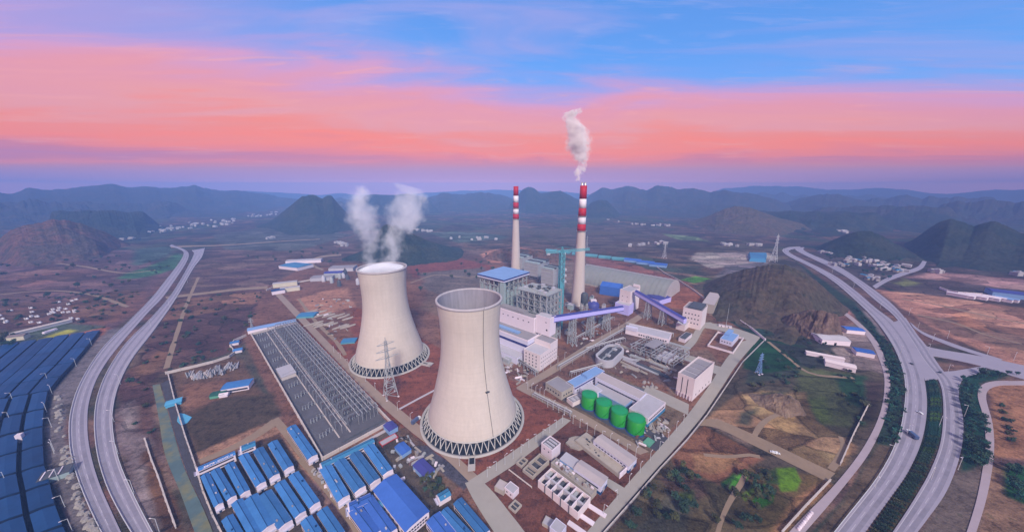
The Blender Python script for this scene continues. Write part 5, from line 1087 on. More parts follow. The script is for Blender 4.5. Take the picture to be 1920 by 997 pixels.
for k, (px, py, q) in enumerate(((1081,990,'nearest the bottom edge'),(1097,972,'in the middle of the three'),(1120,958,'nearest the end of the filter block'))):
    t = thing('precast_slab', 'white precast slab on the red yard, '+q, 'slab', (*at(px, py)[:2], 0), R(-38)); MB().box(-6, 6, -1.6, 1.6, .15, .8).build('slab', M['white'], t); MB().box(-5, -4, -1.7, 1.7, -.05, .15).build('bearer', M['bark'], t); MB().box(4, 5, -1.7, 1.7, -.05, .15).build('bearer', M['bark'], t)
# pipe and steel store behind the tall white building
random.seed(5); base = None; U = Vector((math.cos(R(-47)), math.sin(R(-47)), 0))
for k in range(34):
    px = random.uniform(1176, 1275); py = random.uniform(646, 700)
    if 1258 < px and py > 690: continue
    p = at(px, py); ln = random.uniform(14, 42); m = random.choice(['rust', 'rust', 'steel', 'rooflt', 'darksteel', 'beige'])
    t = thing('steel_bundle', 'bundle of steel beams and pipes lying in the store yard near the tall white building', 'steel bundle', (p.x, p.y, 0), R(-47)+random.uniform(-.12, .12)*(1 if random.random() < .8 else 9), 'steel bundles in the store yard')
    for j in range(random.randint(2, 3)): MB().beam((-ln/2, j*1.6, .8), (ln/2, j*1.6+random.uniform(-.5, .5), .8), random.uniform(.8, 1.5), random.uniform(.8, 1.8)).build('beam', M[m], t)
    MB().box(-ln*.3, -ln*.3+.5, -.6, 4, -.1, .15).build('bearer', M['bark'], t)
for k in range(12):
    p = at(random.uniform(1060, 1155), random.uniform(598, 640) if k % 2 else random.uniform(560, 600)); dx, dy, h = random.uniform(5, 12), random.uniform(5, 12), random.uniform(4, 10)
    t = thing('equipment_shed', 'small grey equipment block among pipes under the lower conveyor', 'equipment', (p.x, p.y, 0), YAW, 'small equipment blocks under the lower conveyor'); MB().box(0, dx, 0, dy, -.2, h).build('casing', M[random.choice(['steel', 'steel2', 'roofgrey', 'rooflt'])], t); MB().box(-.3, dx+.3, -.3, dy+.3, h+.003, h+.4).build('roof', M[random.choice(['roofgrey', 'rooflt', 'darksteel'])], t); MB().tube([(dx*.5, -.5, 0), (dx*.5, -.5, h+2), (dx*.5, dy*.6, h+2)], .5, 8).build('pipe', M['rooflt'], t)
# water tower like drum on legs beside the front chimney
p = at(1094, 592); t = thing('slag_silo', 'dark slag silo on steel legs right of the front chimney foot', 'silo', (p.x, p.y, 0)); MB().lathe([(.5,18),(6,24),(6,38),(4,41),(.01,41.5)], 24).build('silo_drum', M['darksteel'], t)
for k in range(6): a = math.pi*k/3; MB().beam((5.5*math.cos(a), 5.5*math.sin(a), 0), (5.5*math.cos(a), 5.5*math.sin(a), 25), .8).build('leg', M['steel'], t)
b = MB(); lattice(b, 0, 0, 0, 24, 10, 10, 4, .35); b.build('bracing', M['steel'], t)
p = at(1112, 576); t = thing('dome_hopper', 'violet roofed round coal hopper with white band right of the front chimney', 'hopper', (p.x, p.y, 0)); MB().lathe([(11,-.3),(11,6),(8,10),(4,11.5),(4,13),(.01,13.4)], 32).build('hopper_shell', M['purple'], t); MB().box(-5, 5, -3, 3, 11.6, 15).build('hopper_house', M['white'], t)

# ------------------------------------------------------------------ switchyard
A, B_, Cc = at(608, 858), at(458, 632), at(730, 795)
yaw, SL, SWd = frame3(A, B_, Cc)
o = MB().box(0, SL, 0, SWd, -.3, .12).build('switchyard_gravel', M['yardgravel'], None, (A.x, A.y, 0), yaw); tag(o, 'dark gravel bed of the long switchyard', 'gravel bed', kind='structure')
def sy(x, y): c, s = math.cos(yaw), math.sin(yaw); return Vector((A.x+c*x-s*y, A.y+s*x+c*y, 0))
wall_run('pale wall around the long dark switchyard', [sy(-1.5,-1.5), sy(SL+1.5,-1.5), sy(SL+1.5,SWd+1.5), sy(-1.5,SWd+1.5)], 2.8, .8, 'wallpale', True)
for k, (x, lab) in enumerate(((SL*.30, 'pale kerb line along the middle of the switchyard'), (SL*.47, 'second pale kerb line beside the dense switchyard frames'))):
    o = MB().box(x-.5, x+.5, 14, SWd-4, .1, .5).build('kerb', M['wallpale'], None, (A.x, A.y, 0), yaw); tag(o, lab, 'kerb', kind='structure')
for k, (y0, y1, x0, x1) in enumerate(((6, 7.6, SL*.3, SL*.98), (-8.5, -5.5, -2, SL+4))):
    o = MB().box(x0, x1, y0, y1, .1, .6).build('cable_trench', M['roofpink' if k else 'darksteel'], None, (A.x, A.y, 0), yaw); tag(o, ('dark curved cable trench across the near end of the switchyard', 'pinkish strip of paving outside the near switchyard wall')[k], 'cable trench', kind='structure')
p = sy(2, SWd*.47); t = thing('control_house', 'pale flat roofed control house on the left side of the switchyard', 'building', p, yaw); MB().box(0, SL*.26, 0, 26, -.3, 4.2).build('wall', M['wallpale'], t); MB().box(-.4, SL*.26+.4, -.4, 26.4, 4.203, 4.7).build('roof', M['rooflt'], t); windows(t, 'L', (1, 25, 1, 4), 1, 6, 1.4, 1.2, -.03)
def gantry(wd, h):
    t = thing('gantry', 'grey lattice portal gantry in the dense rows of the switchyard', 'gantry', (0, 0, 0), yaw, 'switchyard gantries')
    for s in (0, wd):
        b = MB()
        b.beam((s, -1.6, 0), (s, -.25, h), .26); b.beam((s, 1.6, 0), (s, .25, h), .26)
        for k in range(1, 5): f = k/5; b.beam((s, -1.6+1.35*f, h*f), (s, 1.6-1.35*f, h*f), .18)
        b.build('leg', M['yardsteel'], t)
    b = MB()
    for dy, dz in ((-.5, 0), (.5, 0), (0, .9)): b.beam((-.5, dy, h+dz), (wd+.5, dy, h+dz), .24)
    for k in range(10): x = wd*k/10; b.beam((x, -.5, h), (x+wd/20, 0, h+.9), .14); b.beam((x+wd/20, 0, h+.9), (x+wd/10, .5, h), .14)
    b.build('beam', M['yardsteel'], t)
    for k in range(3): MB().beam((wd*(k+.5)/3, 0, h-2.4), (wd*(k+.5)/3, 0, h), .3).build('insulator', M['rust'], t)
    return t
def breaker():
    t = thing('circuit_breaker', 'set of three switch posts on steel legs between the switchyard gantries', 'switchgear', (0, 0, 0), yaw, 'switchyard switchgear')
    for k in range(3): b = MB(); b.box(k*2.4-.3, k*2.4+.3, -.3, .3, 0, 2.2); b.tube([(k*2.4, 0, 2.2), (k*2.4, 0, 4.8)], .22, 6); b.build('post', M['steel'], t)
    MB().beam((-.8, 0, 2.1), (5.6, 0, 2.1), .3).build('bed_frame', M['yardsteel'], t); MB().beam((-.8, 0, 4.9), (5.6, 0, 4.9), .16).build('busbar', M['yardsteel'], t); return t
gA, gB, bk = gantry(12.5, 11), gantry(9, 8), breaker(); firstA = firstB = firstK = True
gC = gantry(13, 6.5); gC['label'] = 'low grey busbar portal between the tall gantries of the switchyard'; firstC = True
for i in range(23):
    y = 22+i*(SWd-34)/22
    for j in range(2):
        q = sy(SL*.50+j*13.3, y)
        if firstA: gA.location = q; firstA = False
        else: dup(gA, q)
        q = sy(SL*.50+j*13.3, y+4.2)
        if firstC: gC.location = q; firstC = False
        else: dup(gC, q)
    q = sy(SL*.32, y+4)
    if firstB: gB.location = q; firstB = False
    else: dup(gB, q)
    for j in range(4):
        q = sy(SL*.52+j*6.6, y+6.5+(j % 2)*1.5)
        if firstK: bk.location = q; firstK = False
        else: dup(bk, q)
    if i % 2 == 0: dup(bk, sy(SL*.08, y+3)); dup(bk, sy(SL*.19, y+5))
lab = ['nearest the cooling towers', 'second from the tower side', 'third from the tower side', 'fourth from the tower side', 'second from the left kerb', 'nearest the left kerb', 'over the smaller frames', 'at the left of the smaller frames']
for k in range(8):
    x = SL*(.97-.066*k) if k < 6 else SL*(.44-.07*(k-6)); z = 11.3 if k < 6 else 8.3
    t = thing('busbar_line', 'long overhead conductor along the switchyard, '+lab[k], 'conductor', (*sy(x, 16)[:2], 0), yaw); MB().tube([(0, 0, z), (0, SWd-26, z)], .2, 6).build('conductor', M['metalpale'], t)
    pm = MB().beam((0, 0, 0), (0, 0, z-.2), .22).mesh('support_post', M['steel'])
    for j in range(8): part('support_post', pm, t, (0, 2+j*(SWd-30)/8, 0))

# ------------------------------------------------------------------ blue roofed camp
def prefab(label, P, Q, wd, h=5.6, roof='blue', name='prefab_dormitory', z=None, group=None, pitch=.9, wins=True):
    """long gabled prefab: P the far end, Q the near (white gable) end of its roof ridge in the photo"""
    wd = wd*.87; p, q = at(*P, h), at(*Q, h); d = p-q; L = math.hypot(d.x, d.y); yw = math.atan2(d.y, d.x)
    t = thing(name, label, 'dormitory', (q.x, q.y, 0), yw, group)
    MB().box(0, L, -wd/2, wd/2, -.2, h-.01).build('wall', M['white'], t); e = .35
    b = MB(); b.add([(.9,-wd/2-e,h-.1),(L+e,-wd/2-e,h-.1),(L+e,0,h+pitch),(.9,0,h+pitch),(.9,wd/2+e,h-.1),(L+e,wd/2+e,h-.1)], [(0,1,2,3),(3,2,5,4),(1,5,2)]); 
    b.add([(.9,-wd/2-e,h-.24),(L+e,-wd/2-e,h-.24),(L+e,0,h+pitch-.14),(.9,0,h+pitch-.14),(.9,wd/2+e,h-.24),(L+e,wd/2+e,h-.24)], [(3,2,1,0),(4,5,2,3)]); b.build('roof', M[roof], t)
    b = MB(); b.add([(0,-wd/2,h-.009),(0,wd/2,h-.009),(0,0,h+pitch-.15),(.88,-wd/2,h-.009),(.88,wd/2,h-.009),(.88,0,h+pitch-.15)], [(0,1,2),(5,4,3),(0,2,5,3),(1,4,5,2)]); b.build('gable', M['white'], t)
    b = MB(); b.box(-1.6, -.02, -wd/2, wd/2, h*.5-.1, h*.5+.05); b.box(-1.6, -1.5, -wd/2, wd/2, h*.5+.05, h*.5+1); b.build('balcony', M['white2'], t)
    MB().box(-.06, -.01, -.7, .7, .1, 2.2).build('door', M['bluedk'], t)
    n = max(4, int(L/7)); 
    rv = random.Random(int(L*1000)+int(wd*77))
    for k in range(rv.randint(0, 3)):
        x = rv.uniform(3, L-4); y = rv.choice([-1, 1])*wd*rv.uniform(.12, .34); z0 = h+pitch*(1-abs(y)/(wd/2+e))-.1; MB().box(x, x+rv.uniform(.6, 1.6), y-.4, y+.4, z0-.2, z0+rv.uniform(.5, 1.0)).build('roof_vent', M[rv.choice(['rooflt', 'bluedk', 'roofgrey'])], t)
    MB().box(.9, L+e, -.14, .14, h+pitch-.08, h+pitch+.1).build('ridge_cap', M['bluedk'], t)
    if wins:
        for s in (-1, 1):
            for zz in (1.0, h*.5+.8): MB().box(1.2, L-1.2, s*(wd/2+.02)-.03, s*(wd/2+.02)+.03, zz, zz+1.2).build('window_strip', M['glass'], t)
    return t
G1 = 'blue roofed prefab sheds of the camp'
camp = [((384,889),(411,947),4.8),((403,880),(435,934),5.6),((430,869),(460,924),6.0),((456,852),(490,908),6.4),((484,841),(515,893),7.0),((511,828),(542,878),7.0),
        ((524,904),(564,965),7.0),((550,888),(591,947),7.0),((470,931),(503,990),8.6),((496,924),(536,984),8.6),((444,939),(484,1008),6.2),((426,969),(452,1016),6.0),((574,972),(604,1020),7),((604,955),(638,1005),7.0)]
cl = ['outermost short blue shed of the upper row, beside the stone slope','blue shed second from the stone slope under the lettered header','blue shed third from the stone slope with rooftop boxes','blue shed in the middle of the upper row, left of a green gap','blue shed second from the track in the upper row','blue shed of the upper row nearest the dirt track corner',
      'blue shed of the middle row beside two green plots','blue shed of the middle row along the pinkish lane','left one of the two blue sheds touching side by side','right one of the two blue sheds touching side by side','long blue shed left of the touching pair','short blue shed in the lower left corner of the camp','small blue shed at the bottom below the green plots','blue shed at the bottom along the pinkish lane']
for (P, Q, wd), lb in zip(camp, cl): prefab(lb, P, Q, wd, group=G1)
prefab('single long blue shed squeezed beside the switchyard wall', (546,799), (587,857), 7.5, group=G1)
h1 = prefab('blue header roof with white lettering at the top of the camp', (440,848), (368,880), 5.6, h=6.2, name='lettered_block', pitch=.6)
random.seed(9); b = MB(); L_ = (at(440,848,6.2)-at(368,880,6.2)).length
for k in range(9):
    x = L_*(.16+.085*k); s0 = 1.8
    for _ in range(4):
        if random.random() < .5: xx = x+random.uniform(0, s0); b.add([(xx, -2.6, 6.34), (xx+.28, -2.6, 6.34), (xx+.28, -.7, 6.74), (xx, -.7, 6.74)], [(0, 1, 2, 3)])
        else: yy = random.uniform(-2.5, -.9); zz = 6.26+(yy+2.8)*.19; b.add([(x, yy, zz+.05), (x+s0, yy, zz+.05), (x+s0, yy+.28, zz+.1), (x, yy+.28, zz+.1)], [(0, 1, 2, 3)])
b.build('roof_lettering', M['white'], h1)
prefab('short teal blue header roof beside the green gap in the camp', (478,830), (450,841), 8, roof='blueteal', h=6.0, name='header_block')
wings = [((610,874),(645,935)),((636,862),(676,918)),((664,849),(704,903)),((690,834),(728,886))]
wl = ['blue wing of the comb shaped block nearest the pinkish lane','second blue wing of the comb shaped block from the lane','third blue wing of the comb shaped block from the lane','blue wing of the comb shaped block nearest the cooling tower road']
for (P, Q), lb in zip(wings, wl): prefab(lb, P, Q, 8.6, group='wings of the comb shaped blue block')
prefab('teal blue header roof joining the wings of the comb shaped block', (700,824), (600,873), 6.5, h=6.3, roof='blueteal', name='header_block', pitch=.7)
for (P, Q), lb in zip((((662,948),(704,1004)),((688,934),(735,1000))), ('left blue wing of the violet tinged twin block','right blue wing of the violet tinged twin block')): prefab(lb, P, Q, 8.2, roof='blue2')
prefab('short header roof at the upper end of the twin block', (695,931), (652,951), 8, h=6.2, roof='blue2', name='header_block', pitch=.6)
# canteen hall with big gable roof
a, b_, c = at(760,991,9), at(699,915,9), at(804,954,9); yw, L_, W_ = frame3(a, b_, c); t = thing('canteen_hall', 'large bright blue gabled hall with white windowed end wall in the camp', 'hall', (a.x, a.y, 0), yw)
MB().box(0, L_, 0, W_, -.2, 7.2).build('wall', M['white'], t); b = MB(); b.add([(-.6,-.6,7.1),(L_+.6,-.6,7.1),(L_+.6,W_+.6,7.1),(-.6,W_+.6,7.1),(L_/2,-.6,9.6),(L_/2,W_+.6,9.6)], [(3,0,4,5),(1,2,5,4)]); b.add([(0,0,7.205),(L_,0,7.205),(L_/2,0,9.4),(0,W_,7.205),(L_,W_,7.205),(L_/2,W_,9.4)], [(0,1,2),(5,4,3)]); b.build('roof', M['blue2'], t)
windows(t, 'R', (1.5, L_-1.5, 1, 5.5), 2, 7, 1.5, 1.2, -.03); windows(t, 'L', (2, W_-2, 1, 5.5), 1, 7, 1.6, 1.4, -.03); MB().box(-3.5, -.05, -.3, .3, 0, 6).build('downpipe', M['white'], t)
p = at(717,950); tag(MB().lathe([(3.4,-.2),(3.4,4.5),(.01,5.2)], 20).build('water_tank', M['blueteal'], None, (p.x, p.y, 0)), 'round teal water tank at the left corner of the canteen hall', 'water tank')
for (P, Q, wd, rf), lb in zip((((812,968),(846,1012),11.5,'blue2'),((833,955),(880,1006),6.2,'blue'),((858,938),(912,1002),7.2,'blue')), ('wide blue shed at the bottom edge below the canteen hall','narrow blue shed between two others at the bottom edge','blue shed closest to the wide concrete road at the bottom')): prefab(lb, P, Q, wd, roof=rf, h=5)
prefab('small teal roofed gatehouse beside the concrete road junction', (842,921), (820,934), 6.5, h=4.2, roof='blueteal', name='gatehouse', wins=False)
for px, py, L2, W2, h2, rf, lb in ((756,846,12,8,3.4,'blue2','bright blue site cabin above the planted strip by the tower road'),(795,884,16,9,4,'purple','violet blue site cabin lower along the tower road'),(733,806,11,8,4.5,'purple','violet shed at the near corner of the switchyard')):
    p = at(px, py); t = thing('site_cabin', lb, 'cabin', (p.x, p.y, 0), R(-42)); MB().box(-L2/2, L2/2, -W2/2, W2/2, -.2, h2).build('wall', M['bluelt'], t); b = MB(); b.add([(-L2/2-.3,-W2/2-.3,h2),(L2/2+.3,-W2/2-.3,h2),(L2/2+.3,W2/2+.3,h2),(-L2/2-.3,W2/2+.3,h2),(-L2/2-.3,0,h2+1),(L2/2+.3,0,h2+1)], [(0,1,5,4),(2,3,4,5),(3,0,4),(1,2,5),(3,2,1,0)]); b.build('roof', M[rf], t); MB().box(-L2/2-.05, -L2/2-.01, -.6, .6, 0, 2.1).build('door', M['white'], t)
p = at(729, 827); t = thing('red_frame_rack', 'red edged steel rack beside the blue camp', 'rack', (p.x, p.y, 0), R(45)); b = MB(); b.box(-7, 7, -3, 3, 1.6, 1.9); b.build('deck', M['rooflt'], t); b = MB()
for s in (-3, 3): b.beam((-7.3, s, 2), (7.3, s, 2), .5)
for s in (-7, 7): b.beam((s, -3.2, 2), (s, 3.2, 2), .5)
b.build('red_rail', M['redpaint'], t)
for x in (-6.5, 6.5):
    for y in (-2.6, 2.6): MB().box(x-.2, x+.2, y-.2, y+.2, 0, 1.6).build('leg', M['redpaint'], t)
random.seed(21)
for k in range(26):
    p = at(590+k*3.6+random.uniform(-3, 3), 882+k*4.6+random.uniform(-3, 3)) if k < 14 else at(random.uniform(735, 800), random.uniform(842, 900))
    o = MB().box(-1.4, 1.4, -.9, .9, -.1, 1.5).box(-1.5, 1.5, -1, 1, 1.503, 1.62).build('crate', M[random.choice(['white', 'rooflt', 'beige', 'steel'])], None, (p.x, p.y, 0), random.uniform(0, 3)); tag(o, 'small pale crate lying among the clutter beside the blue sheds', 'crate', 'pale crates around the camp')
wall_run('dark grey wall along the stone slope beside the camp', [at(*q) for q in ((316,704),(330,760),(348,820),(368,878),(382,925),(400,970),(425,1020))], 2.6, .6, 'wallgrey')
wall_run('pale wall along the top of the material yard left of the switchyard', [at(*q) for q in ((312,701),(360,690),(400,680),(430,670),(441,662),(432,650),(440,640),(462,630))], 3, .8, 'wallpale')
wall_run('long white boundary wall behind the fenced yard on the hill side', [at(*q) for q in ((1345,576),(1380,598),(1410,618),(1434,638))], 3, 1.0, 'white')
wall_run('white boundary wall following the far edge of the plant behind the vault', [at(*q) for q in ((1232,502),(1246,513),(1268,524),(1300,545),(1320,560))], 3, 1.0, 'wallpale')
wall_run('dark fence wall along the outer side of the perimeter road', [at(*q) for q in ((1130,1003),(1185,941),(1236,882),(1288,826),(1325,780),(1360,728),(1392,680),(1432,640))], 1.8, .4, 'wallgrey')
wall_run('pale boundary wall at the upper left corner of the plant', [at(*q) for q in ((500,545),(520,536),(560,530),(592,524))], 3, .9, 'wallpale')
wall_run('thin pale wall by the stream below the left highway', [at(*q) for q in ((272,824),(285,865),(297,895),(312,940),(330,990))], 1.8, .6, 'wallpale')
wall_run('grey wall along the frontage road below the green plots', [at(*q) for q in ((1628,760),(1600,815),(1575,872))], 2, .5, 'wallpale')
wall_run('grey wall along the frontage road near the bottom', [at(*q) for q in ((1556,902),(1510,950),(1465,1000))], 2, .5, 'wallpale')

# ------------------------------------------------------------------ the blue roofs left of the highway
EDGE = [at(*q) for q in ((190,622),(165,654),(141,683),(116,710),(95,737),(88,771),(86,804),(87,839),(90,876),(101,911),(111,950),(126,990),(148,1035))]
ne = len(EDGE)-1
for i in range(ne):
    p, q = EDGE[i], EDGE[i+1]; f = i/ne
    a0 = R(213-2*min(i, 4)+ (13*min(max(i-3, 0), 3)/3)); dr = Vector((math.cos(a0), math.sin(a0), 0)); wcol = 14.5 if i < 4 else 12.5
    for j in range(14):
        if proj(*(p+dr*(j*wcol)))[0] < -150: break
        gap = .9 if i < 4 else 1.25; d = (q-p); dl = d.length; d.normalize()
        A_ = p+dr*(j*wcol+gap); B2 = p+dr*((j+1)*wcol-gap); ge = gap*1.45; c0 = A_+d*ge; c1 = A_+d*(dl-ge); c2_ = B2+d*(dl-ge); c3 = B2+d*ge
        o_ = (c0+c1+c2_+c3)/4; h = 3.6+.4*((i*3+j) % 3)
        nm_r = ORD[i]; nm_c = ORD[j]
        t = thing('blue_roof_shed', f'dark blue roofed shed, {nm_c} from the highway, {nm_r} row from the far end', 'shed', (o_.x, o_.y, 0), 0, 'dark blue roofs beside the left highway')
        poly = [(c.x-o_.x, c.y-o_.y) for c in (c0, c1, c2_, c3)]
        MB().prism(poly, -.3, h).build('wall', M['bluewall'], t)
        b = MB(); mid0 = ((poly[0][0]+poly[3][0])/2, (poly[0][1]+poly[3][1])/2); mid1 = ((poly[1][0]+poly[2][0])/2, (poly[1][1]+poly[2][1])/2); e = 1.012
        v = [(x*e, y*e, h+.02) for x, y in poly]+[(mid0[0]*e, mid0[1]*e, h+.7), (mid1[0]*e, mid1[1]*e, h+.7)]
        b.add(v, [(0,4,5,1),(2,5,4,3),(0,3,4),(1,5,2)]); b.build('roof', M['bluedk'], t)
def lamp(h, arm=2.2, m='metalpale'):
    t = thing('street_lamp', 'x', 'street lamp', (0, 0, 0)); b = MB(); b.tube([(0, 0, 0), (0, 0, h)], .16, 6); b.build('pole', M[m], t)
    MB().tube([(0, 0, h-.1), (arm, 0, h+.35)], .11, 6).build('arm', M[m], t); MB().box(arm-.2, arm+1.0, -.22, .22, h+.2, h+.42).build('lamp_head', M['white'], t); MB().box(-.35, .35, -.35, .35, -.2, .5).build('base', M['pad'], t)
    return t
lp = lamp(10); lp['label'] = 'pale lamp post standing among the dark blue roofs by the left highway'; lp['group'] = 'lamp posts among the blue roofs'; first = True
for px, py in ((172,647),(143,686),(90,714),(25,752),(98,738),(88,772),(97,800),(102,845),(102,850),(110,900),(122,950),(20,790),(12,905),(136,995)):
    q = at(px, py)
    if first: lp.location = q; lp.rotation_euler = (0, 0, R(200)); first = False
    else: dup(lp, q, R(random.uniform(150, 240)))
lp2 = lamp(9, 1.6); lp2['label'] = 'slim pale lamp post along a road inside the plant'; lp2['group'] = 'lamp posts along the plant roads'; first = True
rows = [((905,900),(1060,790),11),((1068,790),(1200,862),9),((1022,760),(1075,786),5),((980,718),(1065,668),6),((986,728),(1024,748),5),((1120,640),(1180,606),4),((1118,980),(1288,784),9),((620,655),(880,890),12)]
for (x0, y0), (x1, y1), n in rows:
    P, Q = at(x0, y0), at(x1, y1)
    for k in range(n):
        q = P.lerp(Q, (k+.5)/n)
        if first: lp2.location = q; first = False
        else: dup(lp2, q, random.choice([R(40), R(220), R(-45)]))
lp3 = lamp(12, 2.6); lp3['label'] = 'tall pale lamp post at the edge of the right highway'; lp3['group'] = 'lamp posts along the right highway'; first = True
for px, py in ((1704,590),(1720,618),(1748,640),(1776,634),(1740,660),(1688,664),(1700,742),(1776,700),(1808,780),(1650,578),(1600,540),(1796,880),(1700,815),(1672,860),(1760,800),(1745,900),(1640,915),(1560,512),(1850,600+66),(1900,676)):
    q = at(px, py)
    if first: lp3.location = q; first = False
    else: dup(lp3, q, R(random.uniform(120, 260)))
lp4 = lamp(12, 2.6); lp4['label'] = 'pale lamp post beside the left highway on the field side'; lp4['group'] = 'lamp posts along the left highway'; first = True
for px, py in ((283,612),(352,530),(226,720),(214,790),(222,850),(252,925),(300,1000),(318,575)):
    q = at(px, py)
    if first: lp4.location = q; first = False
    else: dup(lp4, q, R(180))
p = at(108, 893); t = thing('gatehouse_shed', 'small grey shed with white bars between the dark blue roofs and the verge', 'shed', (p.x, p.y, 0), R(40)); MB().box(-7, 7, -5, 5, -.2, 4).build('wall', M['steel2'], t); MB().box(-7.4, 7.4, -5.4, 5.4, 4.003, 4.4).build('roof', M['darksteel'], t)
for k in range(3): MB().box(-6+k*4, -5.4+k*4, -4.5, 4.5, 4.403, 4.8).build('roof_bar', M['white'], t)
block('white_hatch', 'small white square hatch box on a gap between the dark blue roofs', 'hatch', at(41, 827), 3.4, 3.4, 0, 7.4, 'white', .5).data.update()

# ------------------------------------------------------------------ lattice pylons
def pylon(label, c, h, m, rz, arms=3, w=.13):
    t = thing('transmission_tower', label, 'pylon', (c.x, c.y, hz(c.x, c.y)), rz, 'lattice power pylons'); th = max(.3, h*.008)
    b = MB(); lattice(b, 0, 0, h*.0, h*.6, h*w*1.35, h*w*.36, 6, th); b.build('lower_body', M[m], t)
    b = MB(); lattice(b, 0, 0, h*.6, h*.94, h*w*.36, h*w*.22, 6, th*.8); b.beam((0, 0, h*.94), (0, 0, h), th); b.build('upper_body', M[m], t)
    for k in range(arms):
        z = h*(.66+.11*k); l = h*(.17-.02*k); b = MB()
        for s in (-1, 1): b.beam((0, -.5, z), (s*l, 0, z+h*.012), th*.8); b.beam((0, .5, z), (s*l, 0, z+h*.012), th*.8); b.beam((0, 0, z+h*.045), (s*l, 0, z+h*.014), th*.7)
        b.build('cross_arm', M[m], t)
    for x in (-1, 1):
        for y in (-1, 1): MB().box(x*h*w*.675-.8, x*h*w*.675+.8, y*h*w*.675-.8, y*h*w*.675+.8, -.4, .7).build('footing', M['white'], t)
pylon('big grey lattice pylon on the red earth in front of the rear cooling tower', at(733, 742), hgt(733, 742, 632), 'steel', R(38))
pylon('pale teal lattice pylon on the dark green field right of the perimeter road', at(1422, 700), 27, 'bluelt', R(20))
pylon('tall pinkish grey pylon on the scrub mound by the bend of the right highway', at(1450, 490), 82, 'metalpale', R(30))
pylon('slim pale pylon on the dark plain beyond the coal vault', at(1245, 483), 52, 'metalpale', R(10))
pylon('distant thin pylon just right of the front chimney', at(1100, 468), 50, 'steel', R(60))
pylon('small grey pylon in the left fields near the boundary wall', at(474, 620), 22, 'steel', R(15))
p = at(1361, 612); t = thing('lightning_mast', 'thin tall mast beside two white cabins behind the crusher house', 'mast', (p.x, p.y, 0)); b = MB(); b.tube([(0, 0, 0), (0, 0, 30), ], .3, 6); b.build('mast_tube', M['steel'], t); MB().tube([(0, 0, 30), (0, 0, 38)], .12, 6).build('spike', M['steel'], t)
for k, (px, py) in enumerate(((1353,612),(1366,614))): p = at(px, py); t = thing('white_cabin', ('white container cabin left of the thin mast', 'white container cabin right of the thin mast')[k], 'cabin', (p.x, p.y, 0), R(-30)); MB().box(-4, 4, -1.8, 1.8, 0, 3).build('wall', M['white'], t); MB().box(-4.1, 4.1, -1.9, 1.9, 3.003, 3.2).build('roof', M['rooflt'], t); MB().box(-1, 0, -1.86, -1.81, .2, 2.2).build('door', M['bluedk'], t)

# ------------------------------------------------------------------ outlying buildings, villages, stores
def simple(name, label, cat, px, py, L, W, h, wall, roof, rz, gable=1.2, group=None):
    p = at(px, py); t = thing(name, label, cat, (p.x, p.y, hz(p.x, p.y)), rz, group); MB().box(-L/2, L/2, -W/2, W/2, -1, h).build('wall', M[wall], t)
    b = MB(); e = .5; b.add([(-L/2-e,-W/2-e,h+.02),(L/2+e,-W/2-e,h+.02),(L/2+e,W/2+e,h+.02),(-L/2-e,W/2+e,h+.02),(-L/2-e,0,h+gable),(L/2+e,0,h+gable)], [(0,1,5,4),(2,3,4,5),(3,0,4),(1,2,5),(3,2,1,0)]); b.build('roof', M[roof], t); return t
t = simple('blue_store', 'blue roofed store with white end on the brown yard left of the switchyard', 'store', 447, 727, 24, 14, 5, 'white', 'blue', R(20), .8); MB().box(-11, 11, -7.06, -7.01, 1, 3).build('window_strip', M['glass'], t)
simple('site_cabin', 'small blue cabin by the bend of the pale material yard wall', 'cabin', 441, 645, 9, 8, 3.4, 'white', 'blue', R(30)); simple('site_cabin', 'small blue cabin just below another at the switchyard corner', 'cabin', 447, 659, 9, 8, 3.4, 'white', 'blue', R(30))
t = simple('green_shed', 'dark green netted shed beside the blue roofed store', 'shed', 411, 741, 12, 9, 3, 'tarp', 'leaf3', R(20)); t = simple('white_tent', 'small white tent shelter beside the dark green netted shed', 'tent', 421, 742, 7, 5, 2.4, 'white', 'white', R(20), 1.5)
simple('teal_canopy', 'small turquoise canopy at the corner of the material yard wall', 'canopy', 327, 757, 11, 9, 3, 'turq', 'turq', R(40), .5)
def pond(label, pts, m):
    P = [at(*q) for q in pts]; o = P[0]; b = MB().prism([(p.x-o.x, p.y-o.y) for p in P], .05, .45); ob = b.build('sheet_cover', M[m], None, (o.x, o.y, 0)); tag(ob, label, 'ground sheet')
pond('bright turquoise sheet covering the ground by the stone slope', ((335,774),(346,776),(360,782),(352,792),(340,798),(332,790)), 'turq')
simple('long_blue_shed', 'pale blue roofed shed at the far end of the switchyard', 'shed', 512, 614, 60, 13, 5, 'white', 'bluelt', YAW-R(14), 1.2); simple('site_cabin', 'dark blue cabin with a white rim at the far left plant corner', 'cabin', 522, 549, 22, 18, 7, 'white', 'bluedk', R(40), .6)
simple('cream_dormitory', 'pale yellowish dormitory block at the far left plant corner', 'dormitory', 536, 536, 44, 12, 9, 'cream', 'rooflt', R(28), 1); simple('cream_dormitory', 'smaller yellowish dormitory nearer the dark blue cabin', 'dormitory', 545, 545, 34, 10, 8, 'cream', 'rooflt', R(28), 1)
simple('blue_warehouse', 'large blue roofed warehouse beyond the left plant corner', 'warehouse', 556, 502, 70, 46, 8, 'white', 'blueteal', R(-20), 2); simple('white_warehouse', 'pale long warehouse behind the large blue roofed warehouse', 'warehouse', 572, 492, 90, 24, 8, 'white', 'rooflt', R(15), 2)
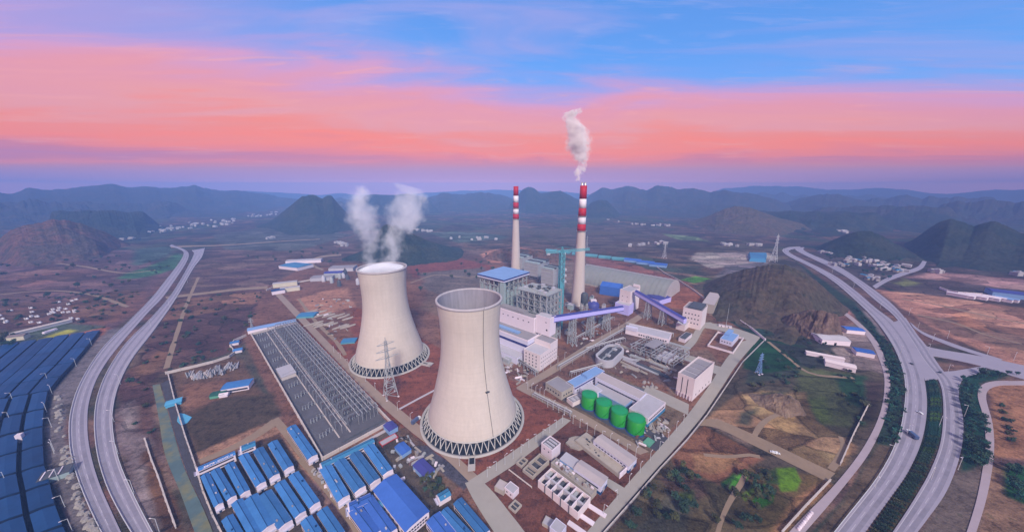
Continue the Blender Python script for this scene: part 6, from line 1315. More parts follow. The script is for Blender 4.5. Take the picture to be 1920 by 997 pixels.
simple('crushing_plant', 'violet blue roofed crushing plant behind the rear cooling tower', 'plant building', 628, 519, 40, 22, 12, 'steel', 'purple', R(10), 3); simple('grey_slab_shed', 'flat pale grey shed left of the rear cooling tower top', 'shed', 644, 506, 60, 34, 9, 'rooflt', 'roofgrey', R(8), .8); simple('grey_slab_shed', 'grey shed below the violet roofed crushing plant', 'shed', 606, 524, 46, 26, 8, 'rooflt', 'roofgrey', R(12), .8)
for k in range(9):
    p = at(610+random.uniform(-10, 62), 512+random.uniform(0, 26)); b = MB().lathe([(4,-.3),(4,random.uniform(6, 14)),(.01,random.uniform(14, 17))], 14); tag(b.build('cement_silo', M[random.choice(['steel', 'darksteel', 'rooflt'])], None, (p.x, p.y, 0)), 'small dark silo in the crushing plant cluster behind the rear tower', 'silo', 'silos of the crushing plant')
simple('teal_pit_shed', 'teal netted pit shed on the brown soil left of the rear cooling tower', 'shed', 577, 592, 26, 20, 3, 'tealpale', 'blueteal', R(10), 1); simple('teal_pit_shed', 'teal sheeted pit at the left foot of the rear cooling tower', 'shed', 655, 640, 18, 14, 2, 'tealpale', 'blueteal', R(10), .6)
random.seed(31)
for k in range(16):
    px = 588+(k % 8)*9.5+random.uniform(-3, 3); py = 586+(k//8)*19+random.uniform(-3, 3)+(k % 8)*1.4; p = at(px, py); ln = random.uniform(16, 34)
    pts = [(ln/2*math.cos(a)*(1 if abs(math.cos(a)) < .9 else .95), 2.6*math.sin(a)*random.uniform(.8, 1.2)) for a in [i*math.pi/9 for i in range(18)]]
    b = MB(); n = len(pts); b.add([(x, y, -.2) for x, y in pts]+[(x*.9, y*.35, 1.7+random.uniform(-.3, .3)) for x, y in pts], [(i, (i+1) % n, n+(i+1) % n, n+i) for i in range(n)]+[tuple(range(n, 2*n))])
    tag(b.build('spoil_ridge', M['spoil'], None, (p.x, p.y, 0), R(52)+random.uniform(-.1, .1)), 'long pale spoil ridge in rows on the brown soil beside the rear cooling tower', 'earth mound', 'pale spoil ridges left of the rear tower')
for k in range(22):
    f = k/22; px = 350+94*f; py = 712-20*f+random.uniform(-5, 5)-4; p = at(px, py); t = thing('pipe_stack', 'stack of grey pipes and timber in the material yard left of the switchyard', 'pipe stack', (p.x, p.y, 0), R(-50)+random.uniform(-.3, .3), 'stacks in the material yard')
    for j in range(4): MB().tube([(-6-random.random()*3, j*1.1, .6+(j % 2)*.7), (6+random.random()*3, j*1.1, .6+(j % 2)*.7)], .5, 7).build('pipe', M[random.choice(['rooflt', 'wallpale', 'steel', 'darksteel'])], t)
# stockpile under netting behind the coal vault
def cover(label, pts, h, m):
    P = [at(*q) for q in pts]; c = sum(P, Vector())/len(P); b = MB(); n = len(P)
    b.add([(p.x-c.x, p.y-c.y, -.2) for p in P]+[((p.x-c.x)*.86, (p.y-c.y)*.86, h) for p in P], [(i, (i+1) % n, n+(i+1) % n, n+i) for i in range(n)]+[tuple(range(n, 2*n))])
    tag(b.build('covered_stockpile', M[m], None, (c.x, c.y, 0)), label, 'stockpile')
for k in range(6):
    simple('netted_store', 'pale teal netted roof strip behind the front chimney, '+ORD[k]+' from the left', 'store', 1034+k*25, 471+k*3.1, 36, 22, 5, 'tealpale', 'tealpale', R(-24), 2.2)
for k in range(3): simple('blue_storage_shed', 'bright blue storage roof beyond the coal vault, '+ORD[k]+' from the left', 'store', 1186+k*24, 490+k*4.2, 44, 30, 6, 'bluelt', 'blue2', R(-30), 2.4)
cover('teal blue sheeted block on the pale quarry ground by the pylon mound', ((1402,477),(1438,478),(1436,492),(1404,490)), 9, 'blueteal')
# right hand yard
t = simple('grey_roof_house', 'large grey patched roof house with a white front wall in the right hand yard', 'house', 1555, 640, 34, 22, 7, 'white', 'rooflt', R(-10), 2.4); MB().box(-2, 1, -11.06, -11.01, 0, 3.5).build('door', M['dark'], t)
t = simple('blue_roof_house', 'blue roofed shed with white end, upper one beside the frontage road', 'house', 1597, 622, 22, 15, 5.5, 'white', 'blue2', R(-15), 1.5); t = simple('blue_roof_house', 'blue roofed shed with white end, lower one beside the frontage road', 'house', 1617, 664, 17, 14, 5.5, 'white', 'blue2', R(-28), 1.5)
t = simple('pink_roof_house', 'pinkish white roofed hall in the right hand yard above the fields', 'house', 1573, 688, 26, 12, 5.5, 'white', 'pinkw', R(-38), 1.4); t = simple('white_row_house', 'row of small white rooms left of the pinkish white roofed hall', 'house', 1545, 670, 36, 6, 4, 'white', 'pinkw', R(-30), .8)
simple('grey_dome_hut', 'small grey hut on the dark field left of the grey patched house', 'hut', 1519, 612, 12, 9, 3, 'rooflt', 'roofgrey', R(20), 1.4)
random.seed(17)
def rub(px, py, n, lab, grp, spread=16):
    for k in range(n):
        p = at(px+random.uniform(-spread, spread), py+random.uniform(-spread*.4, spread*.4)); r = random.uniform(1.2, 2.6); pts = [(r*math.cos(a)*random.uniform(.7, 1.2), r*math.sin(a)*random.uniform(.7, 1.2)) for a in [i*math.pi/4 for i in range(8)]]
        b = MB(); b.add([(x, y, -.2) for x, y in pts]+[(x*.6, y*.6, r*.7) for x, y in pts], [(i, (i+1) % 8, 8+(i+1) % 8, 8+i) for i in range(8)]+[tuple(range(8, 16))]); tag(b.build('rubble_heap', M['rubble'], None, (p.x, p.y, 0)), lab, 'rubble heap', grp)
rub(1232, 800, 20, 'pale rubble lump on the bare grey yard right of the green tanks', 'rubble beside the green tanks', 22); rub(1222, 722, 12, 'rubble lump beside the tall white building', 'rubble by the tall white building', 16)
block('green_netting_stack', 'pale green netted stack at the corner of the bare grey yard', 'stack', at(1216, 830), 9, 6, -.1, 1.6, 'tarp', R(40))
for k in range(10):
    p = at(1497+k*2.7, 993-k*3.4); o = MB().lathe([(.9,-.1),(.9,1.3),(.7,1.5),(.01,1.5)], 12).build('barrier_drum', M['white'], None, (p.x, p.y, .2)); tag(o, 'white round barrier block standing in a row on the frontage road', 'barrier', 'white barrier blocks by the frontage road')
# houses of the valley
M['housewall'] = mat('pale_house_render', (.40,.37,.38), .8, .1, .2, rnd=.5)
def housemesh(L, W, h, wall, roof, flat=False):
    b = MB(); b.box(-L/2, L/2, -W/2, W/2, -4, h, 0)
    if flat: b.box(-L/2-.3, L/2+.3, -W/2-.3, W/2+.3, h+.003, h+.5, 1); b.box(-L*.2, L*.2, -W*.2, W*.2, h+.503, h+2.6, 0)
    else: e = .6; b.add([(-L/2-e,-W/2-e,h+.02),(L/2+e,-W/2-e,h+.02),(L/2+e,W/2+e,h+.02),(-L/2-e,W/2+e,h+.02),(-L/2-e,0,h+2.4),(L/2+e,0,h+2.4)], [(0,1,5,4),(2,3,4,5),(3,0,4),(1,2,5),(3,2,1,0)], 1)
    for k in range(3): b.box(-L*.4+k*L*.3, -L*.4+k*L*.3+1.4, -W/2-.06, -W/2-.01, h*.3, h*.3+1.5, 2)
    return b.mesh('village_house', [M[wall], M[roof], M['glass']])
HMESH = [housemesh(13, 9, 7, 'housewall', 'tile'), housemesh(16, 10, 9, 'housewall', 'rooflt', True), housemesh(11, 8, 6, 'housewall', 'roofpink'), housemesh(22, 12, 8, 'housewall', 'housewall'), housemesh(12, 9, 10, 'housewall', 'rooflt', True), housemesh(15, 9, 6, 'beige', 'blueteal')]
def village(label, grp, spots, sc=1.0, kinds=(0, 1, 2, 3, 4, 5)):
    for px, py in spots:
        p = at(px, py); o = bpy.data.objects.new('village_house', HMESH[random.choice(kinds)]); C.objects.link(o); o.location = (p.x, p.y, hz(p.x, p.y)); o.rotation_euler = (0, 0, random.uniform(-.6, .6)+random.choice([0, math.pi/2])); o.scale = (sc*random.uniform(.8, 1.25),)*3
        tag(o, label, 'house', grp)
random.seed(41); G_ = lambda n, x0, x1, y0, y1: [(random.uniform(x0, x1), random.uniform(y0, y1)) for _ in range(n)]
def along(n, x0, y0, x1, y1, j): return [(x0+(x1-x0)*f+random.uniform(-j, j), y0+(y1-y0)*f+random.uniform(-j*.35, j*.35)) for f in [random.random() for _ in range(n)]]
village('small pale house in the village under the dark green hill on the right', 'houses of the right village', along(46, 1585, 484, 1690, 506, 18)+along(20, 1660, 500, 1695, 510, 8)+along(10, 1620, 520, 1640, 524, 9), .72)
village('pale house in the small cluster above the bend of the right highway', 'houses above the highway bend', along(13, 1540, 472, 1562, 476, 5), .7)
village('tiny distant white house in the far left village', 'houses of the far left village', along(50, 250, 436, 440, 414, 16)+along(16, 470, 405, 540, 398, 9), .85, (0, 1, 3, 3, 4))
village('distant white building on the plain below the red brown hill', 'buildings below the red brown hill', along(9, 45, 464, 150, 463, 5)+[(176,456),(205,453),(229,447),(247,446),(172,437)], .9, (3, 3, 1))
village('distant white house in the valley right of the front chimney', 'houses right of the front chimney', along(16, 1165, 420, 1260, 423, 3)+along(10, 1180, 462, 1250, 455, 4)+[(1140,414),(1160,418),(1332,406)], .8, (1, 3, 3, 4))
village('distant white building in the valley beyond the quarry', 'buildings beyond the quarry', along(8, 1355, 458, 1385, 462, 4)+along(9, 1405, 459, 1425, 460, 2)+along(8, 1565, 428, 1590, 440, 5)+along(8, 1440, 418, 1480, 420, 4)+along(7, 1530, 404, 1570, 402, 3)+along(8, 1575,436,1590,438,6), .75, (1, 3, 3, 4))
village('white building in the valley behind the rear cooling tower', 'buildings behind the rear tower', along(12, 765, 428, 825, 438, 4)+along(14, 630, 452, 650, 462, 6)+along(6, 500, 448, 520, 444, 3)+along(8, 840, 447, 950, 450, 9), .7, (1, 3, 3, 4))
village('tiny house on the dark right hand hillside or at its foot', 'houses by the right hand hill', along(7, 1745, 510, 1760, 511, 5)+along(6, 1890, 512, 1915, 516, 6)+along(5, 1560, 495, 1590, 500, 8), .8)
for k in range(30):
    px, py = random.choice([(random.uniform(40, 155), random.uniform(568, 600)), (random.uniform(0, 80), random.uniform(580, 606)), (random.uniform(80, 150), random.uniform(560, 590))]); p = at(px, py)
    o = MB().lathe([(1.6,-.2),(1.6,.9),(.9,1.9),(.01,2.2)], 10).box(-.9, .9, -1.9, -1.62, 0, 2.4).build('tomb', M['tomb'], None, (p.x, p.y, 0), random.uniform(-.5, .5)); o.scale = (1.3,)*3; tag(o, 'small white stone tomb dotted over the brown slope above the dark blue roofs', 'tomb', 'white tombs on the left slope')
t = thing('long_greenhouse', 'long pale roofed greenhouse above the dark blue roofs', 'greenhouse', at(80, 616), math.atan2((at(136,604)-at(22,632)).y, (at(136,604)-at(22,632)).x)); L_ = (at(136,604)-at(22,632)).length
MB().box(-L_/2, L_/2, -4, 4, -.2, 4).build('wall', M['rooflt'], t); MB().box(-L_/2-.5, L_/2+.5, -4.5, 4.5, 4.003, 4.5).build('roof', M['wallpale'], t)
simple('cream_farmhouse', 'cream farmhouse with dark roof at the left end of the long greenhouse', 'farmhouse', 36, 636, 16, 10, 6, 'cream', 'tile', R(25), 2)
for k in range(5): p = at(84+k*5, 625-k*1.6); o = MB().box(-2, 2, -1.4, 1.4, -.1, 2).box(-1.2, 1.2, -1.3, 1.3, 2.003, 2.9).build('white_shed', M['white'], None, (p.x, p.y, 0)); tag(o, 'tiny white shed in front of the long greenhouse', 'shed', 'tiny white sheds by the greenhouse')
for k in range(9):
    simple('white_long_shed', 'long white shed, '+ORD[k]+' from the left in the pink earth row', 'shed', 1795+k*11.5, 555+k*1.0+(k % 2), 26, 9, 5.5, 'white', 'white' if k < 7 else 'bluelt', R(-68), 1.4, 'white sheds on the pink earth')
simple('blue_factory', 'dark blue roofed factory at the right end of the white shed row', 'factory', 1900, 556, 60, 34, 9, 'bluelt', 'purple', R(-40), 2); wall_run('white wall leading to the white shed row on the pink earth', [at(*q) for q in ((1762,541),(1775,546),(1795,550),(1840,553))], 4, 1.2, 'white')

# ------------------------------------------------------------------ vehicles
def vehicle(label, c, rz, body='carwhite', kind='car'):
    t = thing('parked_car' if kind == 'car' else kind, label, 'car' if kind == 'car' else kind, (c.x, c.y, .52), rz)
    if kind == 'car':
        b = MB(); pr = [(-2.2,.35),(-2.25,.8),(-1.5,.95),(-1.0,1.45),(.7,1.45),(1.3,.98),(2.2,.8),(2.25,.35)]; n = len(pr)
        b.add([(x, -.9, z) for x, z in pr]+[(x, .9, z) for x, z in pr], [tuple(range(n-1,-1,-1)), tuple(range(n, 2*n))]+[(i, (i+1) % n, n+(i+1) % n, n+i) for i in range(n)]); b.build('body', M[body], t)
        MB().box(-1.25, -1.0, -.75, .75, 1.0, 1.36).build('rear_window', M['glass'], t); MB().box(.8, 1.1, -.75, .75, 1.0, 1.38).build('windscreen', M['glass'], t); xs = (-1.35, 1.35); ww = .93
    else:
        MB().box(-5, 2.6, -1.25, 1.25, .9, 3.6).build('cargo_box', M[body], t); MB().box(2.8, 5, -1.2, 1.2, .6, 2.9).build('cab', M['carwhite'], t); MB().box(5.0, 5.06, -1.05, 1.05, 1.7, 2.6).build('windscreen', M['glass'], t); MB().box(-5, 5, -.5, .5, .5, .9).build('chassis', M['cardark'], t); xs = (-3.6, -2.4, 3.8); ww = 1.2
    for x in xs:
        for s in (-1, 1): MB().tube([(x, s*ww-.12, .36), (x, s*ww+.12, .36)], .36 if kind == 'car' else .5, 12).build('wheel', M['tyre'], t)
    return t
vehicle('white car alone on the right highway beside the planted median', at(1724, 775), R(100)); vehicle('dark car crossing the open junction of the right highway', at(1709, 683), R(60), 'cardark'); vehicle('dark blue lorry on the inner lane of the right highway', at(1709, 818), R(72), 'carblue', 'lorry'); vehicle('small dark car near the island of the side road', at(1762, 699), R(20), 'cardark')
random.seed(8)
for k, (px, py, b_) in enumerate(((1450,849,'carwhite'),(1456,850,'carwhite'),(838,798,'cardark'))): vehicle(('white van like car parked on the wide tan dirt road','second white car parked close by on the tan dirt road','dark car parked on the red earth left of the front tower')[k], at(px, py), R(-30), b_).location.z = .26 if k < 2 else 0
vehicle('blue grey lorry parked on red earth left of the front cooling tower', at(780, 790), R(60), 'carblue', 'lorry').location.z = 0

# ------------------------------------------------------------------ trees, shrubs and hedges
def leafclump(n, rx, ry, rz_, size, m, seed, holes=.0):
    rnd = random.Random(seed); b = MB(); lob = [(Vector((rnd.gauss(0, .5)*rx, rnd.gauss(0, .5)*ry, rz_*(1+rnd.uniform(-.4, .55)))), rnd.uniform(.4, .75)) for _ in range(7)]
    for _ in range(n):
        c, r = rnd.choice(lob); d = Vector((rnd.gauss(0, 1), rnd.gauss(0, 1), rnd.gauss(0, 1))).normalized(); p = c+Vector((d.x*rx, d.y*ry, d.z*rz_))*r*rnd.uniform(.6, 1.05); p.z = max(p.z, .1)
        a = Vector((rnd.gauss(0, 1), rnd.gauss(0, 1), rnd.gauss(0, .6))).normalized(); e = a.cross(d+Vector((.01, .02, .3))).normalized(); s = size*rnd.uniform(.6, 1.4)
        b.add([p-a*s, p+e*s*.7, p+a*s, p-e*s*.7], [(0, 1, 2, 3)])
    return b.mesh('leaf_clump', M[m])
SHR = [leafclump(150, 1.3, 1.3, 1.1, .42, m, i) for i, m in enumerate(('leaf', 'leaf2', 'leaf3', 'leaf', 'leaf4'))]
TRC = [leafclump(330, 2.4, 2.4, 2.2, .5, m, 20+i) for i, m in enumerate(('leaf', 'leaf2', 'leaf3', 'leaf'))]
trk = MB(); trk.lathe([(.28,-.3),(.2,1.2),(.13,3.0),(.05,4.6)], 7)
for k in range(4): a = k*1.7; trk.beam((0, 0, 1.8+k*.35), (math.cos(a)*1.5, math.sin(a)*1.5, 3.3+k*.3), .1)
TRK = trk.mesh('trunk', M['bark'])
def inpoly(poly, n, seed):
    rnd = random.Random(seed); P = [at(*q) for q in poly]; xs = [p.x for p in P]; ys = [p.y for p in P]; out = []; tries = 0
    while len(out) < n and tries < n*60:
        tries += 1; x, y = rnd.uniform(min(xs), max(xs)), rnd.uniform(min(ys), max(ys)); ins = False
        for i in range(len(P)):
            a, c = P[i], P[(i+1) % len(P)]
            if (a.y > y) != (c.y > y) and x < (c.x-a.x)*(y-a.y)/(c.y-a.y)+a.x: ins = not ins
        if ins: out.append(Vector((x, y, 0)))
    return out
def shrubs(label, grp, pts, kinds, s0, s1, seed=0, name='shrub'):
    rnd = random.Random(seed)
    for p in pts:
        o = bpy.data.objects.new(name, SHR[rnd.choice(kinds)]); C.objects.link(o); s = rnd.uniform(s0, s1); o.scale = (s, s, s*rnd.uniform(.8, 1.15)); o.location = (p.x, p.y, hz(p.x, p.y)-.1); o.rotation_euler = (0, 0, rnd.uniform(0, 6.3)); tag(o, label, name, grp)
def trees(label, grp, pts, kinds, s0, s1, seed=0):
    rnd = random.Random(seed)
    for p in pts:
        s = rnd.uniform(s0, s1); t = thing('tree', label, 'tree', (p.x, p.y, hz(p.x, p.y)), rnd.uniform(0, 6.3), grp); t.scale = (s,)*3; part('trunk', TRK, t); c = part('crown', TRC[rnd.choice(kinds)], t, (0, 0, 1.9))
def rowpts(P0, P1, Q0, Q1, n):
    return None
# planted median: short hedge rows across it
def hedge_row(L, m, seed):
    rnd = random.Random(seed); b = MB()
    for _ in range(int(L*40)):
        p = Vector((rnd.uniform(-L/2, L/2), rnd.gauss(0, .7), abs(rnd.gauss(.9, .55)))); a = Vector((rnd.gauss(0, 1), rnd.gauss(0, 1), rnd.gauss(0, .7))).normalized(); e = a.cross(Vector((rnd.gauss(0, 1), rnd.gauss(0, 1), 1))).normalized(); s = rnd.uniform(.3, .62)
        b.add([p-a*s, p+e*s*.7, p+a*s, p-e*s*.7], [(0, 1, 2, 3)])
    return b.mesh('hedge_row', M[m])
HR = [hedge_row(10, m, i) for i, m in enumerate(('leaf3', 'leaf', 'leaf4', 'leaf2'))]
Lm = resample(catmull(gp([(1736,716),(1740,760),(1733,820),(1708,880),(1673,932),(1640,978),(1610,1020)])), 66); Rm = resample(catmull(gp([(1756,714),(1765,750),(1762,820),(1742,880),(1707,942),(1669,1000),(1640,1040)])), 66)
rnd = random.Random(2)
for i, (a, c) in enumerate(zip(Lm, Rm)):
    d = c-a; o = bpy.data.objects.new('hedge_row', HR[rnd.choice([0, 0, 1, 2] if i < 36 else [3, 3, 1, 1])]); C.objects.link(o); o.location = (a+c)/2+Vector((0, 0, .0)); o.rotation_euler = (0, 0, math.atan2(d.y, d.x)+.1); o.scale = (d.length/10*.86, 1.0, 1.0); tag(o, 'short clipped hedge row crossing the planted median of the right highway' if i < 36 else 'yellowish rough hedge row in the lower part of the right median', 'hedge', 'hedge rows of the right median' if i < 36 else 'rough hedge rows of the lower median')
shrubs('dark green bush in the planted belt left of the right highway', 'bushes left of the right highway', inpoly([(1648,640),(1690,695),(1694,765),(1680,830),(1650,830),(1664,770),(1670,720)], 100, 1)+inpoly([(1600,575),(1665,640),(1690,690),(1675,705),(1648,640)], 60, 2), (0, 2, 2, 3), 1.0, 1.7, 1, 'bush')
trees('bushy tree in the green belt right of the outer carriageway', 'trees right of the right highway', inpoly([(1802,705),(1832,735),(1848,800),(1850,868),(1804,886),(1808,790),(1799,742)], 58, 3)+inpoly([(1815,694),(1912,702),(1842,716)], 14, 4), (0, 2, 2, 3), .7, 1.2, 2)
trees('dark bushy tree in the scrub at the lower centre right', 'trees of the lower scrub', inpoly([(1130,1000),(1250,872),(1300,886),(1345,912),(1440,935),(1440,1000)], 34, 5)+inpoly([(1385,885),(1440,880),(1450,940),(1400,950)], 14, 6), (0, 1, 1, 3), .6, 1.2, 3)
trees('dark yellowish tree in the planted strip above the small teal gatehouse', 'trees by the gatehouse', inpoly([(776,888),(815,890),(838,918),(806,936)], 18, 7), (1, 1, 0), .6, .95, 4)
shrubs('low dark shrub scattered over the fields right of the plant', 'shrubs of the fields right of the plant', inpoly([(1340,590),(1500,600),(1640,720),(1620,800),(1500,735),(1395,722),(1432,640)], 80, 8)+inpoly([(1310,540),(1450,500),(1560,560),(1420,592)], 40, 9), (0, 1, 3), .8, 2.0, 5)
shrubs('low dark shrub scattered over the brown fields beside the left highway', 'shrubs of the left fields', inpoly([(330,560),(500,545),(445,655),(312,698),(285,720),(330,990),(296,990),(235,880),(226,740)], 85, 10)+inpoly([(0,560),(220,540),(280,550),(190,625),(130,600),(0,625)], 75, 11), (0, 1, 1, 3), .8, 2.4, 6)
trees('dark roundish tree far out on the left plain', 'trees of the left plain', inpoly([(0,500),(220,480),(330,500),(250,570),(0,600)], 44, 12)+inpoly([(0,630),(60,628),(60,650),(0,655)], 8, 13), (0, 1, 3), .9, 1.9, 7)
trees('dark tree on the slope between the plant corner and the small rocky hill', 'trees behind the plant', inpoly([(420,480),(640,465),(930,480),(930,560),(800,560),(680,500),(560,500)], 40, 14), (0, 1, 3), 1.0, 2.0, 8)
trees('dark green tree around the houses of the right village', 'trees of the right village', inpoly([(1540,478),(1690,484),(1700,515),(1640,535)], 36, 15), (0, 2, 3), 1.0, 1.8, 9)
shrubs('dark shrub on the brown field at the right edge', 'shrubs on the right brown field', [at(1878+k*3.4, 762+k*13) for k in range(6)]+[at(1886, 790), at(1893, 806)], (0, 1), 1.2, 1.8, 10)
trees('tree of the green thicket at the lower right edge', 'trees of the lower right thicket', inpoly([(1886,882),(1925,880),(1925,945),(1892,930)], 14, 16), (2, 2, 0), .7, 1.1, 11)

# ------------------------------------------------------------------ steam
def plume(label, pts, plane_xy, dens, seed, hole=.42, col=(.95, .95, 1.0), nsc=.05, dom=None, puff=1.0):
    """pts: (px, py, radius in photo px) at the horizontal distance of plane_xy"""
    d = math.hypot(*plane_xy); S_ = []
    for px, py, r in pts:
        c = far(px, py, d); y = c.y*cP-(c.z-CAM_H)*sP; S_.append((c, r*y/FPX*puff))
    # outline surface: a lofted tube that contains every puff
    b = MB(); vs_ = []; n = 20
    P = [(S_[0][0]-(S_[1][0]-S_[0][0]).normalized()*S_[0][1]*.9, S_[0][1]*.6)]+[(c, r*1.45) for c, r in S_]+[(S_[-1][0]+(S_[-1][0]-S_[-2][0]).normalized()*S_[-1][1]*1.3, S_[-1][1]*.5)]
    for c, r in P: vs_ += [(c.x+r*math.cos(2*math.pi*i/n), c.y+r*math.sin(2*math.pi*i/n), c.z) for i in range(n)]
    k = len(P); b.add(vs_, [(j*n+i, j*n+(i+1) % n, (j+1)*n+(i+1) % n, (j+1)*n+i) for j in range(k-1) for i in range(n)]+[tuple(range(n-1, -1, -1)), tuple(range((k-1)*n, k*n))])
    if dom: b = dom
    m = bpy.data.materials.new('steam'); m.use_nodes = True; t = m.node_tree; t.nodes.clear(); o = N(t, 'ShaderNodeOutputMaterial'); v = N(t, 'ShaderNodeVolumePrincipled'); LK(t, v.outputs[0], o.inputs['Volume'])
    v.inputs['Color'].default_value = (*col, 1); v.inputs['Anisotropy'].default_value = -.35; g = N(t, 'ShaderNodeNewGeometry')
    def nz(sc, det, off, rg=.6):
        mp = N(t, 'ShaderNodeMapping'); mp.inputs['Location'].default_value = (off, off*.7, off*1.3); mp.inputs['Scale'].default_value = (1, 1, .8); LK(t, g.outputs['Position'], mp.inputs[0])
        q = N(t, 'ShaderNodeTexNoise'); q.inputs['Scale'].default_value = sc; q.inputs['Detail'].default_value = det; q.inputs['Roughness'].default_value = rg; LK(t, mp.outputs[0], q.inputs['Vector']); return q
    w = nz(nsc*.8, 3, seed*3.1); wo = N(t, 'ShaderNodeVectorMath', operation='SUBTRACT'); LK(t, w.outputs['Color'], wo.inputs[0]); wo.inputs[1].default_value = (.5, .5, .5)
    ws = N(t, 'ShaderNodeVectorMath', operation='SCALE'); LK(t, wo.outputs[0], ws.inputs[0]); ws.inputs['Scale'].default_value = max(r for _, r in S_)*1.5
    wp = N(t, 'ShaderNodeVectorMath', operation='ADD'); LK(t, g.outputs['Position'], wp.inputs[0]); LK(t, ws.outputs[0], wp.inputs[1])
    acc = None
    for c, r in S_:
        dn = N(t, 'ShaderNodeVectorMath', operation='DISTANCE'); LK(t, wp.outputs[0], dn.inputs[0]); dn.inputs[1].default_value = c
        f = mathn(t, 'MULTIPLY_ADD', dn.outputs['Value'], -1/r, 1.15, True); acc = f if acc is None else mathn(t, 'MAXIMUM', acc, f)
    e = mathn(t, 'ADD', acc, mathn(t, 'MULTIPLY', mathn(t, 'SUBTRACT', nz(nsc*2.2, 6, seed, .65).outputs[0], .5), 1.5))
    e = mathn(t, 'MULTIPLY', mathn(t, 'MULTIPLY_ADD', e, 2.2, -hole*2.2, True), mathn(t, 'MULTIPLY', acc, 3.0, None, True))
    LK(t, mathn(t, 'MULTIPLY', e, dens), v.inputs['Density'])
    ob = b.build('steam_plume', m); tag(ob, label, 'steam', kind='stuff')
plume('dense white pink smoke column rising from the front chimney', [(1084.5,335,5),(1085,326,7),(1088,316,8),(1091,304,9),(1090,292,14),(1087,280,18),(1085,268,21),(1083,256,21),(1078,245,18),(1071,234,14),(1067,224,12),(1072,213,13),(1082,208,8)], (CH2.x, CH2.y), .40, 2.0, .28, (1, .93, .92), .09, puff=1.15)
plume('thin white steam wisp drifting up from the left side of the rear tower', [(697,490,13),(690,478,12),(692,462,13),(692,446,18),(688,430,24),(682,412,30),(676,394,29),(673,378,25),(680,364,20),(676,354,13)], (T2.x, T2.y), .034, 5.0, .34, nsc=.06, puff=1.25)
plume('thin white steam wisp drifting up to the right from the rear tower', [(728,492,15),(735,480,15),(738,466,20),(738,450,22),(738,434,20),(746,420,24),(756,408,31),(768,394,33),(776,380,27),(770,366,19),(762,356,17),(750,350,12)], (T2.x+4, T2.y), .034, 9.0, .34, nsc=.06, puff=1.25)
plume('lavender white steam filling the mouth of the rear cooling tower', [(694,499,24),(706,501,26),(720,501,26),(734,499,24),(714,507,30)], (T2.x, T2.y), .22, 3.0, .0, nsc=.02, dom=MB().lathe([(.01,104),(25.2,104),(26.2,114),(26.6,117.2),(18,119.5),(9,121.5),(.01,122)], 48, cx=T2.x, cy=T2.y))

# ------------------------------------------------------------------ last small pieces
strip('side_road', 'pale road crossing the far end of the left highway', [(320,463),(360,461),(420,459),(520,452),(600,448)], [(321,466),(360,463.4),(420,460.8),(520,453.4),(600,449)], 'dirtroad', .3)
rub(118, 860, 0, '', '')
random.seed(77)
for k in range(70):
    f = random.random(); pa, pb = [(104,742),(108,800),(118,850),(128,900),(150,960),(175,1000)], None
    i = min(int(f*5), 4); g = f*5-i; px = pa[i][0]+(pa[i+1][0]-pa[i][0])*g+random.uniform(-2, 14); py = pa[i][1]+(pa[i+1][1]-pa[i][1])*g
    rub(px, py, 1, 'pale rubble lump on the stony verge between the left highway and the blue roofs', 'rubble on the left highway verge', 2)

# wear on the carriageways
M['wear'] = mat('worn_wheel_tracks', (.235,.215,.265), .85, .3, .05)
for q, nm in ((a1, 'outer left'), (a2, 'inner left'), (b1, 'inner right'), (b2, 'outer right')):
    for f, w_ in ((.26, 'left'), (.70, 'right')):
        mb = line_along(*q, f, 2.2, .5022); tag(mb.build('wheel_track', M['wear']), f'darker worn wheel track on the {w_} lane of the {nm} highway carriageway', 'road wear', kind='structure')
# pipe racks
def rack(label, p, q, h, n):
    P, Q = at(*p), at(*q); d = Q-P; L = d.length; t = thing('pipe_rack', label, 'pipe rack', (P.x, P.y, 0), math.atan2(d.y, d.x))
    for k in range(n+1):
        x = L*k/n; b = MB(); b.beam((x, -2, 0), (x, -2, h), .4); b.beam((x, 2, 0), (x, 2, h), .4); b.beam((x, -2.4, h), (x, 2.4, h), .4); b.build('trestle', M['steel'], t)
    for j, m in enumerate(('rooflt', 'rust', 'steel', 'metalpale')): MB().tube([(0, -1.6+j*1.05, h+.5), (L, -1.6+j*1.05, h+.5)], .36-.05*(j % 2), 8).build('pipe', M[m], t)
for k, (p, q) in enumerate((((1048,694),(1178,618)), ((1070,706),(1130,690)), ((1080,640),(1150,600)), ((958,672),(1006,704)), ((940,660),(985,690)), ((1100,660),(1170,640)), ((1000,742),(1070,778)), ((1175,612),(1262,632)), ((1210,640),(1280,665)))):
    rack(('pipe rack beside the plant road from the office block to the vault','short pipe rack left of the long pinkish hall','pipe rack under the lower conveyor','pipe rack at the foot of the turbine hall nearest the office','pipe rack between the front tower and the turbine hall','pipe rack along the oval clarifier','low pipe rack in front of the grey workshop','pipe rack above the long low white building','pipe rack at the upper side of the steel store yard')[k], p, q, 5.5 if k != 6 else 3, 7)
random.seed(55)
def piles(n, poly, seed):
    for k, p in enumerate(inpoly(poly, n, seed)):
        m = random.choice(['beige', 'rust', 'rooflt', 'steel', 'spoil', 'white', 'roofgrey', 'bark']); b = MB(); L_ = random.uniform(1.5, 4.5)
        for j in range(3): z = j*.5; b.beam((-L_+j*.3, -.6+j*.2, .25+z), (L_-j*.4, -.6+j*.2, .25+z), 1.6-.35*j, .5)
        tag(b.build('material_pile', M[m], None, (p.x, p.y, 0), random.uniform(0, 3.1)), 'small pile of building material left on the bare plant ground', 'material pile', 'material piles on the plant ground')
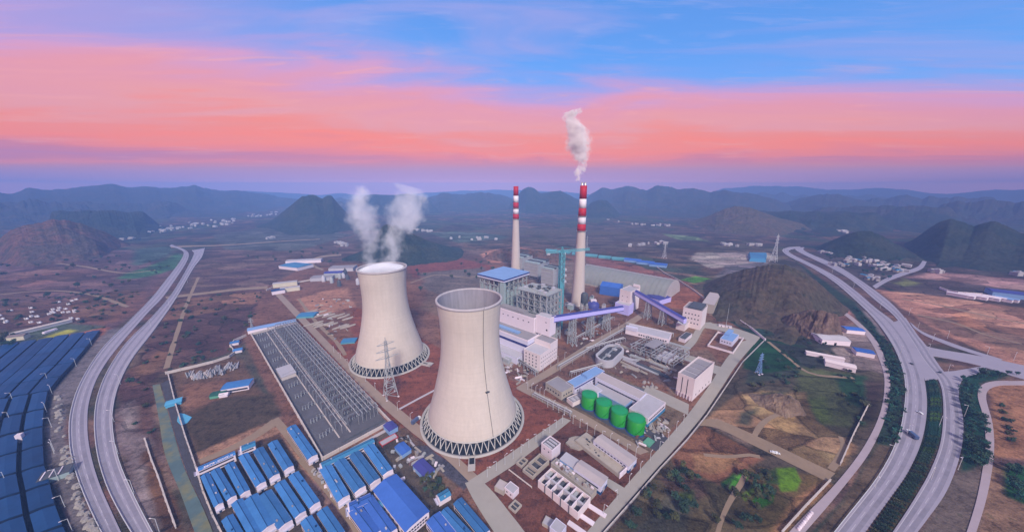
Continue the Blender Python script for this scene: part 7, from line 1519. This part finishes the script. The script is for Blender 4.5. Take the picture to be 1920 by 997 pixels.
piles(40, [(580,560),(660,560),(650,660),(620,640)], 61); piles(60, [(940,655),(1010,700),(970,720),(930,690)], 62); piles(60, [(1060,560),(1160,590),(1100,650),(1060,650)], 63); piles(50, [(1150,640),(1290,655),(1270,735),(1140,692)], 64); piles(30, [(1200,790),(1260,780),(1230,840),(1190,835)], 65); piles(36, [(735,820),(760,815),(830,880),(800,900)], 66)

# big open steel frame going up in the store yard, and tracks across the fields
A_, B3, C3 = at(1262, 692), at(1186, 655), at(1284, 668); yw, L_, W_ = frame3(A_, B3, C3); t = thing('open_steel_building', 'low open steel building going up in the store yard beside the tall white building', 'building', (A_.x, A_.y, 0), yw)
for i in range(4):
    for j in range(9): MB().box(L_*i/3-.3, L_*i/3+.3, W_*j/8-.3, W_*j/8+.3, -.1, 9).build('column', M['rust' if (i+j) % 3 else 'steel'], t)
for z in (4.5, 9):
    for i in range(4): MB().beam((L_*i/3, 0, z), (L_*i/3, W_, z), .5, .7).build('beam', M['steel'], t)
    for j in range(9): MB().beam((0, W_*j/8, z+.02), (L_, W_*j/8, z+.02), .4, .6).build('beam', M['rust' if j % 2 else 'rooflt'], t)
for j in range(8): MB().beam((0, W_*j/8, 0), (0, W_*(j+1)/8, 9), .3).build('brace', M['steel'], t)
MB().box(0, L_*.66, W_*.1, W_*.42, 4.86, 5.1).build('deck', M['rooflt'], t); MB().box(L_*.3, L_, W_*.55, W_*.8, 9.4, 9.6).build('deck', M['roofgrey'], t)
def track(label, pts, wd, m='dirtroad'):
    P = catmull(gp(pts)); Lf = []; Rg = []
    for i, p in enumerate(P):
        d = (P[min(i+1, len(P)-1)]-P[max(i-1, 0)]); nrm = Vector((-d.y, d.x, 0)).normalized()*wd/2*random.uniform(.8, 1.2); Lf.append(p+nrm); Rg.append(p-nrm)
    strip('dirt_track', label, Lf[::2] if len(Lf) > 6 else Lf, Rg[::2] if len(Rg) > 6 else Rg, m, .12, cat='track', world=True)
for lb, pts, wd in (('faint dirt track winding through the far left fields', [(60,490),(150,500),(230,512),(300,506)], 7), ('dirt track crossing the left fields below the white tombs', [(0,552),(90,545),(170,552),(240,575)], 6), ('dirt track down the brown field right of the left highway', [(372,520),(350,570),(330,630),(312,690)], 5),
    ('curved dirt track climbing to the tan mound from the wide dirt road', [(1412,822),(1425,798),(1445,782),(1480,772),(1510,774)], 4), ('dirt track across the bare red field below the wide dirt road', [(1320,852),(1365,856),(1405,852),(1425,856)], 3.5), ('short dirt track by the small brown mound', [(1558,880),(1574,858),(1582,836),(1576,818)], 4),
    ('long dirt track across the pink earth at the right', [(1690,560),(1760,572),(1840,590),(1940,610)], 6), ('second dirt track on the pink earth nearer the slip road', [(1720,590),(1790,605),(1850,628),(1940,650)], 5), ('track through the dark green field by the teal pylon', [(1440,640),(1480,672),(1520,700),(1600,708)], 4), ('dirt track between the green plots at the lower right', [(1345,1000),(1362,950),(1390,905),(1400,880)], 3), ('dirt track on the brown slope behind the rear cooling tower', [(770,530),(820,515),(880,520),(930,505)], 5), ('dirt track along the foot of the scrub mound', [(1330,590),(1400,602),(1470,612),(1540,608)], 4), ('dirt track through the stores beside the rear cooling tower', [(560,560),(590,600),(630,640),(650,670)], 5)):
    track(lb, pts, wd)
